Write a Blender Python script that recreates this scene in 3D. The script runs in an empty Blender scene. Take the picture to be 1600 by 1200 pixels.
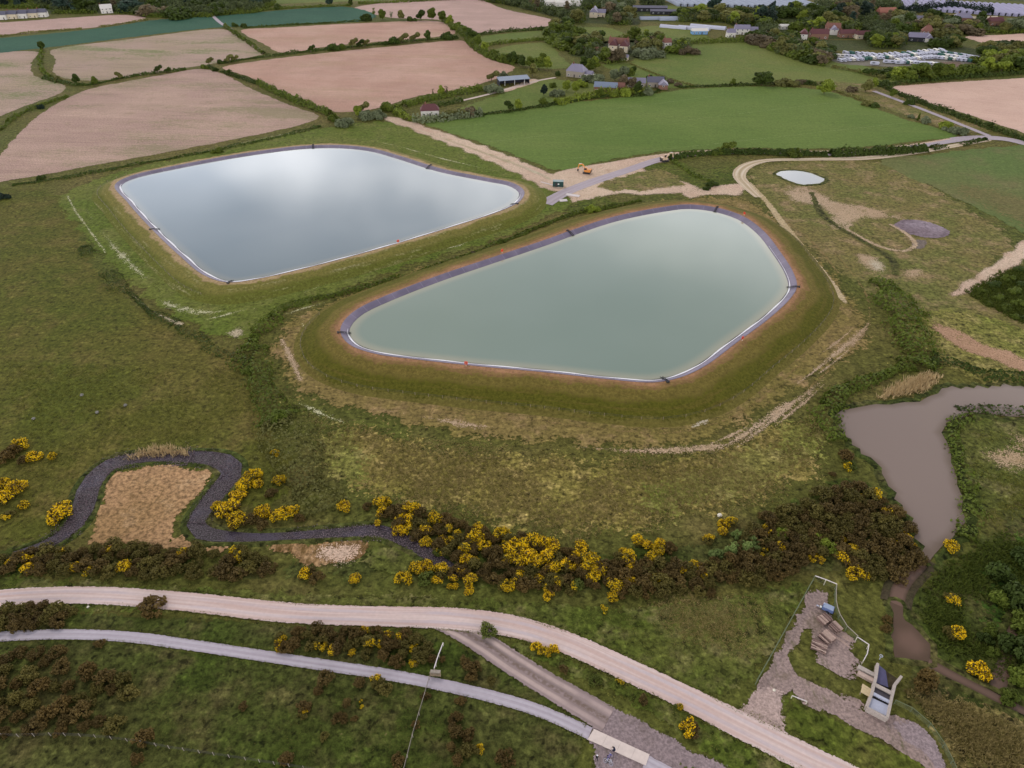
import bpy, bmesh, math, random
import numpy as np
from mathutils import Vector, Matrix
from mathutils.geometry import delaunay_2d_cdt

random.seed(7)
RNG = np.random.default_rng(11)
S = bpy.context.scene
COL = S.collection

# ------------------------------------------------------------------ camera
CAM_H = 120.0
PITCH = math.radians(36.9)
FPX = 1067.0                      # focal length in pixels of the 1600 x 1200 photograph
cd = bpy.data.cameras.new('camera'); cam = bpy.data.objects.new('camera', cd); COL.objects.link(cam)
cd.sensor_width = 36.0; cd.lens = 36.0 * FPX / 1600.0
cd.clip_start = 1.0; cd.clip_end = 9000.0
cam.location = (0, 0, CAM_H); cam.rotation_euler = (math.pi/2 - PITCH, 0, 0)
S.camera = cam

# ------------------------------------------------------------------ light
SUN_EL = math.radians(42); SUN_AZ = math.radians(-24)      # sun ahead of the camera and to the left (from +Y towards -X)
sd = bpy.data.lights.new('sun', 'SUN'); sun = bpy.data.objects.new('sun', sd); COL.objects.link(sun)
sd.energy = 1.3; sd.angle = math.radians(11); sd.color = (1.0, 0.94, 0.86)
sdir = Vector((math.sin(SUN_AZ)*math.cos(SUN_EL), math.cos(SUN_AZ)*math.cos(SUN_EL), math.sin(SUN_EL)))
sun.rotation_euler = sdir.to_track_quat('Z', 'Y').to_euler()
sun.location = (0, 200, 400)

CLOUD_SEED = 27.0
W = bpy.data.worlds.new('World'); S.world = W; W.use_nodes = True
wt = W.node_tree; wt.nodes.clear()
def wn(t, **k):
    n = wt.nodes.new(t)
    for a, b in k.items(): setattr(n, a, b)
    return n
sky = wn('ShaderNodeTexSky'); sky.sky_type = 'NISHITA'; sky.sun_disc = False
sky.sun_elevation = SUN_EL; sky.sun_rotation = SUN_AZ; sky.altitude = 100
bg1 = wn('ShaderNodeBackground'); bg1.inputs['Strength'].default_value = 0.10
wt.links.new(sky.outputs['Color'], bg1.inputs['Color'])
tc = wn('ShaderNodeTexCoord'); sep = wn('ShaderNodeSeparateXYZ'); wt.links.new(tc.outputs['Generated'], sep.inputs[0])
def wm(op, a, b=None):
    n = wn('ShaderNodeMath', operation=op)
    for i, v in enumerate((a, b)):
        if v is None: continue
        if isinstance(v, (int, float)): n.inputs[i].default_value = v
        else: wt.links.new(v, n.inputs[i])
    return n.outputs[0]
zc = wm('ADD', wm('MAXIMUM', sep.outputs['Z'], 0.0), 0.12)
cx = wm('DIVIDE', sep.outputs['X'], zc); cy = wm('DIVIDE', sep.outputs['Y'], zc)
cmb = wn('ShaderNodeCombineXYZ'); wt.links.new(cx, cmb.inputs[0]); wt.links.new(cy, cmb.inputs[1]); cmb.inputs[2].default_value = CLOUD_SEED
cn = wn('ShaderNodeTexNoise'); cn.inputs['Scale'].default_value = 1.5; cn.inputs['Detail'].default_value = 4.0; cn.inputs['Roughness'].default_value = 0.5
wt.links.new(cmb.outputs[0], cn.inputs['Vector'])
cr = wn('ShaderNodeValToRGB'); cr.color_ramp.elements[0].position = 0.36; cr.color_ramp.elements[1].position = 0.62
cr.color_ramp.elements[0].color = (0.3, 0.3, 0.3, 1); cr.color_ramp.elements[1].color = (1, 1, 1, 1)
wt.links.new(cn.outputs['Fac'], cr.inputs['Fac'])
cn2 = wn('ShaderNodeTexNoise'); cn2.inputs['Scale'].default_value = 0.9; cn2.inputs['Detail'].default_value = 3.0
wt.links.new(cmb.outputs[0], cn2.inputs['Vector'])
cr2 = wn('ShaderNodeValToRGB'); cr2.color_ramp.elements[0].position = 0.35; cr2.color_ramp.elements[1].position = 0.65
cr2.color_ramp.elements[0].color = (0.50, 0.53, 0.60, 1); cr2.color_ramp.elements[1].color = (1.42, 1.38, 1.36, 1)
wt.links.new(cn2.outputs['Fac'], cr2.inputs['Fac'])
mr = wn('ShaderNodeMapRange'); mr.interpolation_type = 'SMOOTHSTEP'; wt.links.new(sep.outputs['Z'], mr.inputs['Value'])     # whiter, brighter cloud towards the horizon, all the way round
mr.inputs['From Min'].default_value = 0.29; mr.inputs['From Max'].default_value = 0.53; mr.inputs['To Min'].default_value = 4.3; mr.inputs['To Max'].default_value = 0.52
bg2 = wn('ShaderNodeBackground'); wt.links.new(mr.outputs[0], bg2.inputs['Strength'])
wt.links.new(cr2.outputs['Color'], bg2.inputs['Color'])
mx = wn('ShaderNodeMixShader'); wt.links.new(cr.outputs['Color'], mx.inputs[0])
wt.links.new(bg1.outputs[0], mx.inputs[1]); wt.links.new(bg2.outputs[0], mx.inputs[2])
wo = wn('ShaderNodeOutputWorld'); wt.links.new(mx.outputs[0], wo.inputs['Surface'])

S.view_settings.view_transform = 'Standard'; S.view_settings.look = 'None'
S.view_settings.exposure = -0.10; S.view_settings.gamma = 1.0; S.view_settings.use_curve_mapping = False
S.cycles.transparent_max_bounces = 16; S.cycles.max_bounces = 3; S.cycles.diffuse_bounces = 2

# ------------------------------------------------------------------ helpers
CP, SP = math.cos(PITCH), math.sin(PITCH)
def P(u, v, z=0.0):
    """Point on the plane at height z seen at photograph pixel (u, v)."""
    dx = (u - 800.0)/FPX; dy = -(v - 600.0)/FPX
    d = (dx, CP + SP*dy, -SP + CP*dy)
    t = (z - CAM_H)/d[2]
    return (d[0]*t, d[1]*t, z)
def PX(p):
    """Photograph pixel of a world point."""
    x, y, z = p[0], p[1], p[2]-CAM_H
    dep = y*CP - z*SP; up = y*SP + z*CP
    return (800 + FPX*x/dep, 600 - FPX*up/dep)
def W2(pts, z=0.0): return np.array([P(u, v, z)[:2] for u, v in pts])
def lin(c): return tuple(((x/255.0)/12.92 if x <= 10 else (((x/255.0)+0.055)/1.055)**2.4) for x in c) + (1.0,)

def smooth(pts, closed=True, step=3.0, tension=True):
    """Catmull-Rom through the points, resampled to about step metres."""
    p = np.asarray(pts, float); n = len(p); out = []
    m = n if closed else n-1
    for i in range(m):
        p0, p1, p2, p3 = (p[(i-1) % n], p[i], p[(i+1) % n], p[(i+2) % n]) if closed else (p[max(i-1, 0)], p[i], p[i+1], p[min(i+2, n-1)])
        L = np.linalg.norm(p2-p1); k = max(1, int(round(L/step)))
        a = 0.5
        t0 = 0.0; t1 = t0 + max(np.linalg.norm(p1-p0), 1e-3)**a; t2 = t1 + max(np.linalg.norm(p2-p1), 1e-3)**a; t3 = t2 + max(np.linalg.norm(p3-p2), 1e-3)**a
        for j in range(k):
            t = t1 + (t2-t1)*j/k
            A1 = (t1-t)/(t1-t0)*p0 + (t-t0)/(t1-t0)*p1; A2 = (t2-t)/(t2-t1)*p1 + (t-t1)/(t2-t1)*p2; A3 = (t3-t)/(t3-t2)*p2 + (t-t2)/(t3-t2)*p3
            B1 = (t2-t)/(t2-t0)*A1 + (t-t0)/(t2-t0)*A2; B2 = (t3-t)/(t3-t1)*A2 + (t-t1)/(t3-t1)*A3
            out.append((t2-t)/(t2-t1)*B1 + (t-t1)/(t2-t1)*B2)
    if not closed: out.append(p[-1])
    return np.array(out)
def inside(poly, pts):
    x, y = pts[:, 0], pts[:, 1]; r = np.zeros(len(pts), bool); n = len(poly); j = n-1
    for i in range(n):
        xi, yi = poly[i]; xj, yj = poly[j]
        c = ((yi > y) != (yj > y))
        if c.any():
            r ^= c & (x < (xj-xi)*(y-yi)/((yj-yi) if yj != yi else 1e-9) + xi)
        j = i
    return r
def dist_poly(poly, pts, closed=True):
    d = np.full(len(pts), 1e9); n = len(poly)
    for i in range(n if closed else n-1):
        a = poly[i]; b = poly[(i+1) % n]; ab = b-a; L = ab@ab + 1e-9
        t = np.clip(((pts-a)@ab)/L, 0, 1)
        d = np.minimum(d, np.hypot(*(pts - a - t[:, None]*ab).T))
    return d
def normals2(c, closed=True):
    if closed: t = np.roll(c, -1, 0) - np.roll(c, 1, 0)
    else: t = np.gradient(c, axis=0)
    t /= np.linalg.norm(t, axis=1)[:, None] + 1e-9
    return np.stack([t[:, 1], -t[:, 0]], 1)
def ccw(c):
    a = 0.5*np.sum(c[:, 0]*np.roll(c[:, 1], -1) - np.roll(c[:, 0], -1)*c[:, 1])
    return c if a > 0 else c[::-1].copy()

def mesh_np(name, verts, quads=None, tris=None, attrs=None, face_attrs=None, smooth_=False):
    me = bpy.data.meshes.new(name); verts = np.asarray(verts, np.float32)
    me.vertices.add(len(verts)); me.vertices.foreach_set('co', verts.ravel())
    idx = []; st = []; tot = []; o = 0
    if quads is not None and len(quads):
        q = np.asarray(quads, np.int32); idx.append(q.ravel()); st.append(np.arange(len(q))*4); tot.append(np.full(len(q), 4)); o = len(q)*4
    if tris is not None and len(tris):
        t = np.asarray(tris, np.int32); idx.append(t.ravel()); st.append(o + np.arange(len(t))*3); tot.append(np.full(len(t), 3))
    idx = np.concatenate(idx); st = np.concatenate(st); tot = np.concatenate(tot)
    me.loops.add(len(idx)); me.loops.foreach_set('vertex_index', idx.astype(np.int32))
    me.polygons.add(len(st)); me.polygons.foreach_set('loop_start', st.astype(np.int32))
    me.update(calc_edges=True)
    if attrs:
        for k, a in attrs.items():
            at = me.attributes.new(k, 'FLOAT', 'POINT'); at.data.foreach_set('value', np.asarray(a, np.float32))
    if face_attrs:
        for k, a in face_attrs.items():
            at = me.attributes.new(k, 'FLOAT', 'FACE'); at.data.foreach_set('value', np.asarray(a, np.float32))
    if smooth_: me.polygons.foreach_set('use_smooth', np.ones(len(st), bool))
    return me
def link(name, me, mat=None, parent=None, loc=None):
    o = bpy.data.objects.new(name, me); COL.objects.link(o)
    if mat is not None and me is not None:
        if len(me.materials) == 0: me.materials.append(mat)
    if parent: o.parent = parent
    if loc is not None: o.location = loc
    return o
def tag(o, label=None, cat=None, group=None, kind=None):
    if label: o['label'] = label
    if cat: o['category'] = cat
    if group: o['group'] = group
    if kind: o['kind'] = kind
    return o
def struct(o, label=None):
    o['kind'] = 'structure'
    if label: o['label'] = label
    return o
def empty(name, loc, rz=0.0):
    o = bpy.data.objects.new(name, None); COL.objects.link(o); o.location = loc; o.rotation_euler = (0, 0, rz); o.empty_display_size = 0.5
    return o

class MB:
    """Collects boxes, prisms, tubes into one mesh."""
    def __init__(s): s.v = []; s.f = []
    def add(s, vs, fs):
        o = len(s.v); s.v += [tuple(v) for v in vs]; s.f += [tuple(i+o for i in f) for f in fs]; return s
    def box(s, c, d, rz=0.0, m=None):
        x, y, z = d[0]/2, d[1]/2, d[2]/2
        vs = [Vector((a*x, b*y, e*z)) for e in (-1, 1) for a, b in ((-1, -1), (1, -1), (1, 1), (-1, 1))]
        R = Matrix.Rotation(rz, 3, 'Z') if m is None else m
        return s.add([R@v + Vector(c) for v in vs], [(0, 3, 2, 1), (4, 5, 6, 7), (0, 1, 5, 4), (1, 2, 6, 5), (2, 3, 7, 6), (3, 0, 4, 7)])
    def bar(s, a, b, w, h=None):
        a = Vector(a); b = Vector(b); h = h or w; d = b-a; L = d.length
        q = d.to_track_quat('X', 'Z').to_matrix()
        return s.box((a+b)/2, (L, w, h), m=q)
    def tube(s, a, b, r0, r1=None, n=8, cap=True):
        a = Vector(a); b = Vector(b); r1 = r0 if r1 is None else r1
        q = (b-a).to_track_quat('Z', 'Y').to_matrix(); vs = []
        for p, r in ((a, r0), (b, r1)):
            for i in range(n):
                t = 2*math.pi*i/n; vs.append(p + q@Vector((r*math.cos(t), r*math.sin(t), 0)))
        fs = [(i, (i+1) % n, n+(i+1) % n, n+i) for i in range(n)]
        if cap: fs += [tuple(range(n-1, -1, -1)), tuple(range(n, 2*n))]
        return s.add(vs, fs)
    def prism(s, poly, z0, z1):
        n = len(poly); vs = [(x, y, z0) for x, y in poly] + [(x, y, z1) for x, y in poly]
        return s.add(vs, [tuple(range(n-1, -1, -1)), tuple(range(n, 2*n))] + [(i, (i+1) % n, n+(i+1) % n, n+i) for i in range(n)])
    def extrude_y(s, prof, y0, y1):
        """Closed profile in x-z swept along y."""
        n = len(prof); vs = [(x, y0, z) for x, z in prof] + [(x, y1, z) for x, z in prof]
        return s.add(vs, [tuple(range(n)), tuple(range(2*n-1, n-1, -1))] + [(i, n+i, n+(i+1) % n, (i+1) % n) for i in range(n)])
    def mesh(s, name):
        me = bpy.data.meshes.new(name); me.from_pydata(s.v, [], s.f); me.update(); return me
    def build(s, name, mat, parent=None, loc=None): return link(name, s.mesh(name), mat, parent, loc)

# ------------------------------------------------------------------ material helpers
MATS = {}
class NT:
    def __init__(s, name):
        s.m = bpy.data.materials.new(name); s.m.use_nodes = True; s.t = s.m.node_tree; s.t.nodes.clear()
        s.out = s.n('ShaderNodeOutputMaterial'); MATS[name] = s.m
        g = s.n('ShaderNodeNewGeometry'); s.pos = g.outputs['Position']
    def n(s, ty, **k):
        x = s.t.nodes.new(ty)
        for a, b in k.items(): setattr(x, a, b)
        return x
    def put(s, sock, v):
        if v is None: return
        if isinstance(v, bpy.types.NodeSocket): s.t.links.new(v, sock)
        else: sock.default_value = v
    def math(s, op, a, b=None, c=None, clamp=False):
        x = s.n('ShaderNodeMath', operation=op); x.use_clamp = clamp
        for i, v in enumerate((a, b, c)): s.put(x.inputs[i], v)
        return x.outputs[0]
    def noise(s, scale, detail=3.0, rough=0.55, vec=None, stretch=None, rot=0.0, dist=0.0):
        x = s.n('ShaderNodeTexNoise'); v = vec or s.pos
        if stretch or rot:
            r = s.n('ShaderNodeMapping'); s.put(r.inputs['Vector'], v)
            r.vector_type = 'TEXTURE'; r.inputs['Rotation'].default_value = (0, 0, rot)
            if stretch: r.inputs['Scale'].default_value = stretch
            v = r.outputs[0]
        s.put(x.inputs['Vector'], v); x.inputs['Scale'].default_value = scale; x.inputs['Detail'].default_value = detail; x.inputs['Roughness'].default_value = rough
        x.inputs['Distortion'].default_value = dist
        return x.outputs['Fac']
    def step(s, v, lo, hi):
        x = s.n('ShaderNodeMapRange'); x.interpolation_type = 'SMOOTHSTEP'
        s.put(x.inputs['Value'], v); x.inputs['From Min'].default_value = lo; x.inputs['From Max'].default_value = hi
        return x.outputs[0]
    def mix(s, f, a, b, blend='MIX'):
        x = s.n('ShaderNodeMix'); x.data_type = 'RGBA'; x.blend_type = blend
        s.put(x.inputs[0], f); s.put(x.inputs[6], a); s.put(x.inputs[7], b); return x.outputs[2]
    def attr(s, name):
        x = s.n('ShaderNodeAttribute'); x.attribute_name = name; return x.outputs['Fac']
    def bump(s, h, strength=0.5, dist=0.3):
        x = s.n('ShaderNodeBump'); x.inputs['Strength'].default_value = strength; x.inputs['Distance'].default_value = dist
        s.put(x.inputs['Height'], h); return x.outputs[0]
    def bsdf(s, col, rough=0.9, spec=0.2, nrm=None, metal=0.0):
        x = s.n('ShaderNodeBsdfPrincipled'); s.put(x.inputs['Base Color'], col); s.put(x.inputs['Roughness'], rough)
        x.inputs['Specular IOR Level'].default_value = spec; x.inputs['Metallic'].default_value = metal
        if nrm is not None: s.put(x.inputs['Normal'], nrm)
        return x.outputs[0]
    def done(s, sh, alpha=None):
        if alpha is not None:
            tr = s.n('ShaderNodeBsdfTransparent'); m = s.n('ShaderNodeMixShader'); s.put(m.inputs[0], alpha)
            s.put(m.inputs[1], tr.outputs[0]); s.put(m.inputs[2], sh); sh = m.outputs[0]
        s.t.links.new(sh, s.out.inputs['Surface']); return s.m

def grass_mat(name, a, b, c=None, big=0.012, mid=0.09, fine=0.85, dry=0.5, edge=True, soft=0.35, stretch=None, rot=0.0, speck=0.5, bump=0.6, streak=0.0):
    """Grassland: two greens over large patches, a dry colour c in medium patches, fine mottling; ragged edges from the attribute 'edge'."""
    t = NT(name); A, B = lin(a), lin(b); Cc = lin(c or b)
    n1 = t.noise(big, 3, 0.6); n2 = t.noise(mid, 4, 0.65, stretch=stretch, rot=rot); n3 = t.noise(fine, 3, 0.7); n4 = t.noise(0.3, 4, 0.7)
    col = t.mix(t.step(n1, 0.38, 0.62), A, B)
    col = t.mix(t.math('MULTIPLY', t.step(n2, 0.46, 0.72), dry*1.6, clamp=True), col, Cc)
    dk = t.n('ShaderNodeMapRange'); t.put(dk.inputs['Value'], n3); dk.inputs['From Min'].default_value = 0.36; dk.inputs['From Max'].default_value = 0.64
    dk.inputs['To Min'].default_value = 1.0-0.85*speck; dk.inputs['To Max'].default_value = 1.0+0.85*speck
    d4 = t.n('ShaderNodeMapRange'); t.put(d4.inputs['Value'], n4); d4.inputs['From Min'].default_value = 0.36; d4.inputs['From Max'].default_value = 0.64
    d4.inputs['To Min'].default_value = 1.0-0.5*speck; d4.inputs['To Max'].default_value = 1.0+0.5*speck
    f = t.math('MULTIPLY', dk.outputs[0], d4.outputs[0])
    n5 = t.noise(0.62, 2, 0.5); f = t.math('MULTIPLY', f, t.math('SUBTRACT', 1.0, t.math('MULTIPLY', t.step(n5, 0.58, 0.68), min(0.8, 1.1*speck))))
    f = t.math('MULTIPLY', f, t.math('ADD', 1.0, t.math('MULTIPLY', t.math('SUBTRACT', 1.0, t.step(n5, 0.32, 0.42)), min(0.6, 0.9*speck))))
    if streak:
        ns = t.noise(0.5, 3, 0.6, stretch=(0.6, 18, 1), rot=rot); sr = t.n('ShaderNodeMapRange'); t.put(sr.inputs['Value'], ns)
        sr.inputs['From Min'].default_value = 0.3; sr.inputs['From Max'].default_value = 0.7; sr.inputs['To Min'].default_value = 1-streak; sr.inputs['To Max'].default_value = 1+streak
        f = t.math('MULTIPLY', f, sr.outputs[0])
    g = t.n('ShaderNodeCombineColor'); [t.put(g.inputs[i], f) for i in range(3)]
    col = t.mix(1.0, col, g.outputs[0], 'MULTIPLY')
    sh = t.bsdf(col, 0.95, 0.08, t.bump(t.math('ADD', n3, n4), bump, 0.35))
    al = None
    if edge:
        e = t.math('ADD', t.attr('edge'), t.math('MULTIPLY', t.math('SUBTRACT', n4, 0.5), 1.3 + 1.5*soft))
        e = t.math('ADD', e, t.math('MULTIPLY', t.math('SUBTRACT', n3, 0.5), 0.6 + 3.0*soft))
        al = t.math('GREATER_THAN', e, 0.5)
    return t.done(sh, al)

def soil_mat(name, a, b, c=None, rot=0.0, furrow=0.0, edge=True, soft=0.3, sparse=0.0, weeds=None, weed_amt=0.0, fine=1.3, rough=0.95, big=0.018, fscale=(0.55, 30, 1), contrast=0.3):
    t = NT(name); A, B = lin(a), lin(b); Cc = lin(c or a)
    n1 = t.noise(big, 3, 0.6); n2 = t.noise(0.12, 4, 0.65); n3 = t.noise(fine, 3, 0.75)
    col = t.mix(t.step(n1, 0.36, 0.64), A, B)
    col = t.mix(t.math('MULTIPLY', t.step(n2, 0.5, 0.75), 0.7), col, Cc)
    f = t.n('ShaderNodeMapRange'); t.put(f.inputs['Value'], n3); f.inputs['From Min'].default_value = 0.36; f.inputs['From Max'].default_value = 0.64; f.inputs['To Min'].default_value = 1-contrast; f.inputs['To Max'].default_value = 1+contrast
    fo = f.outputs[0]; h = n3
    if furrow:
        ns = t.noise(0.8, 3, 0.6, stretch=fscale, rot=rot); sr = t.n('ShaderNodeMapRange'); t.put(sr.inputs['Value'], ns)
        sr.inputs['From Min'].default_value = 0.3; sr.inputs['From Max'].default_value = 0.7; sr.inputs['To Min'].default_value = 1-furrow; sr.inputs['To Max'].default_value = 1+furrow*0.8
        ns2 = t.noise(0.06, 4, 0.6, stretch=(1, 9, 1), rot=rot); sr2 = t.n('ShaderNodeMapRange'); t.put(sr2.inputs['Value'], ns2)
        sr2.inputs['From Min'].default_value = 0.3; sr2.inputs['From Max'].default_value = 0.7; sr2.inputs['To Min'].default_value = 1-furrow*0.5; sr2.inputs['To Max'].default_value = 1+furrow*0.5
        fo = t.math('MULTIPLY', fo, t.math('MULTIPLY', sr.outputs[0], sr2.outputs[0])); h = t.math('ADD', n3, ns)
    g = t.n('ShaderNodeCombineColor'); [t.put(g.inputs[i], fo) for i in range(3)]
    col = t.mix(1.0, col, g.outputs[0], 'MULTIPLY')
    if weeds:
        wn_ = t.math('MULTIPLY', t.noise(0.03, 5, 0.65, stretch=(1, 4, 1), rot=rot), t.math('ADD', t.noise(0.9, 4, 0.7, stretch=(1, 3, 1), rot=rot), 0.5))
        col = t.mix(t.math('MULTIPLY', t.step(wn_, 0.5, 0.66), weed_amt), col, lin(weeds))
    sh = t.bsdf(col, rough, 0.1, t.bump(h, 0.5, 0.25))
    al = None
    if edge:
        e = t.math('ADD', t.attr('edge'), t.math('MULTIPLY', t.math('SUBTRACT', n2, 0.5), 1.2))
        e = t.math('ADD', e, t.math('MULTIPLY', t.math('SUBTRACT', n3, 0.5), 0.5 + 2.5*soft))
        if sparse: e = t.math('SUBTRACT', e, t.math('MULTIPLY', t.math('ADD', t.noise(0.55, 4, 0.75), -0.12), sparse))
        al = t.math('GREATER_THAN', e, 0.5)
    return t.done(sh, al)

def track_mat(name, a, b, rutcol, ruts=(0.42,), rutw=0.12, edge=True, verge=None, vamt=0.0):
    """Unsurfaced track: wheel ruts follow the attribute 'across' (-1..1); 'along' stretches the streaks."""
    t = NT(name); A, B = lin(a), lin(b)
    ac = t.attr('across'); al_ = t.attr('along')
    cv = t.n('ShaderNodeCombineXYZ'); t.put(cv.inputs[0], t.math('MULTIPLY', al_, 0.022)); t.put(cv.inputs[1], t.math('MULTIPLY', ac, 3.0))
    ns = t.noise(1.0, 5, 0.65, vec=cv.outputs[0], dist=0.3); n3 = t.noise(1.3, 4, 0.7); n1 = t.noise(0.05, 4, 0.6)
    col = t.mix(t.step(ns, 0.40, 0.60), A, B)
    wob = t.math('MULTIPLY', t.math('SUBTRACT', t.noise(0.05, 2), 0.5), 0.25)
    absr = t.math('ABSOLUTE', t.math('ADD', ac, wob))
    for r in ruts:
        k = t.math('SUBTRACT', 1.0, t.step(t.math('ABSOLUTE', t.math('SUBTRACT', absr, r)), rutw*0.3, rutw))
        col = t.mix(t.math('MULTIPLY', k, t.math('MULTIPLY', t.step(n1, 0.3, 0.6), 0.8)), col, lin(rutcol))
    if verge:
        k = t.math('SUBTRACT', 1.0, t.step(absr, 0.05, 0.3))
        col = t.mix(t.math('MULTIPLY', k, t.math('MULTIPLY', t.step(n3, 0.35, 0.6), vamt)), col, lin(verge))
    f = t.n('ShaderNodeMapRange'); t.put(f.inputs['Value'], n3); f.inputs['From Min'].default_value = 0.28; f.inputs['From Max'].default_value = 0.72; f.inputs['To Min'].default_value = 0.93; f.inputs['To Max'].default_value = 1.06
    g = t.n('ShaderNodeCombineColor'); [t.put(g.inputs[i], f.outputs[0]) for i in range(3)]
    col = t.mix(1.0, col, g.outputs[0], 'MULTIPLY')
    sh = t.bsdf(col, 0.95, 0.1, t.bump(n3, 0.12, 0.1))
    e = t.math('ADD', t.attr('edge'), t.math('MULTIPLY', t.math('SUBTRACT', n3, 0.5), 1.3))
    return t.done(sh, t.math('GREATER_THAN', e, 0.3) if edge else None)

def plain(name, c, rough=0.7, spec=0.3, var=0.12, scale=3.0, metal=0.0, raw=False, bump=0.0):
    t = NT(name); n = t.noise(scale, 4, 0.65); C = c + (1.0,) if raw else lin(c)
    f = t.n('ShaderNodeMapRange'); t.put(f.inputs['Value'], n); f.inputs['From Min'].default_value = 0.3; f.inputs['From Max'].default_value = 0.7; f.inputs['To Min'].default_value = 1-var; f.inputs['To Max'].default_value = 1+var
    g = t.n('ShaderNodeCombineColor'); [t.put(g.inputs[i], f.outputs[0]) for i in range(3)]
    return t.done(t.bsdf(t.mix(1.0, C, g.outputs[0], 'MULTIPLY'), rough, spec, t.bump(n, bump, 0.1) if bump else None, metal))

def leaf_mat(name, a, b, trans=0.25, rough=0.7, spec=0.15):
    """Leaves: colour from the per-face attribute 'tint' and a patchy noise."""
    t = NT(name); ti = t.attr('tint'); oi = t.n('ShaderNodeObjectInfo')
    n = t.noise(0.9, 2, 0.5)
    f = t.math('ADD', t.math('MULTIPLY', ti, 0.6), t.math('MULTIPLY', n, 0.4))
    col = t.mix(f, lin(a), lin(b))
    h = t.n('ShaderNodeHueSaturation'); h.inputs['Hue'].default_value = 0.5
    t.put(h.inputs['Value'], t.math('ADD', 0.8, t.math('MULTIPLY', oi.outputs['Random'], 0.4))); t.put(h.inputs['Color'], col)
    d = t.bsdf(h.outputs[0], rough, spec); tr = t.n('ShaderNodeBsdfTranslucent'); t.put(tr.inputs['Color'], h.outputs[0])
    m = t.n('ShaderNodeMixShader'); m.inputs[0].default_value = trans; t.put(m.inputs[1], d); t.put(m.inputs[2], tr.outputs[0])
    return t.done(m.outputs[0])

# ------------------------------------------------------------------ ground sheets
_K = [0]
def micro():
    """A few millimetres more for each sheet in turn, so that no two lie in one plane."""
    _K[0] = (_K[0] + 1) % 17
    return 0.0011*_K[0]
def lowfreq(c, amp, wl, seed):
    """Irregular boundary offset: sum of a few sines along the outline."""
    r = random.Random(seed); n = len(c); s = np.concatenate([[0], np.cumsum(np.linalg.norm(np.diff(c, axis=0), axis=1))]); o = np.zeros(n); L = s[-1] + 1e-6
    for k in range(4):
        w = max(1, round(L/(wl*(0.4 + 0.5*k)))); o += amp*(0.6**k)*np.sin(2*math.pi*w*s/L + r.random()*6.28)
    return o
def sheet(name, px, mat, lvl, fringe=3.0, jag=0.0, wl=14.0, step=4.0, cell=None, curve=True, z=None, label=None, world=None):
    """A ground patch: outline in photograph pixels laid on the ground plane; 'edge' rises from 0 at the outline to 1 at fringe metres inside."""
    zz = 0.02*lvl + micro() if z is None else z
    c = W2(px, zz) if world is None else np.asarray(world, float)
    c = smooth(c, True, step) if curve else np.concatenate([np.linspace(c[i], c[(i+1) % len(c)], max(1, int(np.linalg.norm(c[(i+1) % len(c)]-c[i])/step)), endpoint=False) for i in range(len(c))])
    c = ccw(c)
    if jag: c = c + normals2(c)*lowfreq(c, jag, wl, len(name)*31+lvl)[:, None]
    nrm = normals2(c)
    pts = [c]
    inner = c - nrm*fringe; ok = inside(c, inner); d = np.where(ok, dist_poly(c, inner), 0); pts.append(inner[ok & (d > fringe*0.8)])
    lo, hi = c.min(0), c.max(0); cl = cell or max(4.0, (hi-lo).max()/26)
    gx, gy = np.meshgrid(np.arange(lo[0], hi[0], cl), np.arange(lo[1], hi[1], cl)); g = np.stack([gx.ravel(), gy.ravel()], 1)
    g = g + RNG.uniform(-.2, .2, g.shape)*cl
    if len(g):
        g = g[inside(c, g)]
        if len(g): g = g[dist_poly(c, g) > fringe*1.2]; pts.append(g)
    allp = np.concatenate(pts); n = len(c)
    vs, es, fs, *_ = delaunay_2d_cdt([Vector(p) for p in allp], [(i, (i+1) % n) for i in range(n)], [], 1, 1e-4)
    v = np.array([(p.x, p.y) for p in vs]); e = np.clip(dist_poly(c, v)/fringe, 0, 1)
    v3 = np.c_[v, np.full(len(v), zz)]
    me = mesh_np(name, v3, tris=[f[:3] for f in fs if len(f) == 3], attrs={'edge': e})
    me.update(); flip_up(me)
    o = link(name, me, mat); struct(o, label); return o
def flip_up(me):
    if len(me.polygons) and me.polygons[0].normal.z < 0: me.flip_normals()
def strip(name, px, width, mat, lvl, fringe=0.6, step=3.0, z=None, label=None, wpx=None, cols=9, closed=False, world=None, camber=0.0):
    """A track: centre line in photograph pixels, width in metres (number or one per point)."""
    zz = 0.02*lvl + micro() if z is None else z
    c0 = W2(px, zz) if world is None else np.asarray(world, float)
    wid = np.full(len(c0), width) if np.isscalar(width) else np.asarray(width, float)
    cw = smooth(np.c_[c0, wid], closed, step); c = cw[:, :2]; wv = cw[:, 2]
    nr = normals2(c, closed); s = np.concatenate([[0], np.cumsum(np.linalg.norm(np.diff(c, axis=0), axis=1))])
    us = np.linspace(-1, 1, cols); V = []; E = []; A = []; L = []
    for u in us:
        p = c + nr*(u*wv/2)[:, None]; V.append(np.c_[p, np.full(len(p), zz + camber*(1-u*u))]); E.append(np.clip((1-abs(u))*wv/2/fringe, 0, 1)); A.append(np.full(len(p), u)); L.append(s)
    n = len(c); V = np.concatenate(V); q = []
    m = n if closed else n-1
    for k in range(cols-1):
        for i in range(m): q.append((k*n+i, k*n+(i+1) % n, (k+1)*n+(i+1) % n, (k+1)*n+i))
    E = np.concatenate(E)
    me = mesh_np(name, V, quads=q, attrs={'edge': E, 'across': np.concatenate(A), 'along': np.concatenate(L)}); flip_up(me)
    o = link(name, me, mat); struct(o, label); return o
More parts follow.
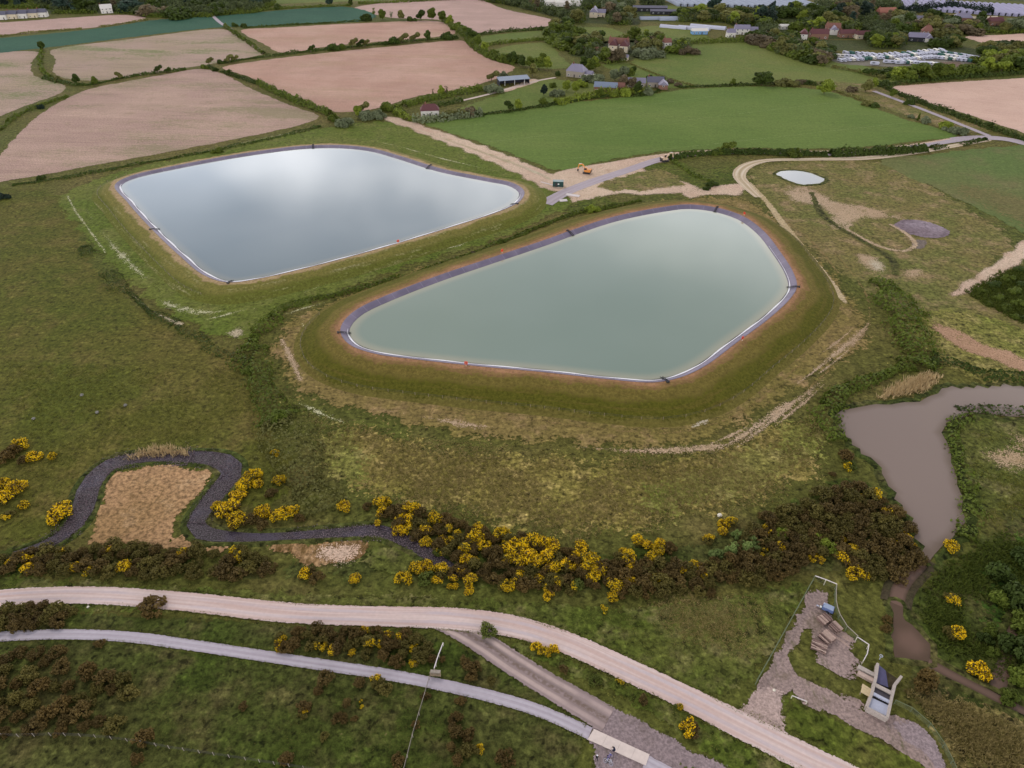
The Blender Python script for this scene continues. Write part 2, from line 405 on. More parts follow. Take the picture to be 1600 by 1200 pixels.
def loft(name, rings, mat, attrs=None, label=None, parent=None, smooth_=True):
    """Closed rings of equal length joined into a surface; attribute 'across' = ring value, 'along' = metres."""
    n = len(rings[0][0]); V = []; A = []; L = []
    base = rings[0][0]; s = np.concatenate([[0], np.cumsum(np.linalg.norm(np.diff(base, axis=0), axis=1))])
    for c, z, a in rings:
        V.append(np.c_[c, np.full(n, z) if np.isscalar(z) else z]); A.append(np.full(n, a)); L.append(s)
    q = []
    for k in range(len(rings)-1):
        for i in range(n): q.append((k*n+i, k*n+(i+1) % n, (k+1)*n+(i+1) % n, (k+1)*n+i))
    me = mesh_np(name, np.concatenate(V), quads=q, attrs={'across': np.concatenate(A), 'along': np.concatenate(L)}, smooth_=smooth_)
    if np.mean([p.normal.z for p in me.polygons]) < 0: me.flip_normals()
    o = link(name, me, mat, parent)
    if not parent: struct(o, label)
    return o
# ================================================================== THE GROUND
M = {}
M['base'] = grass_mat('rough_grass', (80, 84, 36), (92, 86, 42), (106, 94, 56), big=0.006, mid=0.03, edge=False, dry=0.45, speck=0.45)
g = bpy.data.meshes.new('ground')
g.from_pydata([(-4000, -500, 0), (4000, -500, 0), (4000, 5500, 0), (-4000, 5500, 0)], [], [(0, 1, 2, 3)]); g.update()
struct(link('ground', g, M['base']), 'rough olive grassland reaching to the horizon')

# ---- pastures and meadows
M['pasture'] = grass_mat('pasture', (78, 82, 30), (90, 84, 38), (102, 90, 48), big=0.014, mid=0.06, dry=0.5, speck=0.42, fine=0.9)
M['lush'] = grass_mat('lush_grass', (70, 80, 26), (82, 88, 34), (92, 88, 44), big=0.03, mid=0.12, dry=0.45, speck=0.5)
M['meadow'] = grass_mat('tufted_meadow', (112, 104, 50), (124, 110, 60), (142, 124, 76), big=0.02, mid=0.2, dry=0.6, speck=0.6, fine=0.8)
M['meadow_green'] = grass_mat('meadow_green', (102, 106, 46), (114, 108, 56), (128, 116, 72), big=0.025, mid=0.15, dry=0.5, speck=0.6)
M['verge'] = grass_mat('verge_grass', (70, 80, 28), (84, 86, 40), (112, 104, 66), big=0.03, mid=0.13, dry=0.55, speck=0.55)
M['heath'] = grass_mat('heath_grass', (58, 68, 24), (72, 74, 36), (84, 76, 46), big=0.03, mid=0.1, dry=0.5, speck=0.55)
M['dry_meadow'] = grass_mat('dry_meadow', (94, 84, 48), (110, 96, 62), (82, 80, 38), big=0.05, mid=0.2, dry=0.5, speck=0.65)
M['wet'] = grass_mat('marsh_grass', (98, 98, 50), (110, 100, 58), (134, 114, 82), big=0.03, mid=0.10, dry=0.7, speck=0.42)
M['dark_marsh'] = grass_mat('dark_marsh_grass', (44, 62, 22), (56, 74, 26), (74, 76, 36), big=0.05, mid=0.2, dry=0.4, speck=0.8, fine=0.7)
M['bank_green'] = grass_mat('sown_bank_grass', (86, 98, 36), (96, 102, 44), (110, 108, 60), big=0.03, mid=0.1, dry=0.4, speck=0.35)
M['green_field'] = grass_mat('cereal_field', (88, 108, 48), (97, 114, 54), (104, 116, 60), big=0.01, mid=0.03, dry=0.3, speck=0.14, stretch=(1, 9, 1), rot=math.radians(84), soft=0.15, streak=0.07, bump=0.2)
M['paddock'] = grass_mat('paddock_grass', (90, 104, 46), (101, 108, 52), (110, 110, 62), big=0.012, mid=0.04, dry=0.4, speck=0.2, soft=0.2, bump=0.2)
M['crop_field'] = grass_mat('young_crop', (88, 104, 54), (102, 104, 62), (112, 100, 70), big=0.009, mid=0.03, dry=0.5, speck=0.2, rot=math.radians(84), streak=0.08, soft=0.15)
M['dark_field'] = grass_mat('dark_green_crop', (46, 80, 64), (52, 86, 68), (58, 90, 72), big=0.01, mid=0.04, dry=0.3, speck=0.12, rot=math.radians(80), streak=0.06, soft=0.15)

sheet('pasture', [(-120, 300), (100, 300), (150, 400), (220, 470), (300, 520), (390, 560), (420, 640), (470, 720), (480, 790), (300, 800), (-180, 860)], M['pasture'], 1, 6, jag=1.5)
sheet('meadow', [(420, 600), (520, 640), (700, 680), (900, 700), (1080, 700), (1200, 650), (1300, 600), (1380, 560), (1420, 600), (1300, 650), (1310, 740), (1220, 790), (1100, 820), (960, 850), (820, 845), (680, 810), (560, 790), (500, 720)], M['meadow'], 1, 8, jag=2)
sheet('green_meadow', [(1000, 740), (1120, 700), (1240, 640), (1300, 655), (1320, 720), (1230, 780), (1120, 812), (1010, 830), (940, 800)], M['meadow_green'], 2, 9, jag=2)
sheet('green_meadow', [(440, 620), (540, 660), (600, 700), (560, 780), (500, 760), (470, 690)], M['meadow_green'], 2, 8, jag=1.5)
sheet('gorse_heath', [(-160, 850), (60, 850), (200, 860), (420, 870), (600, 850), (720, 830), (860, 850), (1000, 850), (1140, 820), (1250, 770), (1320, 740), (1400, 780), (1440, 880), (1300, 900), (1160, 920), (1000, 935), (860, 930), (700, 915), (500, 915), (300, 905), (-160, 900)], M['heath'], 2, 4, jag=1.0)
sheet('verge', [(-200, 890), (200, 905), (500, 920), (700, 925), (860, 935), (1000, 940), (1160, 920), (1280, 900), (1250, 960), (1180, 1070), (1100, 1100), (900, 1040), (700, 970), (400, 960), (-200, 950)], M['verge'], 3, 3)
sheet('dry_meadow', [(960, 950), (1060, 920), (1160, 930), (1200, 960), (1150, 1010), (1060, 1010), (1000, 980)], M['dry_meadow'], 4, 8, jag=2)
sheet('heath', [(-260, 930), (0, 945), (300, 955), (600, 980), (700, 990), (800, 1040), (900, 1110), (920, 1160), (900, 1230), (600, 1260), (-300, 1260)], M['heath'], 3, 3)
sheet('dry_meadow', [(330, 1050), (480, 1060), (600, 1100), (640, 1140), (560, 1190), (400, 1180), (280, 1130)], grass_mat('heath_dry_patch', (80, 76, 40), (86, 80, 48), (66, 70, 30), big=0.06, mid=0.2, dry=0.5, speck=0.5), 4, 9, jag=2)
sheet('verge', [(740, 985), (860, 1010), (1000, 1070), (1160, 1150), (1290, 1220), (1160, 1220), (1060, 1150), (960, 1095), (860, 1050)], M['verge'], 3, 2)
sheet('marsh', [(1400, 900), (1450, 880), (1520, 840), (1560, 780), (1680, 700), (1700, 1250), (1500, 1230), (1440, 1120), (1400, 1100), (1390, 1000)], M['heath'], 2, 5, jag=1.5)
sheet('marsh', [(1500, 900), (1560, 850), (1680, 780), (1690, 1060), (1600, 1060), (1540, 1000)], M['dark_marsh'], 3, 7, jag=1.5)
sheet('marsh', [(1380, 1060), (1500, 1080), (1640, 1130), (1680, 1260), (1500, 1240), (1440, 1140)], M['dry_meadow'], 3, 6, jag=1.5)
sheet('lush_grass', [(1225, 1088), (1300, 1118), (1400, 1165), (1470, 1215), (1360, 1220), (1270, 1165), (1215, 1130)], M['lush'], 4, 1.5)
sheet('wetland', [(1170, 260), (1380, 250), (1480, 300), (1560, 350), (1600, 380), (1560, 430), (1640, 480), (1680, 620), (1540, 600), (1460, 560), (1420, 540), (1380, 480), (1320, 440), (1240, 380), (1180, 310)], M['wet'], 1, 6, jag=1.5)
sheet('pasture', [(1400, 500), (1500, 480), (1700, 560), (1700, 700), (1600, 640), (1500, 590)], M['meadow_green'], 2, 5)

# ---- arable fields
M['plough'] = soil_mat('ploughed_soil', (162, 134, 122), (170, 143, 128), (150, 130, 108), rot=math.radians(84), furrow=0.2, soft=0.15, weeds=(112, 116, 72), weed_amt=0.5)
M['plough_weedy'] = soil_mat('ploughed_soil_weedy', (162, 138, 124), (154, 134, 114), (144, 132, 104), rot=math.radians(84), furrow=0.2, soft=0.15, weeds=(104, 114, 66), weed_amt=0.8)
M['plough_pink'] = soil_mat('ploughed_soil_pink', (170, 134, 118), (180, 146, 130), (162, 132, 110), rot=math.radians(84), furrow=0.14, soft=0.15, weeds=(150, 130, 96), weed_amt=0.4)
M['plough_far'] = soil_mat('ploughed_soil_far', (168, 140, 130), (178, 148, 138), (160, 136, 122), rot=math.radians(84), furrow=0.10, soft=0.15)
M['plough_right'] = soil_mat('ploughed_soil_right', (190, 158, 142), (200, 168, 152), (184, 150, 134), rot=math.radians(62), furrow=0.08, contrast=.12, soft=0.15)
for px, m, lb in (
    ([(-60, 300), (-20, 262), (15, 220), (60, 178), (105, 152), (140, 138), (200, 126), (255, 116), (312, 107), (345, 113), (400, 140), (455, 163), (502, 183), (470, 196), (380, 216), (250, 241), (150, 259), (60, 276), (14, 283)], 'plough', 'large bare ploughed field beside the far reservoir'),
    ([(82, 77), (200, 61), (343, 45), (380, 62), (414, 84), (345, 98), (240, 114), (170, 125), (120, 126), (92, 121), (80, 112), (84, 94)], 'plough_weedy', 'bare field with green weed streaks left of the hedge corner'),
    ([(-80, 88), (57, 80), (52, 98), (58, 118), (106, 135), (92, 148), (50, 163), (0, 183), (-60, 210)], 'plough_weedy', 'bare weedy field cut off by the left edge'),
    ([(-60, 37), (0, 35), (100, 28), (195, 23), (232, 30), (160, 42), (90, 48), (0, 57), (-60, 64)], 'plough_far', 'narrow bare field below the far wood'),
    ([(378, 46), (430, 43), (560, 36), (686, 33), (714, 52), (690, 57), (600, 65), (520, 72), (444, 83), (412, 70)], 'plough_pink', 'pale bare strip field between two hedges'),
    ([(345, 105), (400, 95), (500, 83), (600, 73), (722, 63), (735, 72), (748, 82), (775, 95), (806, 104), (785, 120), (720, 140), (650, 152), (590, 170), (525, 176), (480, 160), (430, 140), (385, 120)], 'plough_pink', 'pink-brown bare field in the middle of the fields'),
    ([(552, 12), (600, 4), (700, -3), (730, -8), (790, 14), (868, 32), (860, 40), (800, 47), (752, 52), (715, 45), (690, 32), (610, 28), (575, 20)], 'plough_far', 'bare field at the top edge beside the far wood'),
    ([(1384, 138), (1450, 130), (1600, 121), (1720, 114), (1720, 250), (1600, 209), (1500, 176), (1430, 155)], 'plough_right', 'smooth bare field cut off by the right edge'),
    ([(1506, 57), (1560, 54), (1700, 50), (1700, 100), (1600, 82), (1545, 70)], 'plough_right', 'small bare field high at the right edge')):
    sheet('ploughed_field', px, M[m], 3, 3, jag=0.35, label=lb)
for px, m, nm, lb in (
    ([(660, 191), (720, 181), (800, 173), (880, 161), (1000, 148), (1080, 138), (1200, 134), (1285, 140), (1330, 152), (1400, 180), (1500, 213), (1440, 221), (1350, 231), (1250, 234), (1150, 232), (1100, 235), (1030, 239), (960, 250), (872, 267), (820, 250), (760, 228), (700, 208)], 'green_field', 'green_field', 'large smooth green field above the reservoirs'),
    ([(985, 96), (1070, 70), (1130, 64), (1200, 66), (1280, 85), (1380, 110), (1420, 122), (1370, 132), (1290, 128), (1150, 132), (1080, 132), (1040, 120)], 'paddock', 'paddock', 'green paddock crossed by faint paths below the village'),
    ([(745, 58), (800, 51), (850, 48), (862, 56), (790, 66), (755, 69)], 'paddock', 'paddock', 'small green paddock left of the white-gabled house'),
    ([(775, 76), (856, 66), (876, 86), (892, 105), (850, 108), (800, 98)], 'paddock', 'paddock', 'green paddock above the long open barn'),
    ([(885, 44), (950, 43), (975, 55), (900, 61), (880, 52)], 'paddock', 'paddock', 'green paddock behind the white-gabled house'),
    ([(1000, 42), (1040, 40), (1100, 52), (1110, 62), (1070, 66), (1010, 58)], 'paddock', 'paddock', 'rough paddock below the white glasshouse rows'),
    ([(1020, 8), (1065, 10), (1070, 18), (1030, 20)], 'paddock', 'paddock', 'tiny green paddock among far trees'),
    ([(690, 182), (740, 160), (800, 140), (850, 122), (905, 128), (960, 135), (900, 158), (800, 172)], 'paddock', 'lawn', 'green lawn beside the farm track'),
    ([(940, 100), (985, 98), (1040, 122), (1090, 134), (1040, 138), (980, 120)], 'paddock', 'paddock', 'sloping green paddock right of the farmhouses'),
    ([(1370, 250), (1450, 240), (1560, 228), (1720, 224), (1720, 420), (1600, 367), (1560, 345), (1470, 300)], 'crop_field', 'green_field', 'green field cut off by the right edge beside the wetland'),
    ([(-100, 62), (0, 59), (160, 43), (240, 31), (345, 24), (400, 19), (520, 10), (548, 11), (590, 24), (570, 33), (500, 37), (420, 41), (345, 43), (200, 59), (80, 74), (-100, 90)], 'dark_field', 'green_field', 'long dark green crop strip across the top left'),
    ([(300, 4), (420, 6), (560, 2), (640, -2), (560, -10), (300, -8)], 'paddock', 'green_field', 'green strip field at the very top'),
    ([(-60, 2), (100, -2), (60, -10), (-60, -10)], 'dark_field', 'green_field', 'dark green field in the top left corner'),
    ([(1270, 130), (1400, 128), (1440, 160), (1560, 200), (1500, 208), (1400, 176), (1320, 148)], 'wet', 'rough_pasture', 'rough grass strip between the green field and the lane'),
    ([(1000, 262), (1060, 252), (1100, 262), (1150, 258), (1180, 252), (1150, 280), (1140, 300), (1060, 300), (1070, 280)], 'lush', 'rough_pasture', 'green scrap of grass beside the farm track')):
    sheet(nm, px, M[m], 4 if nm != 'rough_pasture' else 3, 3, jag=0.6, label=lb)
# tramlines in the big green field
M['tram'] = soil_mat('tramline_wear', (112, 128, 76), (120, 130, 82), edge=True, sparse=0.9, soft=0.5)
for a, b in (((700, 200), (1120, 150)), ((760, 222), (1320, 158)), ((850, 252), (1430, 190)), ((1000, 130), (1180, 100)), ((1080, 90), (1330, 118))):
    strip('worn_line', [a, ((a[0]+b[0])/2, (a[1]+b[1])/2 + 1), b], 1.2, M['tram'], 6, 0.6, step=8, cols=3)

# ---- reservoirs
def reservoir(px, H, wl, mats, slope=3.0, crest=3.5, name='far'):
    c = ccw(smooth(W2(px, H), True, 2.0)); n = normals2(c)          # n points outward
    for _ in range(3): n = (n + np.roll(n, 1, 0) + np.roll(n, -1, 0)); n /= np.linalg.norm(n, axis=1)[:, None]
    run = (H-wl)*2.0
    ring = lambda d: c + n*d
    jit = lowfreq(c, 0.35, 9, 5)
    loft('reservoir_liner', [(ring(0.25), H+0.10, 0.25), (ring(-0.05), H+0.10, 0.0), (ring(-run*0.5), (H+wl)/2, -run*.5), (ring(-run), wl, -run), (ring(-run-2.4), wl-1.0, -run-2.4)], mats['liner'], label=f'dark purple-grey lining round the {name} reservoir')
    m = loft('embankment', [(ring(0.2), H+0.03, 0.2), (c + n*(1.6+jit*.5)[:, None], H+0.06, 1.6), (c + n*(crest+jit)[:, None], H, crest)]
         + [(c + n*(crest + slope*H*k + jit*(1-k))[:, None], H*(1-k) + 0.25*math.sin(k*math.pi)*0.4, crest + slope*H*k) for k in (0.15, 0.4, 0.7, 1.0)]
         + [(ring(crest+slope*H+2.5), -0.15, crest+slope*H+2.5)], mats['bank'], label=f'grassed embankment round the {name} reservoir')
    w = ring(-run-0.6)
    sheet('reservoir_water', None, mats['water'], 0, 4.0, z=wl, world=w[::2], step=4, cell=14, label=f'pale still water of the {name} reservoir')
    return c, n, ring, run

def water_mat(name, a, b, edgecol, rough=0.06, spec=0.5, bump=0.012, ew=0.75):
    t = NT(name); n1 = t.noise(0.012, 3, 0.55)
    col = t.mix(t.step(n1, 0.35, 0.65), lin(a), lin(b))
    if edgecol: col = t.mix(t.math('MULTIPLY', t.math('SUBTRACT', 1.0, t.step(t.attr('edge'), 0.0, 1.0)), ew), col, lin(edgecol))
    h = t.noise(0.9, 3, 0.6, stretch=(1, 1.8, 1), rot=0.5)
    s = t.bsdf(col, rough, spec, t.bump(h, bump, 0.3))
    return t.done(s)
def liner_mat(name, a, b):
    t = NT(name); al = t.attr('along'); n = t.noise(1.2, 4, 0.7); n2 = t.noise(0.15, 3)
    col = t.mix(t.step(n2, 0.35, 0.65), lin(a), lin(b))
    seam = t.math('FRACT', t.math('MULTIPLY', al, 1/6.0)); k = t.math('SUBTRACT', 1.0, t.step(seam, 0.02, 0.06))
    col = t.mix(t.math('MULTIPLY', k, 0.35), col, lin((150, 142, 160)))
    return t.done(t.bsdf(col, 0.6, 0.3, t.bump(n, 0.2, 0.05)))
def bank_mat(name, bands, soil, chalk, chalk_amt, patch):
    """Embankment: colour bands by metres out from the liner, wobbling with noise; streaks run along the bank."""
    t = NT(name); ac = t.attr('across'); al = t.attr('along')
    cv = t.n('ShaderNodeCombineXYZ'); t.put(cv.inputs[0], t.math('MULTIPLY', al, 0.05)); t.put(cv.inputs[1], t.math('MULTIPLY', ac, 0.55))
    st = t.noise(1.0, 5, 0.65, vec=cv.outputs[0]); n3 = t.noise(1.1, 4, 0.7); nb = t.noise(0.09, 4, 0.6)
    d = t.math('ADD', ac, t.math('MULTIPLY', t.math('SUBTRACT', nb, 0.5), 6.0)); d = t.math('ADD', d, t.math('MULTIPLY', t.math('SUBTRACT', n3, 0.5), 4.5))
    col = lin(bands[0][1])
    for pos, c, w in bands[1:]: col = t.mix(t.step(d, pos-w, pos+w), col, lin(c))
    col = t.mix(t.math('MULTIPLY', t.step(st, 0.5, 0.72), 0.55), col, lin(patch))
    if chalk_amt:
        k = t.math('MULTIPLY', t.step(t.math('ADD', t.math('MULTIPLY', st, 0.6), t.math('MULTIPLY', n3, 0.4)), 0.54, 0.64), chalk_amt)
        col = t.mix(k, col, lin(chalk))
    f = t.n('ShaderNodeMapRange'); t.put(f.inputs['Value'], n3); f.inputs['From Min'].default_value = 0.28; f.inputs['From Max'].default_value = 0.72; f.inputs['To Min'].default_value = 0.6; f.inputs['To Max'].default_value = 1.42
    g = t.n('ShaderNodeCombineColor'); [t.put(g.inputs[i], f.outputs[0]) for i in range(3)]
    return t.done(t.bsdf(t.mix(1.0, col, g.outputs[0], 'MULTIPLY'), 0.95, 0.08, t.bump(n3, 0.5, 0.3)))
M['water1'] = water_mat('far_reservoir_water', (92, 108, 116), (100, 114, 120), (128, 130, 122))
M['water2'] = water_mat('near_reservoir_water', (122, 136, 124), (128, 141, 130), (162, 158, 138))
M['liner'] = liner_mat('reservoir_liner', (102, 94, 112), (116, 106, 124))
M['bank_far'] = bank_mat('far_bank', [(0, (158, 134, 100), 1), (2.4, (112, 106, 54), 0.5), (6.5, (94, 96, 40), 1.2)], None, (180, 172, 140), 0.25, (108, 104, 58))
M['bank_near'] = bank_mat('near_bank', [(0, (150, 112, 82), 1), (1.7, (124, 98, 62), 0.4), (3.4, (104, 92, 44), 0.5), (7.5, (82, 80, 26), 1.2), (13, (100, 92, 44), 1.0)], None, (160, 140, 110), 0.0, (106, 88, 44))
FAR_PX = [(181, 288), (205, 275), (280, 258), (380, 240), (470, 228.5), (530, 227), (580, 232), (625, 244), (690, 264), (760, 278), (800, 286), (818, 298), (812, 314), (788, 327), (700, 356), (600, 386), (500, 413), (405, 435), (358, 441), (322, 431), (280, 398), (238, 358), (200, 316)]
NEAR_PX = [(533, 515), (540, 500), (560, 483), (600, 464), (680, 433), (760, 406), (850, 376), (900, 358), (960, 339), (1030, 325), (1075, 320), (1120, 325), (1160, 338), (1192, 361), (1217, 392), (1238, 425), (1244, 448), (1234, 466), (1200, 498), (1150, 535), (1100, 572), (1060, 590), (1020, 597), (950, 592), (850, 581), (750, 572), (650, 561), (590, 553), (552, 541), (537, 528)]
# sown ground round the banks
sheet('sown_ground', [(88, 306), (180, 268), (330, 233), (470, 204), (600, 188), (650, 196), (720, 223), (800, 253), (856, 276), (890, 300), (912, 318), (870, 337), (790, 374), (700, 402), (600, 434), (500, 474), (432, 495), (398, 535), (350, 535), (270, 503), (220, 468), (158, 412), (108, 352)], M['bank_green'], 2, 5, jag=1.2, label='bright sown grass round the far reservoir')
M['disturbed'] = grass_mat('disturbed_ground', (118, 102, 60), (108, 98, 50), (140, 116, 80), big=0.03, mid=0.12, dry=0.6, speck=0.4)
sheet('sown_ground', [(412, 535), (438, 500), (500, 470), (600, 432), (700, 402), (790, 380), (900, 343), (1000, 316), (1130, 303), (1185, 310), (1245, 370), (1305, 420), (1352, 480), (1375, 535), (1350, 565), (1280, 605), (1200, 655), (1150, 695), (1050, 715), (900, 705), (700, 690), (560, 655), (455, 622), (425, 580)], M['disturbed'], 3, 7, jag=1.5, label='brown-olive disturbed ground round the near reservoir')
fc, fn, fring, frun = reservoir(FAR_PX, 3.0, 2.2, dict(liner=M['liner'], bank=M['bank_far'], water=M['water1']), slope=2.6, crest=3.0, name='far')
nc, nn, nring, nrun = reservoir(NEAR_PX, 4.0, 3.1, dict(liner=M['liner'], bank=M['bank_near'], water=M['water2']), slope=3.0, crest=3.5, name='near')
# windblown foam along the downwind (camera-side) water line
M['foam'] = plain('foam', (232, 230, 234), 0.8, 0.2, 0.08)
def foam(c, n, run, wl, lim, w=0.55):
    k = np.clip((-n[:, 1]-lim)*2.2, 0, 1)            # only where the shore faces the camera side
    k = k*(0.75 + 0.25*np.sin(np.arange(len(c))*0.7)); idx = np.where(k > 0.05)[0]
    # roll so that the run is contiguous
    br = np.where(np.diff(idx) > 1)[0]
    if len(br): idx = np.concatenate([idx[br[0]+1:], idx[:br[0]+1]])
    a = c[idx] - n[idx]*(run+0.0); b = c[idx] - n[idx]*(run + w*k[idx])[:, None]; m = len(idx)
    V = np.concatenate([np.c_[a, np.full(m, wl+0.10)], np.c_[b, np.full(m, wl+0.05)]]); q = [(i, i+1, m+i+1, m+i) for i in range(m-1)]
    me = mesh_np('foam_line', V, quads=q); flip_up(me); o = link('foam_line', me, M['foam']); o['kind'] = 'stuff'; o['label'] = 'white foam line along the reservoir water edge'
foam(fc, fn, frun, 2.2, -0.1, 0.7); foam(nc, nn, nrun, 3.1, -0.05, 0.55)

# ---- chalky wear on the banks
M['chalk'] = soil_mat('chalk_wear', (196, 190, 160), (182, 178, 140), (164, 158, 116), sparse=1.35, soft=0.75, fine=3.0)
M['chalk_dense'] = soil_mat('chalk_wear_dense', (190, 178, 156), (176, 160, 132), (160, 146, 112), sparse=0.6, soft=0.75, fine=3.0)
M['soil'] = soil_mat('bare_soil', (188, 160, 140), (196, 172, 150), (170, 140, 116), fine=2.6, sparse=0.35, soft=0.75)
M['soil_sparse'] = soil_mat('bare_soil_sparse', (170, 144, 116), (180, 156, 130), (146, 124, 90), fine=2.8, sparse=0.9, soft=0.75)
M['soil_red'] = soil_mat('red_soil', (164, 130, 104), (176, 144, 118), (148, 116, 88), fine=2.4, sparse=0.5, soft=0.75)
def streaks(pts, width, mat, lvl, name='worn_ground', fr=None): strip(name, pts, width, mat, lvl, fr or max(0.6, (width if np.isscalar(width) else max(width))*0.45), step=3, cols=7)
streaks([(125, 310), (140, 335), (160, 362), (178, 385), (200, 408), (225, 432), (255, 455)], [2.5, 5, 5, 8, 9, 7, 5], M['chalk'], 6)
streaks([(105, 305), (118, 330), (140, 360), (165, 395)], 3, M['chalk'], 6)
streaks([(240, 462), (270, 478), (300, 487), (340, 487), (375, 482)], [4, 9, 9, 7, 3], M['chalk'], 6)
streaks([(320, 500), (345, 494), (372, 486), (420, 478)], [3, 6, 5, 2], M['chalk'], 6)
streaks([(160, 425), (200, 455), (245, 490), (285, 507)], [1, 1.5, 2.5, 4], M['chalk_dense'], 6)
sheet('worn_ground', [(338, 512), (360, 505), (385, 508), (390, 525), (378, 540), (352, 528)], M['chalk_dense'], 6, 4)
streaks([(400, 480), (440, 470), (520, 440), (600, 415), (660, 398), (720, 380)], [1, 2, 3, 2, 4, 2], M['chalk'], 6)
streaks([(420, 500), (480, 480), (520, 470)], [2, 3, 1], M['chalk'], 7)
streaks([(640, 395), (680, 388), (712, 385), (740, 372)], [2, 6, 5, 2], M['chalk'], 6)
streaks([(470, 490), (476, 520), (480, 555), (487, 585)], [2, 6, 4, 2], M['chalk'], 6)
streaks([(440, 530), (455, 560), (470, 595)], [4, 5, 4], M['soil_sparse'], 6)
streaks([(445, 618), (470, 630), (500, 645), (540, 662)], [3, 4, 5, 3], M['chalk'], 6)
streaks([(600, 640), (680, 655), (730, 664), (780, 668)], [2, 4, 6, 3], M['soil_sparse'], 6)
streaks([(800, 690), (900, 698), (1000, 704), (1100, 700), (1150, 690)], [2, 3, 5, 6, 4], M['soil_sparse'], 6)
streaks([(1060, 710), (1120, 700), (1170, 675), (1220, 640), (1260, 615), (1290, 590)], [2, 5, 6, 7, 6, 3], M['soil_sparse'], 6)
streaks([(1150, 700), (1190, 670), (1240, 628), (1290, 592)], [2, 4, 4, 1], M['soil_sparse'], 7)
streaks([(1240, 600), (1290, 565), (1340, 525), (1360, 500)], [2, 5, 6, 3], M['soil_sparse'], 6)
streaks([(1080, 668), (1098, 660), (1112, 648)], [2, 4, 2], M['chalk_dense'], 7)
M['wheel'] = soil_mat('wheel_wear', (136, 114, 74), (126, 104, 64), (150, 130, 92), fine=2.6, sparse=1.35, soft=0.9)
for o_, w_, a0, a1 in ((17.5, 3.0, .10, .34), (20, 3.6, .46, .62), (22.5, 3.2, .60, .80), (25, 3.0, .30, .50), (19, 2.6, .66, .84), (28, 3.4, .56, .70)):
    # worn wheel lines round the foot of the near bank
    ids = [i for i in range(int(a0*len(nc)), int(a1*len(nc)), 4) if nn[i][1] < .5]
    if len(ids) > 4: strip('wheel_track', None, w_, M['wheel'], 5, w_*.5, world=nc[ids] + nn[ids]*o_, cols=7)
for q0, q1 in (((1120, 708), (1210, 640)), ((1150, 700), (1262, 606)), ((1180, 690), (1286, 596)), ((1205, 668), (1300, 588)), ((1230, 610), (1330, 530)), ((1255, 600), (1345, 528)), ((1090, 700), (1180, 660)), ((1270, 560), (1340, 505)), ((1040, 706), (1140, 690))):
    streaks([q0, ((q0[0]+q1[0])/2+3, (q0[1]+q1[1])/2+2), q1], [.8, 2.4, .8], M['soil_sparse'], 6, 'wheel_track')
streaks([(560, 215), (620, 228), (700, 250), (790, 270)], [2, 3, 4, 2], M['chalk'], 6)
streaks([(240, 250), (320, 236), (420, 214), (500, 200)], [1.5, 1.5, 2, 1.5], M['chalk'], 6)

# ---- works area, farm tracks
M['gravel_lilac'] = track_mat('gravel_lilac', (172, 160, 166), (162, 150, 156), (150, 136, 138), ruts=(0.4,), edge=True)
M['track_pale'] = track_mat('track_pale', (196, 178, 168), (184, 162, 150), (206, 192, 184), ruts=(0.42,), rutw=0.2)
M['farm_track'] = track_mat('farm_track', (190, 172, 148), (178, 156, 128), (204, 190, 170), ruts=(0.4,), rutw=0.22, verge=(128, 116, 78), vamt=0.5)
sheet('works_soil', [(590, 182), (618, 182), (680, 200), (760, 227), (820, 250), (872, 270), (960, 254), (1030, 243), (1060, 248), (1010, 262), (1040, 275), (1080, 285), (1100, 300), (1020, 306), (960, 305), (930, 315), (900, 320), (876, 305), (850, 298), (826, 286), (780, 262), (700, 228), (640, 204)], M['soil'], 5, 3.5, jag=0.8, label='bare pinkish soil of the works area')
streaks([(606, 186), (660, 205), (740, 233), (820, 262), (860, 280)], [3, 4, 5, 6, 5], M['chalk_dense'], 7)
sheet('works_soil', [(862, 272), (960, 251), (1030, 240), (1100, 234), (1160, 233), (1250, 235), (1350, 232), (1440, 222), (1500, 213), (1500, 217), (1400, 232), (1300, 240), (1140, 241), (1040, 250), (950, 268), (890, 285)], M['soil'], 6, 1.5, label='bare soil strip below the green field')
sheet('works_grass', [(930, 288), (990, 268), (1030, 262), (1060, 275), (1075, 290), (1000, 300), (950, 300)], M['wet'], 6, 4, jag=1)
sheet('works_grass', [(880, 330), (900, 312), (940, 305), (960, 314), (1000, 312), (960, 325), (920, 335)], M['lush'], 6, 3, jag=.8)
strip('gravel_track', [(852, 318), (880, 302), (920, 286), (980, 266), (1035, 248), (1080, 241), (1160, 238), (1300, 241), (1380, 236), (1450, 226), (1500, 218)], [8, 7, 7, 6.5, 6, 5, 4.5, 4.5, 4.5, 5, 6], M['gravel_lilac'], 8, 1.0, label='lilac-grey gravel track through the works area')
strip('lane', [(1490, 218), (1530, 215), (1570, 217), (1610, 226), (1700, 250)], [7, 8, 8, 8, 8], M['gravel_lilac'], 9, 1.0, label='pale lane leaving at the right edge')
strip('lane', [(1365, 142), (1400, 155), (1450, 174), (1500, 194), (1545, 212)], 4.0, M['gravel_lilac'], 9, 0.8, label='grey lane beside the long hedge')
strip('farm_track', [(1545, 218), (1500, 226), (1430, 238), (1350, 247), (1260, 249), (1195, 251), (1165, 260), (1155, 274), (1168, 292), (1185, 308)], [5, 5, 5.5, 6, 4.5, 5, 7, 7, 6, 4], M['farm_track'], 8, 1.2, label='sandy farm track curving round the wetland')
strip('farm_track', [(1170, 285), (1200, 318), (1230, 358), (1270, 408), (1300, 446), (1322, 474)], [4, 4.5, 5, 5, 5, 3], soil_mat('worn_track', (184, 164, 134), (168, 148, 112), sparse=0.45, soft=0.5), 7, 1.4, label='worn track down the right side of the near reservoir')
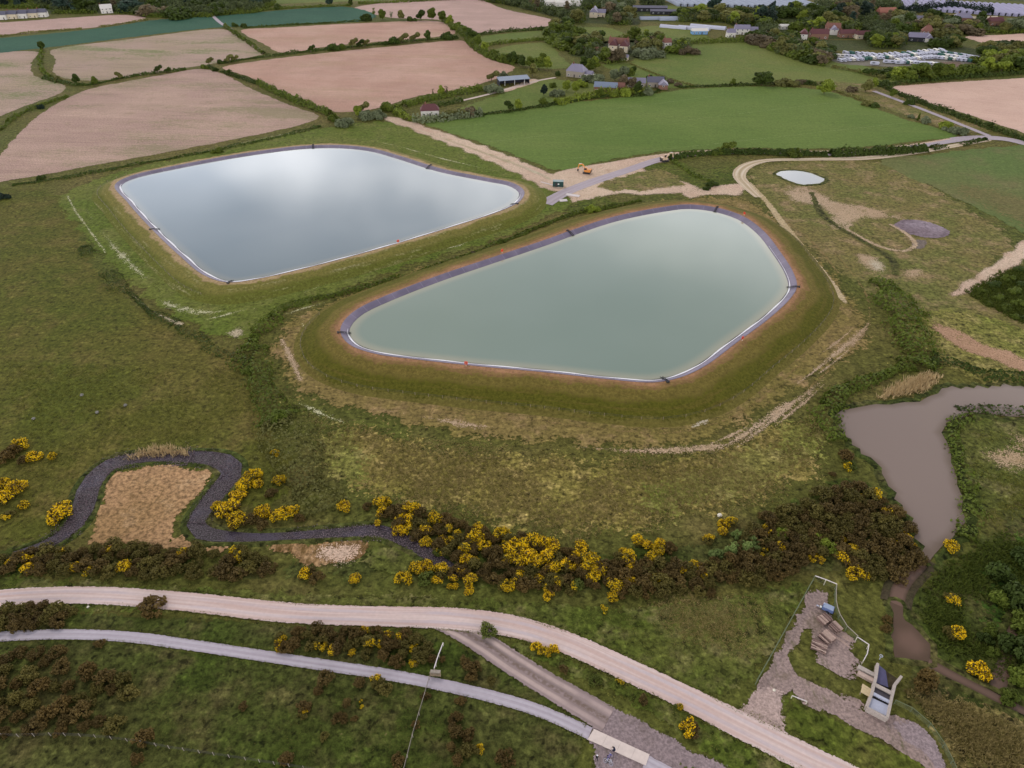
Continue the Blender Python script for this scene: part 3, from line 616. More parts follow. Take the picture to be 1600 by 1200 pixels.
sheet('works_soil', [(1060, 300), (1100, 292), (1150, 285), (1170, 292), (1160, 306), (1110, 306), (1080, 312)], M['soil'], 6, 3, jag=.6)
strip('farm_drive', [(718, 158), (760, 148), (800, 137), (840, 126), (868, 121)], 3.2, M['track_pale'], 8, 0.8, label='pale drive leading to the open barn')
sheet('farm_yard', [(778, 142), (800, 134), (835, 122), (845, 126), (815, 137), (790, 144)], M['soil'], 7, 2, label='bare yard before the open barn')
strip('farm_road', [(330, 22), (345, 36), (362, 46)], 4, M['gravel_lilac'], 8, 0.8)

# ---- wetland at right
sheet('bare_patch', [(1212, 288), (1260, 284), (1310, 305), (1345, 325), (1310, 336), (1250, 324), (1215, 314)], M['soil_sparse'], 4, 9)
sheet('bare_patch', [(1330, 350), (1350, 345), (1390, 372), (1430, 385), (1420, 395), (1380, 390), (1340, 368)], M['soil_sparse'], 4, 7)
sheet('bare_patch', [(1320, 345), (1400, 330), (1440, 338), (1420, 348), (1370, 350), (1345, 356)], M['soil_sparse'], 4, 7)
sheet('bare_patch', [(1345, 400), (1370, 398), (1394, 415), (1390, 432), (1365, 436), (1350, 425)], M['chalk_dense'], 5, 6)
sheet('bare_patch', [(1398, 440), (1430, 420), (1428, 448), (1420, 468), (1402, 455)], M['chalk_dense'], 5, 6)
sheet('bare_patch', [(1480, 458), (1500, 440), (1540, 415), (1580, 385), (1620, 360), (1640, 395), (1600, 412), (1560, 438), (1515, 462), (1488, 466)], M['soil'], 5, 2.5, jag=.6, label='pale soil strip running off the right edge')
sheet('bare_patch', [(1440, 492), (1500, 515), (1560, 540), (1640, 570), (1680, 600), (1600, 584), (1530, 560), (1470, 530), (1450, 512)], M['soil_red'], 5, 3, jag=.6, label='brown earth strip above the muddy pond')
sheet('bare_patch', [(1265, 300), (1320, 310), (1400, 328), (1440, 336), (1400, 345), (1350, 352), (1325, 372), (1345, 386), (1310, 372), (1280, 345)], M['soil_sparse'], 3, 7, jag=1)
sheet('bare_patch', [(1290, 376), (1340, 385), (1392, 408), (1398, 430), (1370, 440), (1345, 425), (1320, 400)], M['soil_sparse'], 3, 6, jag=1)
sheet('bare_patch', [(1400, 415), (1450, 405), (1470, 420), (1430, 450), (1415, 475), (1400, 455)], M['soil_sparse'], 3, 6, jag=1)
sheet('brown_crop', [(1420, 272), (1500, 280), (1640, 310), (1720, 330), (1720, 420), (1600, 366), (1560, 344), (1470, 299)], grass_mat('brown_crop', (104, 98, 60), (116, 104, 70), (96, 98, 56), speck=.2, rot=math.radians(84), streak=.08, soft=.5), 5, 16, label='browner lower half of the right-edge green field')
sheet('grass_island', [(1330, 352), (1350, 345), (1385, 348), (1420, 370), (1428, 382), (1400, 388), (1365, 375)], M['wet'], 6, 3)
strip('bare_rim', [(1330, 350), (1322, 356), (1345, 370), (1375, 385), (1410, 392), (1430, 383), (1415, 364), (1390, 350)], 4.0, M['soil_sparse'], 7, 1.6)
M['mud'] = soil_mat('dried_mud', (108, 92, 98), (136, 122, 130), (90, 76, 80), soft=0.3, fine=0.8, big=.05)
sheet('dried_pond', [(1392, 350), (1410, 342), (1440, 343), (1470, 352), (1488, 362), (1482, 370), (1455, 374), (1425, 368), (1402, 360)], M['mud'], 6, 2, label='dried grey-lilac mud of an empty pond')
sheet('dried_pond', [(1430, 372), (1450, 374), (1448, 388), (1430, 392), (1420, 382)], soil_mat('dark_mud', (100, 90, 84), (112, 100, 92), soft=0.3), 5, 2.5)
strip('drainage_ditch', [(1268, 300), (1285, 335), (1310, 355), (1340, 372), (1375, 392), (1394, 405), (1398, 430)], [4, 5, 4, 4, 4, 5, 4], grass_mat('ditch_grass', (66, 66, 34), (74, 76, 36), (96, 84, 58), big=.1, mid=.2, speck=.7), 7, 2.0)
sheet('pond_margin', [(1480, 665), (1500, 655), (1560, 650), (1680, 655), (1680, 760), (1600, 790), (1530, 810), (1508, 800), (1500, 740)], M['verge'], 3, 3)
sheet('bare_patch', [(1520, 690), (1560, 668), (1640, 670), (1660, 730), (1590, 765), (1530, 768), (1512, 735)], M['soil_sparse'], 4, 9, jag=1)
sheet('bare_patch', [(1516, 748), (1540, 740), (1555, 756), (1540, 768), (1518, 764)], M['soil_red'], 5, 2.5)

# ---- muddy pond, stream, meander
M['mudwater'] = water_mat('muddy_water', (128, 112, 104), (134, 118, 108), (104, 88, 74), 0.1, 0.4, 0.02, 0.8)
M['pondwater'] = water_mat('pond_water', (72, 78, 82), (80, 86, 90), (70, 66, 50), 0.04)
M['brownwater'] = water_mat('brown_water', (112, 88, 76), (104, 82, 70), (80, 64, 50), 0.12, 0.3)
M['bankmud'] = soil_mat('bank_mud', (66, 58, 44), (76, 68, 46), (56, 58, 34), edge=False)
M['bankgrass'] = grass_mat('bank_grass', (58, 66, 28), (72, 74, 36), (90, 82, 50), edge=False, speck=0.6)
def pond(px, wmat, name, label, rim=1.0, h=0.3, step=2.0, jag=0.7, lip=None):
    c = ccw(smooth(W2(px), True, step)); c = c + normals2(c)*lowfreq(c, jag, 10, 3)[:, None]; n = normals2(c)
    for _ in range(2): n = n + np.roll(n, 1, 0) + np.roll(n, -1, 0); n /= np.linalg.norm(n, axis=1)[:, None]
    loft(name+'_bank', [(c + n*rim*1.8, 0.0, 1.8), (c + n*rim*0.7, h, 0.7), (c, h*0.7, 0), (c - n*rim*0.5, 0.05, -.5)], lip or M['bankgrass'])
    sheet(name, None, wmat, 0, 2.5, z=0.14, world=(c - n*rim*0.15)[::2], step=3, label=label)
    return c, n
POND = [(1309, 645), (1340, 634), (1400, 630), (1450, 620), (1470, 606), (1520, 606), (1560, 602), (1660, 612), (1760, 640), (1750, 672), (1660, 660), (1590, 654), (1540, 650), (1500, 655), (1480, 667), (1486, 700), (1500, 750), (1510, 790), (1502, 838), (1472, 862), (1450, 880), (1438, 862), (1425, 820), (1400, 780), (1372, 732), (1342, 702), (1318, 680)]
pond(POND, M['mudwater'], 'muddy_pond', 'grey-brown muddy pond at the right edge')
pond([(1213, 272), (1225, 267), (1255, 268), (1280, 275), (1290, 282), (1275, 288), (1250, 288), (1228, 281)], M['pondwater'], 'small_pond', 'small bright pond below the farm track', jag=0.4)
pond([(1393, 940), (1408, 942), (1412, 962), (1440, 990), (1458, 1030), (1452, 1040), (1425, 1030), (1398, 1028), (1394, 985)], M['brownwater'], 'brown_pool', 'brown pool upstream of the concrete sluice', rim=0.7, jag=0.3, step=1.2)
def ditch(px, width, wmat, name, label, lip=None, bank=0.9):
    wid = np.full(len(px), width) if np.isscalar(width) else np.asarray(width, float)
    cw = smooth(np.c_[W2(px), wid], False, 2.0); c = cw[:, :2]; n = normals2(c, False)
    strip(name, None, cw[::2, 2], wmat, 0, 0.8, z=0.15, world=c[::2], label=label)
    for s in (-1, 1):
        hw = cw[:, 2]/2; rows = []
        for o, z in ((-0.15, 0.05), (0.15, 0.25), (0.15+bank*0.6, 0.32), (0.15+bank*1.5, 0.0)): p = c + n*(s*(hw+o))[:, None]; rows.append(np.c_[p, np.full(len(p), z)])
        m = len(c); V = np.concatenate(rows); q = [(k*m+i, k*m+i+1, (k+1)*m+i+1, (k+1)*m+i) for k in range(3) for i in range(m-1)]
        me = mesh_np(name+'_bank', V, quads=q, smooth_=True)
        if np.mean([p.normal.z for p in me.polygons]) < 0: me.flip_normals()
        struct(link(name+'_bank', me, lip or M['bankgrass']))
def stony_mat(name):
    t = NT(name); v = t.n('ShaderNodeTexVoronoi'); t.put(v.inputs['Vector'], t.pos); v.inputs['Scale'].default_value = 2.8
    n = t.noise(0.12, 3); n3 = t.noise(2.2, 4, 0.7)
    col = t.mix(t.step(v.outputs['Distance'], 0.15, 0.6), lin((92, 80, 86)), lin((50, 42, 46)))
    col = t.mix(t.step(n, 0.45, 0.65), col, lin((70, 62, 74)))
    col = t.mix(t.math('MULTIPLY', t.step(n3, 0.5, 0.7), 0.5), col, lin((52, 46, 44)))
    r = t.n('ShaderNodeMapRange'); t.put(r.inputs['Value'], n); r.inputs['To Min'].default_value = 0.6; r.inputs['To Max'].default_value = 0.25
    return t.done(t.bsdf(col, r.outputs[0], 0.12, t.bump(v.outputs['Distance'], 0.6, 0.2)))
M['stony'] = stony_mat('stony_ditch_bed')
sheet('bare_spit', [(160, 735), (185, 728), (330, 728), (342, 736), (325, 762), (300, 792), (290, 815), (302, 838), (350, 848), (460, 842), (560, 838), (600, 845), (580, 872), (500, 890), (420, 872), (300, 866), (230, 860), (125, 850), (138, 820), (150, 780)],
      soil_mat('straw_soil', (160, 126, 92), (142, 112, 76), (190, 158, 122), sparse=0.2, soft=0.4, fine=1.0, weeds=(96, 74, 40), weed_amt=1.0, contrast=.5, big=.06), 5, 2.5, jag=.6, label='straw-coloured bare spit inside the ditch meander')
sheet('bare_patch', [(440, 850), (520, 842), (590, 846), (584, 868), (530, 890), (470, 880)], M['soil'], 6, 4, jag=.8)
sheet('grass_spit', [(590, 848), (620, 845), (660, 862), (700, 895), (640, 905), (580, 900), (550, 880)], M['verge'], 7, 3)
ditch([(20, 868), (70, 852), (105, 832), (128, 800), (142, 757), (172, 727), (215, 716), (300, 714), (348, 721), (363, 738), (346, 762), (322, 792), (306, 818), (318, 833), (380, 840), (450, 838), (540, 832), (595, 830), (640, 848), (690, 880), (725, 898)], [2, 2.8, 3.8, 5, 5.2, 5, 4, 4, 5.4, 5.4, 5, 4.4, 4, 4, 2.6, 2.2, 2.8, 3.2, 3.4, 2.8, 1.8], M['stony'], 'stream', 'dark stony stream looping round the bare spit')
ditch([(1447, 874), (1432, 890), (1415, 905), (1404, 925), (1400, 945)], [2, 2.5, 3, 3, 3], M['brownwater'], 'stream', 'narrow brown outlet from the muddy pond', lip=M['bankmud'])
ditch([(1450, 1036), (1480, 1052), (1520, 1072), (1552, 1088), (1600, 1112), (1680, 1150)], [2.2, 2, 1.8, 2, 1.6, 1.6], M['brownwater'], 'stream', 'narrow brown stream below the brown pool')
ditch([(1556, 1084), (1564, 1055), (1572, 1020), (1585, 980), (1610, 930), (1650, 880)], [2.4, 2.6, 2, 1.8, 1.8, 1.8], M['brownwater'], 'stream', 'dark side stream between marsh bushes')

# ---- tracks in front
M['main_track'] = track_mat('main_track', (206, 186, 180), (192, 166, 158), (186, 172, 176), ruts=(0.38,), rutw=0.2)
M['path'] = track_mat('cycle_path', (174, 164, 172), (164, 154, 162), (182, 174, 182), ruts=(0.4,), rutw=0.3)
M['old_track'] = track_mat('old_track', (150, 132, 130), (132, 116, 112), (190, 168, 160), ruts=(0.5,), rutw=0.24, verge=(104, 88, 78), vamt=0.8)
M['gravel'] = soil_mat('grey_gravel', (146, 130, 132), (134, 118, 118), (112, 98, 94), soft=0.3, fine=2.2, weeds=(92, 84, 66), weed_amt=0.5)
M['gravel_worn'] = soil_mat('worn_gravel', (150, 130, 124), (134, 116, 108), (104, 92, 72), soft=0.35, sparse=0.35, weeds=(84, 84, 50), weed_amt=0.8, fine=2.0)
sheet('gravel_yard', [(858, 1058), (905, 1072), (960, 1100), (1020, 1130), (1080, 1160), (1150, 1200), (1200, 1240), (930, 1260), (922, 1172), (900, 1145), (925, 1125), (915, 1098), (880, 1080)], M['gravel'], 5, 1.8, jag=.4, label='grey gravel patch beside the concrete slab')
sheet('grass_wedge', [(1040, 1180), (1090, 1195), (1130, 1230), (1050, 1230)], M['verge'], 6, 1.5)
strip('old_track', [(660, 968), (700, 978), (740, 996), (800, 1035), (860, 1072), (905, 1098), (950, 1125)], [2, 4, 5, 5.2, 5.2, 5.5, 5.5], M['old_track'], 7, 0.8, label='rutted side track forking off the main track')
strip('main_track', [(-120, 948), (-40, 938), (50, 931), (150, 930), (300, 941), (450, 957), (600, 963), (700, 966), (800, 978), (880, 1002), (960, 1037), (1060, 1084), (1160, 1134), (1260, 1184), (1360, 1232)], [4.6, 4.6, 4.6, 4.6, 4.8, 5, 5, 5.4, 5.4, 5.2, 5.2, 5.2, 5.6, 5.6, 5.6], M['main_track'], 9, 0.7, label='wide pinkish gravel track sweeping across the foreground')
strip('cycle_path', [(-120, 1008), (-20, 996), (100, 991), (200, 995), (300, 1008), (400, 1023), (500, 1038), (600, 1053), (680, 1068), (760, 1086), (830, 1106), (880, 1126), (922, 1146)], 2.5, M['path'], 9, 0.4, label='smooth grey-lilac cycle path below the main track')
strip('cycle_path', [(1008, 1189), (1040, 1206), (1090, 1232)], 2.5, M['path'], 9, 0.4)
sheet('compound_gravel', [(1178, 1072), (1188, 1052), (1225, 985), (1266, 908), (1298, 916), (1299, 955), (1330, 992), (1349, 1006), (1342, 1028), (1362, 1046), (1356, 1076), (1310, 1058), (1272, 1036), (1268, 1004), (1262, 985), (1252, 1006), (1238, 1036), (1246, 1052), (1296, 1074), (1344, 1090), (1366, 1116), (1398, 1112), (1436, 1128), (1466, 1158), (1490, 1220), (1460, 1212), (1380, 1160), (1280, 1115), (1228, 1090), (1222, 1118), (1188, 1112)], M['gravel_worn'], 6, 0.7, curve=False, label='worn gravel of the fenced compound by the sluice')
sheet('compound_gravel', [(1398, 1112), (1436, 1126), (1466, 1156), (1486, 1215), (1458, 1205), (1410, 1160), (1388, 1130)], M['gravel'], 7, 1.2)
sheet('compound_apron', [(1135, 1110), (1165, 1092), (1180, 1068), (1236, 1082), (1228, 1104), (1236, 1150), (1200, 1142)], soil_mat('apron_gravel', (178, 156, 148), (160, 138, 130), (140, 122, 112), soft=.4, fine=2.4), 8, 1.2)
# ================================================================== LABELS (told apart by look and place; repeats counted from the left)
REG = []
ORD = ['leftmost', 'second from left', 'third from left', 'fourth from left', 'fifth from left', 'sixth from left', 'seventh from left', 'eighth from left', 'ninth from left', 'tenth from left']
def reg(o, text, cat, group, share=False):
    o['category'] = cat; o['group'] = group; o['label'] = text
    REG.append((o, text, share)); return o
def finish_labels():
    d = {}
    for o, t, s in REG:
        if not s: d.setdefault(t, []).append(o)
    for t, os_ in d.items():
        if len(os_) < 2: continue
        os_.sort(key=lambda o: PX(o.location)[0])
        for i, o in enumerate(os_):
            n = len(os_)
            if i == n-1: w = 'rightmost'
            elif i < 10: w = ORD[i]
            else: w = f'{i+1}th from left' if (i+1) % 10 not in (1, 2, 3) or 10 < (i+1) % 100 < 20 else f"{i+1}{ {1: 'st', 2: 'nd', 3: 'rd'}[(i+1) % 10]} from left"
            o['label'] = f'{t}, {w}'
def set_mat(o, mat):
    o.material_slots[0].link = 'OBJECT'; o.material_slots[0].material = mat
def px_per_m(u, v):
    a = P(u, v); dep = a[1]*CP + CAM_H*SP
    return FPX/dep

# ================================================================== LEAF CLOUDS
def unit(v): return v/(np.linalg.norm(v, axis=1)[:, None] + 1e-9)
def quads_at(p, nrm, size, rng, aspect=1.0):
    n = len(p); r = unit(rng.normal(size=(n, 3))); nrm = unit(nrm)
    a = unit(np.cross(nrm, r)); b = np.cross(nrm, a); s = (size*rng.uniform(0.6, 1.35, n))[:, None]; s2 = s*aspect
    k = rng.uniform(0.6, 1.2, (4, n, 1))
    V = np.stack([p - a*s*k[0] - b*s2*k[0]*.8, p + a*s*k[1] - b*s2*k[1]*.7, p + a*s*k[2] + b*s2*k[2]*.9, p - a*s*k[3] + b*s2*k[3]], 1).reshape(-1, 3)
    F = np.arange(4*n).reshape(n, 4); return V, F
def blob_points(C, R, per, rng, squash=1.0, inner=0.2, jit=0.18):
    """Points on the outer surface of a union of blobs, with outward normals and blob ids."""
    C = np.asarray(C, float); R = np.asarray(R, float); w = R**2/np.sum(R**2); cnt = np.maximum(6, (per*w*len(R)).astype(int)); Pn = []; Nn = []; I = []
    for i in range(len(R)):
        d = unit(rng.normal(size=(cnt[i], 3))); rr = R[i]*(1 + rng.uniform(-jit, jit, cnt[i]))
        rr = np.where(rng.random(cnt[i]) < inner, rr*rng.uniform(.4, .9, cnt[i]), rr)
        Pn.append(C[i] + d*rr[:, None]*np.array([1, 1, squash])); Nn.append(d); I.append(np.full(cnt[i], i))
    p = np.concatenate(Pn); n = np.concatenate(Nn); I = np.concatenate(I)
    keep = np.ones(len(p), bool)
    for i in range(len(R)):
        q = (p - C[i])/np.array([1, 1, squash]); keep &= ~((np.linalg.norm(q, axis=1) < R[i]*0.62) & (I != i))
    keep &= p[:, 2] > 0.05
    return p[keep], n[keep], I[keep]
def cloud_mesh(name, C, R, per, qs, seed, squash=1.0, spread=0.55, inner=0.2, jit=0.18):
    rng = np.random.default_rng(seed); p, n, I = blob_points(C, R, per, rng, squash, inner, jit)
    V, F = quads_at(p, n + rng.normal(size=p.shape)*spread + np.array([0, 0, .25]), qs, rng)
    bt = rng.random(len(R)); t = np.clip(0.55*bt[I] + 0.45*rng.random(len(p)), 0, 1)
    return mesh_np(name, V, quads=F, face_attrs={'tint': t})
# ---- trees (about 8 m tall at scale 1)
LEAF = dict(
    mid=leaf_mat('leaf_mid', (64, 80, 24), (110, 120, 46)), dark=leaf_mat('leaf_dark', (46, 60, 22), (80, 94, 38)), bright=leaf_mat('leaf_bright', (92, 108, 30), (144, 154, 58)),
    grey=leaf_mat('leaf_grey', (88, 98, 68), (134, 140, 106)), olive=leaf_mat('leaf_olive', (86, 88, 42), (128, 124, 70)), brown=leaf_mat('leaf_brown', (84, 74, 54), (122, 108, 82)),
    blue=leaf_mat('leaf_blue', (38, 54, 48), (66, 84, 68)), needle=leaf_mat('needle', (26, 38, 32), (48, 62, 48), 0.2))
LOOK = dict(mid='mid green', dark='dark green', bright='bright yellow-green', grey='grey-green', olive='olive green', brown='brownish', blue='dark blue-green', needle='blackish green')
M['bark'] = plain('bark', (84, 72, 60), 0.95, 0.1, 0.3, 2.0)
TREES = {}
def trunk_mesh(name, h, r, limbs, seed):
    rr = random.Random(seed); b = MB(); b.tube((0, 0, -0.3), (0.1, 0, h*.55), r, r*.7, 7, False); b.tube((0.1, 0, h*.55), (0.0, 0.1, h), r*.7, r*.3, 6)
    for k in range(limbs):
        a = k*2*math.pi/limbs + rr.random(); z = h*rr.uniform(.45, .8); L = h*rr.uniform(.3, .5)
        b.tube((0.05, 0, z), (math.cos(a)*L, math.sin(a)*L, z + L*rr.uniform(.5, 1.0)), r*.4, r*.12, 5, False)
    return b.mesh(name)
def mk_tree(kind, i):
    rng = np.random.default_rng(hash_(kind) + i*17); C = []; R = []
    if kind == 'round':
        for k in range(13): a = rng.uniform(0, 6.28); d = 2.6*math.sqrt(rng.random()); z = rng.uniform(2.6, 6.6); f = 1-abs(z-4.2)/5; C.append((d*math.cos(a)*f*1.25, d*math.sin(a)*f*1.25, z)); R.append(rng.uniform(1.0, 1.7))
        h, per, q, sq = 6, 190, 0.33, 0.9
    elif kind == 'tall':
        for k in range(12): a = rng.uniform(0, 6.28); z = 1.6 + k*0.62; d = rng.uniform(.2, 1.1)*(1 - k/18); C.append((d*math.cos(a), d*math.sin(a), z)); R.append(rng.uniform(.8, 1.3)*(1 - k/26))
        h, per, q, sq = 7, 150, 0.32, 1.0
    elif kind == 'bushy':
        for k in range(11): a = rng.uniform(0, 6.28); d = 3.0*math.sqrt(rng.random()); C.append((d*math.cos(a), d*math.sin(a)*.8, rng.uniform(.9, 3.4)*(1 - d/6))); R.append(rng.uniform(.9, 1.5))
        h, per, q, sq = 2.6, 170, 0.31, 0.95
    elif kind == 'conifer':
        for k in range(12): z = 1.0 + k*0.75; C.append((rng.normal()*.25, rng.normal()*.25, z)); R.append(1.75*(1 - k/13.5) + .22)
        h, per, q, sq = 8, 110, 0.30, 0.75
    elif kind == 'wind':            # wind-pruned hawthorn leaning one way
        for k in range(10): t = k/9; C.append((-1.2 + 3.8*t + rng.normal()*.35, rng.normal()*.9, 2.2 + 2.3*t + rng.normal()*.4)); R.append(rng.uniform(.8, 1.35))
        h, per, q, sq = 3.2, 110, 0.3, 0.75
    elif kind == 'airy':            # thin, twiggy crown
        for k in range(14): a = rng.uniform(0, 6.28); z = rng.uniform(3, 9); d = rng.uniform(.3, 2.0); C.append((d*math.cos(a), d*math.sin(a), z)); R.append(rng.uniform(.7, 1.2))
        h, per, q, sq = 8, 34, 0.24, 1.0
    cm = cloud_mesh('crown', C, R, per, q, int(rng.integers(1e6)), sq); cm.materials.append(LEAF['mid'])
    tm = trunk_mesh('trunk', h*.8, 0.22 if kind != 'bushy' else .16, 5, i); tm.materials.append(M['bark'])
    return cm, tm
def hash_(s): return sum(ord(c)*(i+3) for i, c in enumerate(s))
for kd, n in (('round', 4), ('tall', 2), ('bushy', 4), ('conifer', 2), ('wind', 2), ('airy', 2)): TREES[kd] = [mk_tree(kd, i) for i in range(n)]
HT = dict(round=8.0, tall=9.4, bushy=4.6, conifer=10.0, wind=5.6, airy=10.0); KW = dict(round='round tree', tall='tall tree', bushy='bush', conifer='conifer', wind='wind-bent tree', airy='thin-leaved tree')
NM = dict(round='broadleaf_tree', tall='tall_tree', bushy='shrub', conifer='conifer_tree', wind='hawthorn_tree', airy='sparse_tree')
tr_rng = random.Random(5)
def tree(u, v, h, kind, leaf, place, group, wide=1.0, share=False, look=None):
    x, y, _ = P(u, v); s = h/HT[kind]; cm, tm = tr_rng.choice(TREES[kind])
    e = empty(NM[kind], (x, y, 0), tr_rng.uniform(-.5, .5) if kind == 'wind' else tr_rng.uniform(0, 6.28)); e.scale = (s*wide, s*wide, s)
    c = link('crown', cm, None, e); set_mat(c, LEAF[leaf]); link('trunk', tm, None, e)
    sz = 'small ' if h < HT[kind]*0.6 else 'large ' if h > HT[kind]*1.15 else ''
    reg(e, f'{sz}{LOOK[leaf]} {KW[kind]} {place}', 'bush' if kind == 'bushy' else 'tree', group, share)
    return e
# ---- hedges
def hedge_mesh(name, c, w, h, seed, qs=0.4, dens=9.0, gaps=0.0, rough=0.35, wild=0.0):
    rng = np.random.default_rng(seed); c = smooth(c, False, 1.5); n2 = normals2(c, False); m = len(c)
    L = np.linalg.norm(np.diff(c, axis=0), axis=1).sum(); N = int(L*dens*(w+2*h)/4); i = rng.integers(0, m, N); t = rng.random(N)[:, None]
    j = np.minimum(i+1, m-1); base = c[i]*(1-t) + c[j]*t
    bumps = 0.6 + 0.5*np.interp(np.arange(m), np.linspace(0, m, max(3, int(L/4))), rng.random(max(3, int(L/4)))) + 0.25*rng.random(m)
    a = rng.uniform(0, math.pi, N); hw = w/2*(0.75 + 0.5*bumps[i]); hh = h*bumps[i]*(1 + rng.uniform(-rough, rough, N)*.6)
    
    if wild:
        nb = max(4, int(L/5)); wf = np.interp(np.arange(m), np.linspace(0, m, nb), rng.uniform(1-wild, 1+wild*.8, nb)); sh_ = np.interp(np.arange(m), np.linspace(0, m, nb), rng.normal(size=nb)*wild*w*.22); hw = hw*wf[i]; hh = hh*(.5+.5*wf[i])
        cl = np.sin(base[:, 0]*1.9 + seed)*np.sin(base[:, 1]*2.3) ; hh = hh*(1 + .35*cl); base = base + n2[i]*sh_[i][:, None]
        far_ = rng.random(N) < .22; hw = np.where(far_, hw*rng.uniform(1, 1.7, N), hw); hh = np.where(far_, hh*.45, hh)
    off = np.cos(a)*hw; z = np.sin(a)**0.7*hh*rng.uniform(.8, 1.05, N)
    p = np.c_[base + n2[i]*off[:, None], np.maximum(z, .1)]; nr = np.c_[n2[i]*np.cos(a)[:, None], np.sin(a)]
    if gaps: kp = np.sin(i*0.21 + seed)+np.sin(i*0.083+seed*2) > gaps*2-2; p, nr, i = p[kp], nr[kp], i[kp]
    V, F = quads_at(p, nr + rng.normal(size=p.shape)*.5, qs, rng); tn = np.clip(0.5*np.interp(i, np.arange(m), np.convolve(rng.random(m), np.ones(4)/4, 'same')) + .5*rng.random(len(p)), 0, 1)
    return mesh_np(name, V, quads=F, face_attrs={'tint': tn})
HN = [0]
def hedge(px, w, h, leaf, label, qs=0.45, dens=9.0, gaps=0.0, name='hedge'):
    c = W2(px); HN[0] += 1; o0 = c[0].copy()
    e = link(name, hedge_mesh(name, c - o0, w, h, HN[0]*7+1, qs, dens, gaps, wild=.75 if name == 'scrub' or h <= 1.7 else .35), LEAF[leaf], None, (o0[0], o0[1], 0))
    if name == 'scrub': e['kind'] = 'stuff'; e['label'] = label; return e
    tag(e, label, 'hedge', 'field hedges'); return e

H = hedge
H([(404, 131), (440, 149), (480, 166), (516, 180)], 3.0, 3.0, 'mid', 'dense straight hedge right of the large bare field', dens=12)
H([(326, 106), (350, 113), (378, 123), (402, 131)], 2.6, 1.8, 'dark', 'low broken hedge at the corner of the large bare field', gaps=.35)
H([(70, 122), (100, 130), (140, 133), (185, 124), (225, 117), (290, 109)], 2.4, 1.6, 'dark', 'long low hedge between two bare fields at left')
H([(345, 100), (372, 95), (400, 91), (440, 86), (500, 79), (560, 73), (640, 65), (716, 60)], 2.4, 1.6, 'dark', 'long hedge between the strip field and pink-brown field')
H([(65, 78), (63, 95), (68, 112), (80, 122)], 2.0, 1.6, 'mid', 'short curved hedge along the ditch at left')
H([(0, 205), (15, 190), (40, 175), (70, 163), (105, 152)], 2.0, 1.4, 'mid', 'curved ditch-side hedge below the left-edge field', gaps=.2)
H([(352, 42), (372, 56), (392, 70), (412, 84)], 2.6, 2.2, 'mid', 'hedge slanting down beside the pale strip field', gaps=.2)
H([(0, 57), (60, 50), (150, 43), (230, 31)], 2.0, 1.2, 'olive', 'thin hedge under the narrow bare field', gaps=.35)
H([(380, 44), (440, 40), (520, 36), (572, 32)], 2.2, 1.4, 'dark', 'thin hedge above the pale strip field')
H([(400, 18), (440, 14), (500, 11), (548, 9)], 3, 2.0, 'mid', 'hedge above the dark green crop strip')
H([(560, 6), (620, 4), (700, 0), (790, -2)], 3, 2.0, 'mid', 'hedge at the very top above the far bare field')
H([(696, 34), (712, 46), (728, 58), (738, 70), (756, 84), (780, 95), (806, 100)], 4.0, 3.6, 'mid', 'thick curving hedge right of the pink-brown field', dens=10)
H([(742, 56), (790, 50), (850, 46)], 3.0, 2.5, 'dark', 'hedge between two small paddocks above the barn')
H([(756, 72), (800, 66), (856, 62)], 3.0, 2.4, 'mid', 'hedge on the upper side of the barn paddock')
H([(632, 166), (665, 157), (700, 150), (750, 140)], 4.5, 3.2, 'mid', 'bushy hedge below the pink-brown field', dens=10)
H([(672, 168), (700, 163), (722, 159)], 2.6, 2.2, 'dark', 'clipped dark hedge behind the red-roofed cottage')
H([(618, 176), (632, 184), (648, 190)], 2.8, 2.6, 'bright', 'bright clipped hedge left of the red-roofed cottage', dens=11)
H([(645, 191), (680, 189), (720, 184), (752, 180)], 4.0, 3.2, 'grey', 'grey-green hedge in front of the red-roofed cottage', dens=10)
H([(752, 180), (800, 174), (870, 163), (940, 152), (1010, 148), (1030, 142)], 3.0, 1.4, 'dark', 'low hedge along the top of the large green field')
H([(868, 163), (910, 154), (960, 147), (1018, 146)], 5, 3.6, 'bright', 'tall light hedge screening the farmhouses', dens=8)
H([(1060, 137), (1120, 135), (1180, 133), (1240, 131), (1290, 134)], 2.2, 1.4, 'dark', 'dark hedge below the green paddock')
H([(1290, 138), (1330, 150), (1370, 166)], 2.2, 1.2, 'olive', 'thin hedge on the right of the large green field', gaps=.3)
H([(1372, 133), (1410, 150), (1450, 166), (1500, 184), (1550, 202), (1620, 226)], 3.4, 2.4, 'dark', 'long clipped hedge below the smooth bare field', dens=11)
H([(1384, 134), (1440, 127), (1520, 121), (1620, 114)], 3.4, 2.2, 'dark', 'straight hedge above the smooth bare field')
H([(1045, 249), (1080, 243), (1130, 240)], 3.0, 2.0, 'dark', 'dark hedge beside the second excavator', dens=24)
H([(1130, 240), (1180, 240), (1240, 242), (1290, 243)], 3.0, 2.4, 'dark', 'hedge along the gravel track, left stretch', dens=24)
H([(1298, 243), (1350, 241), (1398, 239), (1444, 235)], 3.6, 2.8, 'dark', 'hedge along the gravel track, middle stretch', dens=24)
H([(1455, 233), (1490, 228), (1540, 219)], 3.0, 1.6, 'dark', 'hedge along the gravel track, right stretch', gaps=.2)
H([(1052, 252), (1065, 262), (1085, 274), (1112, 285)], 1.8, 1.0, 'mid', 'low hedge curving through the grass scrap', gaps=.15)
H([(1056, 70), (1100, 67), (1150, 65), (1210, 64)], 5, 3.5, 'mid', 'tree-like hedge above the green paddock', dens=8)
H([(985, 100), (1040, 122), (1082, 134)], 1.4, 0.8, 'olive', 'thin hedge down the sloping paddock', gaps=.2)
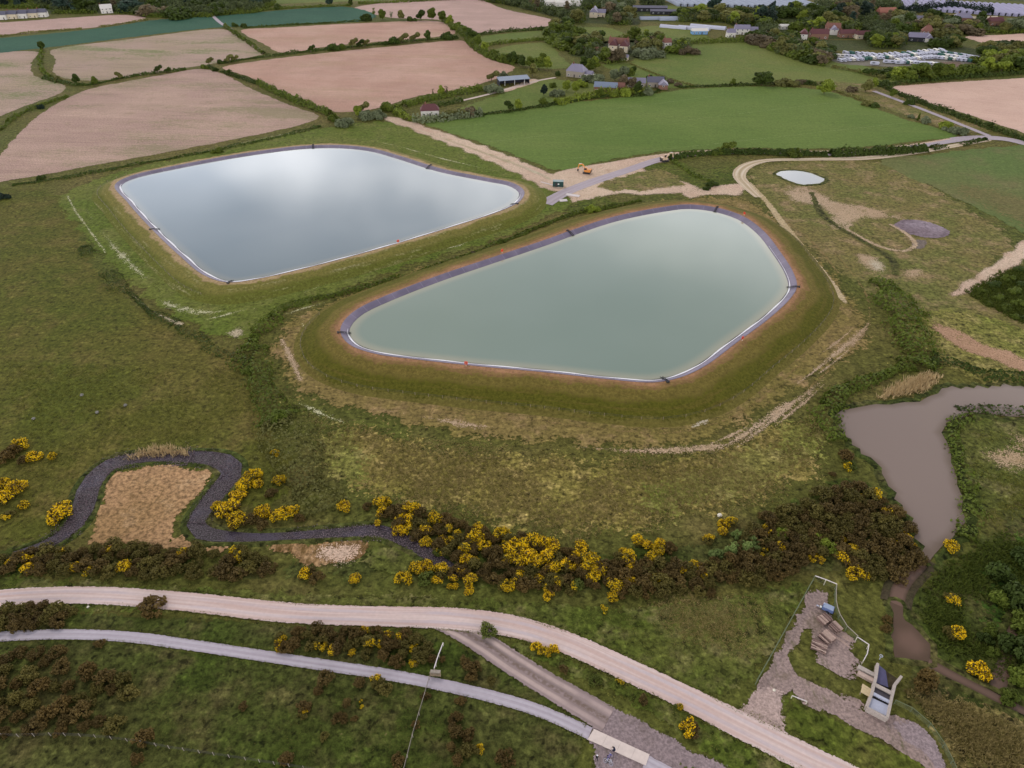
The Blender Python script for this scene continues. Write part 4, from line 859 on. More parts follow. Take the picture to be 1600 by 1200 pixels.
H([(1300, 106), (1340, 113), (1380, 124)], 2.5, 2.0, 'olive', 'hedge below the caravan park', gaps=.15)
H([(1405, 22), (1450, 17), (1490, 14), (1545, 24)], 6, 6.5, 'needle', 'tall dark windbreak beside the plastic tunnels', qs=.6, dens=9)
H([(1490, 52), (1540, 50), (1600, 50)], 3.5, 2.5, 'mid', 'clipped hedge above the small right-edge bare field')
# ditch hedge between the two reservoirs
H([(430, 497), (445, 482), (480, 471), (530, 460), (590, 444), (640, 430), (700, 411), (750, 393), (800, 373), (850, 352), (900, 333), (960, 322), (1000, 314)], 2.2, 1.0, 'mid', 'low green ditch hedge running between the two reservoirs', qs=.28, dens=22)
H([(395, 545), (402, 530), (415, 512), (432, 496)], 4.5, 1.6, 'mid', 'leafy ditch growth below the reservoir corner', qs=.3, dens=20)
# fences of bushes by water
H([(1375, 440), (1392, 462), (1410, 490), (1428, 520), (1440, 550), (1432, 572)], 7, 2.2, 'mid', 'band of green scrub along the stream right of the near reservoir', qs=.34, dens=16, name='scrub')
H([(1425, 575), (1390, 590), (1350, 600), (1310, 618), (1295, 635)], 5, 1.8, 'mid', 'leafy scrub curving above the muddy pond', qs=.32, dens=16, name='scrub')
H([(1290, 640), (1300, 665), (1312, 690)], 4, 1.5, 'mid', 'scrub on the left bank of the muddy pond', qs=.3, dens=16, name='scrub')
H([(1455, 560), (1500, 572), (1560, 590), (1610, 600)], 4, 1.3, 'dark', 'dark scrub on the far bank of the muddy pond', qs=.3, dens=14, name='scrub')
H([(1520, 652), (1496, 662), (1490, 690), (1500, 725), (1512, 760), (1516, 800), (1506, 840)], 3.2, 1.2, 'mid', 'green fringe along the right bank of the muddy pond', qs=.28, dens=16, name='scrub')
H([(1495, 640), (1540, 640), (1610, 648)], 3, 1.0, 'dark', 'dark fringe on the island side of the muddy pond', qs=.28, dens=14, name='scrub')
# scrub line down the left of the meadow
H([(398, 545), (400, 575), (408, 600), (425, 630), (440, 655)], 6, 1.5, 'mid', 'green scrub line left of the meadow, upper part', qs=.3, dens=13, name='scrub')
H([(435, 655), (455, 690), (475, 730), (490, 770), (505, 800)], 7, 1.3, 'olive', 'olive scrub line left of the meadow, lower part', qs=.24, dens=24, name='scrub')
H([(130, 385), (165, 425), (205, 462), (245, 492), (275, 505)], 3, .7, 'dark', 'strip of dark weeds along the pasture edge', qs=.22, dens=20, gaps=.25, name='scrub')
H([(275, 510), (310, 530), (350, 552), (390, 565)], 3, .5, 'dark', 'low dark weeds leading to the scrub line', qs=.22, dens=16, gaps=.3, name='scrub')
# large field-corner reservoir hedge, two dark furrowed strips
H([(20, 290), (100, 278), (200, 260), (300, 242), (400, 222), (500, 198)], 2.2, .8, 'dark', 'low dark hedge along the ditch behind the far reservoir', qs=.3, dens=14)

# ================================================================== TREES ONE BY ONE
T = tree; g1 = 'hedgerow trees between the fields'
for u, v, h, k, l, pl in [
    (68, 78, 7, 'round', 'dark', 'where the left-edge hedge meets the crop strip'), (90, 127, 4, 'bushy', 'olive', 'in the low hedge between left bare fields'), (121, 132, 7, 'round', 'dark', 'in the low hedge between left bare fields'),
    (150, 133, 6, 'round', 'mid', 'in the low hedge between left bare fields'), (187, 124, 5.5, 'round', 'olive', 'in the low hedge between left bare fields'), (247, 115, 6, 'wind', 'dark', 'in the low hedge between left bare fields'), (262, 113, 4, 'wind', 'dark', 'in the low hedge between left bare fields'),
    (64, 169, 3.5, 'bushy', 'needle', 'alone in the left grass strip'), (320, 107, 4, 'bushy', 'mid', 'at the corner of the large bare field'), (327, 102, 6, 'wind', 'olive', 'at the corner of the large bare field'), (337, 111, 3.5, 'bushy', 'dark', 'at the corner of the large bare field'),
    (356, 117, 4, 'wind', 'dark', 'at the corner of the large bare field'), (357, 98, 6, 'wind', 'olive', 'at the corner of the strip field'), (367, 96, 5, 'wind', 'olive', 'at the corner of the strip field'), (346, 99, 4, 'bushy', 'dark', 'at the corner of the strip field'),
    (367, 41, 4.5, 'bushy', 'dark', 'beside the farm road end'), (381, 42, 4.5, 'bushy', 'dark', 'beside the farm road end'), (340, 238, 3.6, 'bushy', 'mid', 'on the ditch behind the far reservoir'), (65, 280, 3, 'bushy', 'dark', 'on the ditch left of the far reservoir'), (4, 310, 4, 'bushy', 'needle', 'at the left edge beside the pasture'),
    (486, 82, 6, 'wind', 'dark', 'in the hedge above the pink-brown field'), (520, 78, 7, 'bushy', 'dark', 'in the hedge above the pink-brown field'), (534, 76, 6, 'bushy', 'mid', 'in the hedge above the pink-brown field'), (551, 75, 8, 'wind', 'olive', 'in the hedge above the pink-brown field'), (562, 73, 6, 'wind', 'dark', 'in the hedge above the pink-brown field'),
    (571, 73, 6, 'wind', 'olive', 'in the hedge above the pink-brown field'), (602, 70, 4, 'bushy', 'dark', 'in the hedge above the pink-brown field'), (616, 69, 7.5, 'bushy', 'dark', 'in the hedge above the pink-brown field'), (628, 67, 8, 'wind', 'olive', 'in the hedge above the pink-brown field'), (647, 65, 8, 'wind', 'olive', 'in the hedge above the pink-brown field'),
    (668, 63, 8, 'round', 'dark', 'in the hedge above the pink-brown field'), (700, 61, 8, 'bushy', 'dark', 'in the hedge above the pink-brown field'),
    (572, 32, 8, 'bushy', 'dark', 'at the end of the dark crop strip'), (585, 26, 9, 'airy', 'mid', 'at the end of the dark crop strip'), (598, 31, 10, 'round', 'mid', 'above the pale strip field'), (612, 30, 8, 'airy', 'grey', 'above the pale strip field'), (627, 31, 9, 'round', 'olive', 'above the pale strip field'), (643, 33, 6, 'bushy', 'dark', 'above the pale strip field'),
    (658, 32, 10, 'round', 'dark', 'above the pale strip field'), (675, 31, 11, 'round', 'mid', 'above the pale strip field'), (692, 34, 10, 'round', 'mid', 'above the pale strip field'), (703, 39, 9, 'round', 'bright', 'in the thick curving hedge'), (716, 47, 9, 'bushy', 'mid', 'in the thick curving hedge'), (728, 55, 8, 'round', 'mid', 'in the thick curving hedge'),
    (737, 63, 10, 'round', 'dark', 'in the thick curving hedge'), (746, 72, 9, 'round', 'mid', 'in the thick curving hedge'), (757, 82, 8, 'round', 'bright', 'in the thick curving hedge'), (772, 90, 8, 'bushy', 'mid', 'in the thick curving hedge'), (788, 96, 8, 'bushy', 'mid', 'in the thick curving hedge'), (800, 99, 9, 'round', 'dark', 'in the thick curving hedge'),
    (515, 9, 10, 'round', 'blue', 'in the top hedge above the crop strip'), (434, 14, 7, 'bushy', 'dark', 'in the top hedge above the crop strip'), (548, 9, 7, 'round', 'dark', 'in the top hedge above the crop strip')]: T(u, v, h, k, l, pl, g1)
g2 = 'trees and bushes at the farm track corner'
for u, v, h, k, l, pl, w in [
    (540, 196, 6, 'bushy', 'grey', 'at the field corner above the far reservoir', 1.2), (522, 188, 5, 'bushy', 'mid', 'at the field corner above the far reservoir', 1), (560, 183, 7, 'round', 'bright', 'at the field corner above the far reservoir', .9), (566, 176, 7, 'wind', 'olive', 'at the field corner above the far reservoir', 1), (572, 186, 6, 'bushy', 'grey', 'at the field corner above the far reservoir', 1.2),
    (592, 184, 6, 'bushy', 'grey', 'at the field corner above the far reservoir', 1.1), (610, 172, 7, 'bushy', 'mid', 'left of the red-roofed cottage', 1.1), (625, 178, 5, 'bushy', 'mid', 'left of the red-roofed cottage', 1), (700, 183, 5.5, 'bushy', 'olive', 'right of the red-roofed cottage', 1.2), (720, 182, 5.5, 'bushy', 'olive', 'right of the red-roofed cottage', 1.1), (736, 180, 6, 'bushy', 'brown', 'right of the red-roofed cottage', 1.1), (748, 180, 4, 'bushy', 'dark', 'right of the red-roofed cottage', 1),
    (690, 150, 7, 'round', 'bright', 'on the edge of the pink-brown field', .8), (698, 150, 7, 'airy', 'brown', 'on the edge of the pink-brown field', .8), (677, 152, 6, 'airy', 'brown', 'on the edge of the pink-brown field', .6), (770, 144, 7.5, 'bushy', 'grey', 'at the left end of the open barn', 1), (768, 126, 7, 'wind', 'olive', 'above the open barn', 1.1), (785, 122, 6, 'bushy', 'grey', 'above the open barn', 1.0),
    (795, 173, 6.5, 'round', 'dark', 'on the lawn edge of the green field', 1.0), (810, 171, 6.5, 'round', 'bright', 'on the lawn edge of the green field', 1.0), (850, 166, 5.5, 'round', 'mid', 'on the lawn edge of the green field', 1.3), (849, 149, 7, 'round', 'needle', 'on the lawn edge of the green field', .8), (864, 136, 4, 'bushy', 'mid', 'on the lawn left of the grey hipped house', 1), (871, 118, 4, 'bushy', 'dark', 'on the lawn left of the grey hipped house', .8)]: T(u, v, h, k, l, pl, g2, w)
g3 = 'trees round the farmhouses'
for u, v, h, k, l, pl, w in [
    (870, 150, 6, 'bushy', 'grey', 'in the farm garden', 1), (885, 142, 7, 'round', 'bright', 'in the farm garden', 1.0), (900, 144, 7, 'round', 'bright', 'in the farm garden', 1.0), (908, 135, 6, 'bushy', 'bright', 'in the farm garden', 1), (918, 127, 6, 'bushy', 'grey', 'in the farm garden', 1.2), (932, 128, 7, 'bushy', 'grey', 'in the farm garden', 1.1),
    (922, 112, 9, 'round', 'mid', 'behind the grey hipped house', 1), (930, 110, 10, 'round', 'bright', 'behind the grey hipped house', .9), (912, 106, 8, 'round', 'dark', 'behind the grey hipped house', 1), (960, 126, 8, 'round', 'grey', 'between the farmhouses', 1), (972, 124, 9, 'round', 'grey', 'between the farmhouses', 1.1), (985, 122, 7, 'round', 'mid', 'between the farmhouses', 1), (990, 116, 6, 'round', 'dark', 'between the farmhouses', .8), (976, 138, 9, 'round', 'brown', 'between the farmhouses', 1.0), (988, 140, 8, 'round', 'brown', 'between the farmhouses', 1.0), (995, 146, 8, 'round', 'dark', 'before the grey-roofed farm buildings', .9), (1010, 147, 6, 'bushy', 'grey', 'before the grey-roofed farm buildings', 1), (936, 152, 6, 'round', 'mid', 'before the long brick barn', 1), (958, 150, 5, 'bushy', 'bright', 'before the long brick barn', 1.1), (975, 149, 6, 'bushy', 'bright', 'before the long brick barn', 1),
    (1015, 124, 4, 'bushy', 'dark', 'behind the grey-roofed farm buildings', 1), (1035, 126, 4, 'bushy', 'dark', 'behind the grey-roofed farm buildings', 1), (1046, 130, 3.5, 'bushy', 'brown', 'behind the grey-roofed farm buildings', 1.3), (1060, 134, 3.5, 'bushy', 'brown', 'behind the grey-roofed farm buildings', 1.3),
    (828, 106, 8, 'round', 'mid', 'in the copse above the barn', 1.2), (815, 104, 8, 'round', 'dark', 'in the copse above the barn', 1.1), (842, 108, 9, 'round', 'mid', 'in the copse above the barn', 1.1), (855, 108, 9, 'round', 'bright', 'in the copse above the barn', 1), (832, 120, 9, 'round', 'olive', 'in the copse above the barn', 1), (805, 96, 7, 'bushy', 'mid', 'in the copse above the barn', 1.2), (848, 98, 7, 'round', 'mid', 'in the copse above the barn', 1.1),
    (1190, 132, 9, 'round', 'dark', 'standing alone above the green field', 1.8), (1145, 133, 4.5, 'round', 'mid', 'standing alone above the green field', 1), (1230, 133, 6, 'bushy', 'olive', 'right of the lone tree', 1.6), (1252, 130, 3.5, 'bushy', 'brown', 'right of the lone tree', 1.6), (1264, 131, 3.5, 'bushy', 'dark', 'right of the lone tree', 1.4), (1287, 146, 9, 'round', 'bright', 'standing above the rough grass strip', 1.5), (1330, 142, 4.5, 'bushy', 'brown', 'on the rough grass strip', 1.3), (1352, 143, 8, 'round', 'olive', 'on the rough grass strip', 1.1), (1362, 138, 7, 'round', 'bright', 'on the rough grass strip', 1.0), (1380, 131, 4, 'bushy', 'dark', 'on the rough grass strip', 1.2),
    (1355, 165, 3.5, 'bushy', 'olive', 'on the right hedge of the green field', 1.3), (1366, 167, 3.5, 'bushy', 'dark', 'on the right hedge of the green field', 1.3), (1434, 188, 4.5, 'tall', 'mid', 'on the right hedge of the green field', 1), (1445, 191, 4.5, 'bushy', 'grey', 'on the right hedge of the green field', 1), (1424, 184, 2.6, 'bushy', 'grey', 'on the right hedge of the green field', 1), (1476, 200, 5, 'bushy', 'bright', 'on the right hedge of the green field', 1.1), (1500, 209, 5, 'bushy', 'grey', 'on the right hedge of the green field', 1.2), (1484, 205, 4, 'bushy', 'grey', 'on the right hedge of the green field', 1.2),
    (1393, 152, 5.5, 'round', 'mid', 'in the long clipped hedge', 1), (1420, 163, 4.5, 'bushy', 'dark', 'in the long clipped hedge', 1), (1545, 202, 4.5, 'round', 'dark', 'in the long clipped hedge', .8),
    (1135, 237, 5.5, 'wind', 'mid', 'above the gravel track hedge', 1.2), (1120, 240, 4, 'bushy', 'mid', 'above the gravel track hedge', 1.2), (1240, 243, 5, 'bushy', 'mid', 'above the gravel track hedge', 1.2), (1112, 290, 2.6, 'bushy', 'dark', 'at the end of the low curving hedge', 1.3), (1104, 296, 2.0, 'bushy', 'dark', 'at the end of the low curving hedge', 1.3),
    (925, 330, 3.6, 'bushy', 'bright', 'on the ditch between the reservoirs', 1.1), (785, 380, 2.8, 'bushy', 'mid', 'on the ditch between the reservoirs', 1), (740, 397, 1.6, 'bushy', 'brown', 'on the ditch between the reservoirs', 1.2), (388, 580, 2.2, 'bushy', 'mid', 'at the head of the scrub line', 1), (435, 655, 3, 'bushy', 'mid', 'in the middle of the scrub line', 1.2)]: T(u, v, h, k, l, pl, g3, w)

# ---- woods: trees scattered inside outlines, clear of buildings
KEEP_OUT = []
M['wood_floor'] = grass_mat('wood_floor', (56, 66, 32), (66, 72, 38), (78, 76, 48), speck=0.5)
US = dict(V=[], t=[]); CN = dict(V=[], t=[])
def understorey(px, seed):
    """Low leafy growth between the trees of a wood (one mass, not countable)."""
    poly = W2(px); rng = np.random.default_rng(seed+50); lo, hi = poly.min(0), poly.max(0); A = (hi-lo).prod()
    n = int(A/8); q = rng.uniform(lo, hi, (n, 2)); q = q[inside(poly, q)]
    ok = np.ones(len(q), bool)
    for i, (x, y) in enumerate(q):
        u, v = PX((x, y, 0)); ok[i] = not any(a-3 <= u <= c+3 and b <= v <= d-2 for a, b, c, d in KEEP_OUT)
    q = q[ok]; q = q[rng.random(len(q)) < np.clip(0.75 + 0.5*np.sin(q[:, 0]*.05)*np.cos(q[:, 1]*.04), .2, 1)]
    k = 26; c = np.repeat(q, k, 0); d = unit(rng.normal(size=(len(c), 3))); d[:, 2] = abs(d[:, 2]); r = np.repeat(rng.uniform(2.0, 4.6, len(q)), k)[:, None]
    p = np.c_[c, np.zeros(len(c))] + d*r*np.array([1, 1, .95]); V, F = quads_at(p, d + rng.normal(size=d.shape)*.5, 0.5, rng)
    US['V'].append(V); US['t'].append(np.clip(np.repeat(rng.random(len(q)), k)*.6 + rng.random(len(c))*.4, 0, 1))
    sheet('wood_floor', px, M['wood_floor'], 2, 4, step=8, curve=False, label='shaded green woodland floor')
def wood(px, n, kinds, leaves, hr, place, group, seed, mind=9.0, wide=(1.3, 1.9)):
    poly = W2(px); r = random.Random(seed); lo, hi = poly.min(0), poly.max(0); got = []; tries = 0
    while len(got) < n and tries < n*60:
        tries += 1; q = np.array([r.uniform(lo[0], hi[0]), r.uniform(lo[1], hi[1])])
        if not inside(poly, q[None])[0]: continue
        if any((q[0]-g_[0])**2 + (q[1]-g_[1])**2 < mind**2 for g_ in got): continue
        u, v = PX((q[0], q[1], 0)); 
        if any(a <= u <= c and b <= v <= d for a, b, c, d in KEEP_OUT): continue
        got.append(q)
    understorey(px, seed)
    for q in got:
        u, v = PX((q[0], q[1], 0)); tree(u, v, r.uniform(*hr), r.choice(kinds), r.choice(leaves), place, group, r.uniform(*wide))
# building and caravan footprints in photograph pixels (left, top, right, bottom), bottom widened by a tree's height
KEEP_OUT += [(915, 14, 945, 42), (985, 10, 1060, 42), (1035, 34, 1130, 72), (1130, 40, 1180, 72), (1290, 74, 1536, 116), (940, 60, 1000, 96), (1030, 58, 1052, 92), (1240, 50, 1355, 76), (1412, 48, 1470, 78), (1484, 20, 1525, 44), (1535, 28, 1575, 50), (1425, 24, 1450, 44), (155, 8, 180, 28), (-20, 14, 80, 44), (1370, 14, 1395, 34), (1040, -20, 1270, 18), (1440, -20, 1640, 30), (850, -6, 905, 18), (1210, 26, 1250, 46), (878, 72, 900, 100), (1215, 36, 1245, 60)]
MIXD = ['dark', 'dark', 'blue', 'blue', 'brown', 'grey', 'mid']; MIXV = ['mid', 'mid', 'dark', 'olive', 'bright', 'grey', 'brown']
wood([(75, 22), (200, 21), (232, 27), (320, 27), (402, 20), (430, 8), (400, -14), (60, -14)], 62, ['round', 'round', 'bushy', 'tall'], MIXD, (9, 15), 'in the wood along the top left', 'trees of the top left wood', 1, 8)
wood([(-40, 12), (80, 14), (110, -2), (-40, -4)], 14, ['round', 'tall', 'conifer'], ['blue', 'dark', 'needle'], (10, 15), 'in the dark top left corner wood', 'trees of the top left corner', 2, 9)
wood([(720, -4), (800, 8), (880, 26), (905, 36), (1000, 40), (1010, 22), (960, 12), (900, 4), (860, -8), (760, -16)], 42, ['round', 'round', 'airy', 'tall'], ['grey', 'brown', 'olive', 'mid', 'dark'], (9, 14), 'in the grey wood above the village', 'trees of the grey wood', 3, 9)
wood([(858, 50), (880, 40), (905, 60), (900, 72), (960, 60), (1000, 58), (1000, 66), (950, 68), (900, 88), (880, 80)], 24, ['round', 'round', 'bushy'], ['mid', 'dark', 'mid', 'olive'], (7, 11), 'left of the white-gabled house', 'trees left of the white-gabled house', 4, 7)
wood([(985, 66), (1030, 62), (1070, 72), (1075, 84), (1000, 92), (950, 100), (935, 92), (990, 82)], 24, ['round', 'round', 'tall', 'bushy'], ['mid', 'bright', 'olive', 'brown', 'grey'], (7, 11), 'right of the white-gabled house', 'trees right of the white-gabled house', 5, 7)
wood([(1000, 24), (1060, 26), (1110, 24), (1200, 24), (1230, 20), (1330, 16), (1335, 46), (1240, 52), (1180, 40), (1120, 36), (1060, 34), (1000, 34)], 46, ['round', 'round', 'bushy', 'round'], ['mid', 'olive', 'olive', 'dark', 'bright', 'mid'], (8, 13), 'among the village trees', 'village trees', 6, 10)
wood([(1180, 26), (1245, 24), (1250, 36), (1190, 40)], 9, ['conifer', 'round'], ['needle', 'blue'], (11, 15), 'in the black clump of the village', 'dark village clump', 7, 9)
wood([(1300, 16), (1400, 16), (1408, 40), (1330, 44), (1300, 40)], 18, ['conifer', 'round', 'tall'], ['needle', 'blue', 'brown', 'dark'], (10, 15), 'in the dark belt above the caravan park', 'dark belt trees', 8, 9)
wood([(1090, 64), (1180, 58), (1250, 58), (1300, 66), (1290, 82), (1230, 78), (1150, 66)], 24, ['round', 'bushy'], ['mid', 'dark', 'olive', 'brown'], (6, 10), 'above the green paddock', 'trees above the green paddock', 9, 7)
wood([(1215, 74), (1290, 74), (1302, 100), (1300, 108), (1250, 94), (1208, 84)], 18, ['round', 'bushy'], ['mid', 'olive', 'dark', 'brown'], (7, 10), 'left of the caravan park', 'trees left of the caravan park', 10, 7)
wood([(1300, 64), (1420, 62), (1480, 68), (1530, 82), (1545, 100), (1500, 84), (1400, 77), (1300, 79)], 34, ['round', 'round', 'bushy'], ['mid', 'mid', 'bright', 'dark', 'olive'], (7, 10), 'behind the caravan park', 'trees behind the caravan park', 11, 7.5)
wood([(1525, 78), (1600, 84), (1640, 96), (1640, 112), (1560, 112), (1500, 120), (1440, 126), (1395, 126), (1380, 118), (1440, 116), (1520, 106)], 40, ['round', 'round', 'bushy'], ['mid', 'bright', 'dark', 'mid', 'olive'], (7, 11), 'between caravan park and bare field', 'trees below the caravan park', 12, 7)
wood([(1330, 106), (1362, 112), (1400, 114), (1390, 122), (1340, 114)], 8, ['bushy', 'round'], ['bright', 'olive', 'dark'], (5, 7), 'below the front caravan rows', 'bushes below the caravan rows', 13, 7)
wood([(1395, 28), (1480, 30), (1600, 36), (1640, 44), (1640, 52), (1560, 52), (1490, 52), (1470, 62), (1400, 58)], 46, ['round', 'bushy', 'round'], ['mid', 'dark', 'olive', 'brown', 'grey'], (7, 11), 'in the gardens at top right', 'trees in the top right gardens', 14, 8)
wood([(1480, -6), (1640, 6), (1640, -14), (1500, -18)], 16, ['round', 'tall'], ['olive', 'brown', 'mid'], (9, 13), 'beyond the plastic tunnels', 'trees beyond the tunnels', 15, 10)
T(1427, 18, 15, 'airy', 'grey', 'left of the plastic tunnels', g3, .9); T(1115, 18, 16, 'round', 'blue', 'before the white tunnels', g3, 1.0); T(1013, 8, 14, 'tall', 'needle', 'above the dark sheds', g3, 1.6); T(1207, 22, 13, 'tall', 'blue', 'in the middle of the village', g3, .9)
for u, v in ((1590, 100), (1565, 108), (1540, 112)): T(u, v, 10, 'round', 'bright' if u == 1540 else 'mid', 'at the right end of the caravan belt', g3, 1.3)

def canopy(px, seed, area=26.0, hr=(3.5, 8.0)):
    """Closed tree tops of a far wood, one mass."""
    poly = W2(px); rng = np.random.default_rng(seed+90); lo, hi = poly.min(0), poly.max(0); n = int((hi-lo).prod()/area); q = rng.uniform(lo, hi, (n, 2)); q = q[inside(poly, q)]
    q = np.array([c for c in q if not any(a-2 <= PX((c[0], c[1], 0))[0] <= cc+2 and b <= PX((c[0], c[1], 0))[1] <= d for a, b, cc, d in KEEP_OUT)]).reshape(-1, 2); k = 60
    h = rng.uniform(*hr, len(q)); r = h*rng.uniform(.38, .55, len(q)); c = np.repeat(q, k, 0); d = unit(rng.normal(size=(len(c), 3))); rr = np.repeat(r, k)[:, None]; zc = np.repeat(h-r, k)
    p = np.c_[c, zc] + d*rr; kp = p[:, 2] > .3; V, F = quads_at(p[kp], (d + rng.normal(size=d.shape)*.5)[kp], .55, rng); CN['V'].append(V); CN['t'].append(np.clip(np.repeat(rng.random(len(q)), k)*.7 + rng.random(len(c))*.3, 0, 1)[kp])
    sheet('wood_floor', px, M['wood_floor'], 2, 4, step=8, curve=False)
canopy([(1000, 26), (1120, 22), (1330, 18), (1400, 30), (1400, 60), (1300, 62), (1180, 56), (1130, 36), (1060, 34)], 1)
canopy([(1200, 60), (1300, 62), (1420, 62), (1540, 78), (1640, 92), (1640, 110), (1530, 108), (1500, 84), (1400, 78), (1300, 80), (1290, 96), (1210, 84)], 2)
canopy([(1400, 30), (1480, 32), (1640, 40), (1640, 50), (1500, 52), (1480, 68), (1400, 60)], 3)
canopy([(720, -6), (800, 10), (900, 36), (1000, 40), (1010, 14), (940, -8)], 4)
canopy([(60, 20), (200, 20), (232, 26), (320, 26), (402, 19), (430, 6), (420, -12), (50, -12)], 5)
canopy([(858, 54), (905, 60), (940, 64), (1000, 62), (1075, 74), (1075, 82), (1000, 90), (940, 96), (890, 88)], 6, 40)
canopy([(1480, -4), (1700, 8), (1700, -10), (1480, -14)], 7)
canopy([(1000, -2), (1050, 4), (1050, 22), (1000, 22)], 8)
canopy([(1240, 12), (1300, 6), (1400, 4), (1410, 18), (1320, 20), (1250, 22)], 9)

V = np.concatenate(US['V']); o = link('undergrowth', mesh_np('undergrowth', V, quads=np.arange(len(V)).reshape(-1, 4), face_attrs={'tint': np.concatenate(US['t'])}), LEAF['mid'])
o['kind'] = 'stuff'; o['label'] = 'leafy undergrowth filling the woods round the village'
V = np.concatenate(CN['V']); o = link('treeline', mesh_np('treeline', V, quads=np.arange(len(V)).reshape(-1, 4), face_attrs={'tint': np.concatenate(CN['t'])}), leaf_mat('leaf_far', (48, 60, 38), (98, 106, 64)))
o['kind'] = 'stuff'; o['label'] = 'closed tree tops of the far woods'
# ================================================================== GORSE
GORSE_LEAF = dict(brown=leaf_mat('gorse_brown', (70, 58, 30), (118, 98, 54), 0.25), olive=leaf_mat('gorse_olive', (74, 70, 30), (122, 110, 56), 0.25), rust=leaf_mat('gorse_rust', (74, 60, 30), (118, 96, 52), 0.25), green=leaf_mat('gorse_green', (66, 78, 28), (110, 116, 52), 0.25))
M['bloom'] = leaf_mat('gorse_bloom', (208, 164, 6), (246, 212, 34), 0.35, 0.6); M['stem'] = plain('gorse_stem', (78, 62, 48), 0.95, 0.1, 0.2)
def mk_gorse(i):
    """About 3 m wide and 1.8 m tall: many small knobbly clumps over a low dome, stems below; blossom sits on the outer clumps."""
    rng = np.random.default_rng(900+i); C = []; R = []; n = 24
    ax, ay = rng.uniform(.8, 1.25), rng.uniform(.8, 1.25)
    for k in range(n):
        a = rng.uniform(0, 6.28); d = math.sqrt(rng.random())*1.15; z = (1.0 - (d/1.5)**2)*rng.uniform(.75, 1.15); C.append((d*math.cos(a)*ax, d*math.sin(a)*ay, z)); R.append(rng.uniform(.26, .46))
    fol = cloud_mesh('foliage', C, R, 46, 0.10, 300+i, 1.0, 0.7, 0.15, .3); fol.materials.append(GORSE_LEAF['brown'])
    core = MB()
    for k in range(7):
        a = k*.9; core.tube((0, 0, -.1), (math.cos(a)*.7, math.sin(a)*.7, .8), .06, .03, 4, False)
    st = core.mesh('stems'); st.materials.append(M['stem'])
    bl = []
    for frac, sd in ((0.95, 1), (0.55, 2), (0.22, 3)):
        r2 = np.random.default_rng(i*10+sd); C2 = np.array(C); pick = r2.random(n) < frac
        # blossom gathers on one side of a half-flowered bush
        if frac < .9: ang = r2.uniform(0, 6.28); sc = C2[:, 0]*math.cos(ang) + C2[:, 1]*math.sin(ang) + r2.normal(size=n)*.25; pick = sc > np.quantile(sc, 1-frac)
        if not pick.any(): pick[0] = True
        m = cloud_mesh('blossom', C2[pick] + np.array([0, 0, .05]), np.array(R)[pick]*1.10, 52, 0.085, 600+i*4+sd, 1.0, 0.7, 0.05, .25); m.materials.append(M['bloom']); bl.append(m)
    return fol, st, bl
GORSE = [mk_gorse(i) for i in range(6)]
g_rng = random.Random(21); YPOS = []
def gorse(u, v, w, flower, leaf, place, group, share=False, look=None):
    """flower: 0 none, 1 a few, 2 half, 3 full; w = width in photograph pixels; (u, v) = middle of the bush on the ground."""
    ppm = px_per_m(u, v); s = max(.25, w/ppm/2.9); x, y, _ = P(u, v); fol, st, bl = g_rng.choice(GORSE)
    e = empty('gorse_bush', (x, y, 0), g_rng.uniform(0, 6.28)); e.scale = (s, s, s*g_rng.uniform(.85, 1.1))
    f = link('foliage', fol, None, e); set_mat(f, GORSE_LEAF[leaf]); 
    if s > .5: link('stems', st, None, e)
    if flower: link('blossom', bl[3-flower], None, e)
    wm = w/ppm; sz = 'small ' if wm < 2.0 else 'big ' if wm > 3.4 else ''
    lk = {3: 'bright yellow gorse bush', 2: 'half-flowering yellow gorse bush', 1: f'{leaf} gorse bush, few yellow flowers,', 0: f'{leaf} flowerless gorse bush'}[flower]
    if leaf == 'rust': lk = lk.replace('rust', 'rust-brown')
    reg(e, f'{sz}{lk} {place}', 'gorse bush', group, share); return e
def many(lst, place, group, dv=6):
    for t in lst:
        u, v, w = t[:3]; fl = t[3] if len(t) > 3 else 3; lf = t[4] if len(t) > 4 else g_rng.choice(['olive', 'brown'])
        YPOS.append((u, v-dv, w)); gorse(u, v - w*0.18, w, fl, lf, place, group)
many([(33, 702, 26, 3), (22, 712, 26, 0, 'rust'), (55, 720, 24, 3), (84, 718, 18, 3), (38, 726, 22, 0, 'brown'), (8, 722, 28, 0, 'rust'), (5, 764, 24, 3), (26, 772, 30, 3), (8, 790, 34, 3), (40, 795, 22, 2), (95, 812, 40, 3), (14, 810, 20, 1)], 'at the left edge by the stream', 'gorse at the left edge')
many([(396, 752, 28), (382, 766, 30), (372, 782, 26), (356, 806, 36), (372, 822, 34, 3), (340, 798, 22), (404, 762, 22), (430, 712, 14, 3), (437, 756, 20), (424, 776, 20, 0, 'brown'), (412, 806, 26), (440, 812, 30), (457, 806, 24), (470, 815, 18, 0, 'rust'), (410, 826, 22, 0, 'brown'), (392, 818, 24, 0, 'brown')], 'inside the right bend of the stream', 'gorse in the stream bend')
many([(540, 798, 22, 3), (532, 796, 14, 0, 'rust'), (598, 792, 26), (597, 808, 22, 2), (592, 822, 16, 2), (574, 796, 16, 0, 'brown')], 'above the end of the bare spit', 'gorse above the bare spit')
many([(646, 802, 24), (636, 818, 24), (624, 834, 24), (640, 834, 22, 2), (680, 818, 26), (666, 838, 24, 2), (666, 852, 20), (700, 832, 20, 2), (713, 840, 20, 2), (747, 832, 22), (743, 846, 28), (784, 842, 26), (727, 864, 26, 2), (756, 858, 22), (730, 880, 22), (742, 880, 16), (768, 866, 16, 2), (684, 868, 16, 1, 'green')], 'in the middle thicket, upper part', 'gorse in the middle thicket')
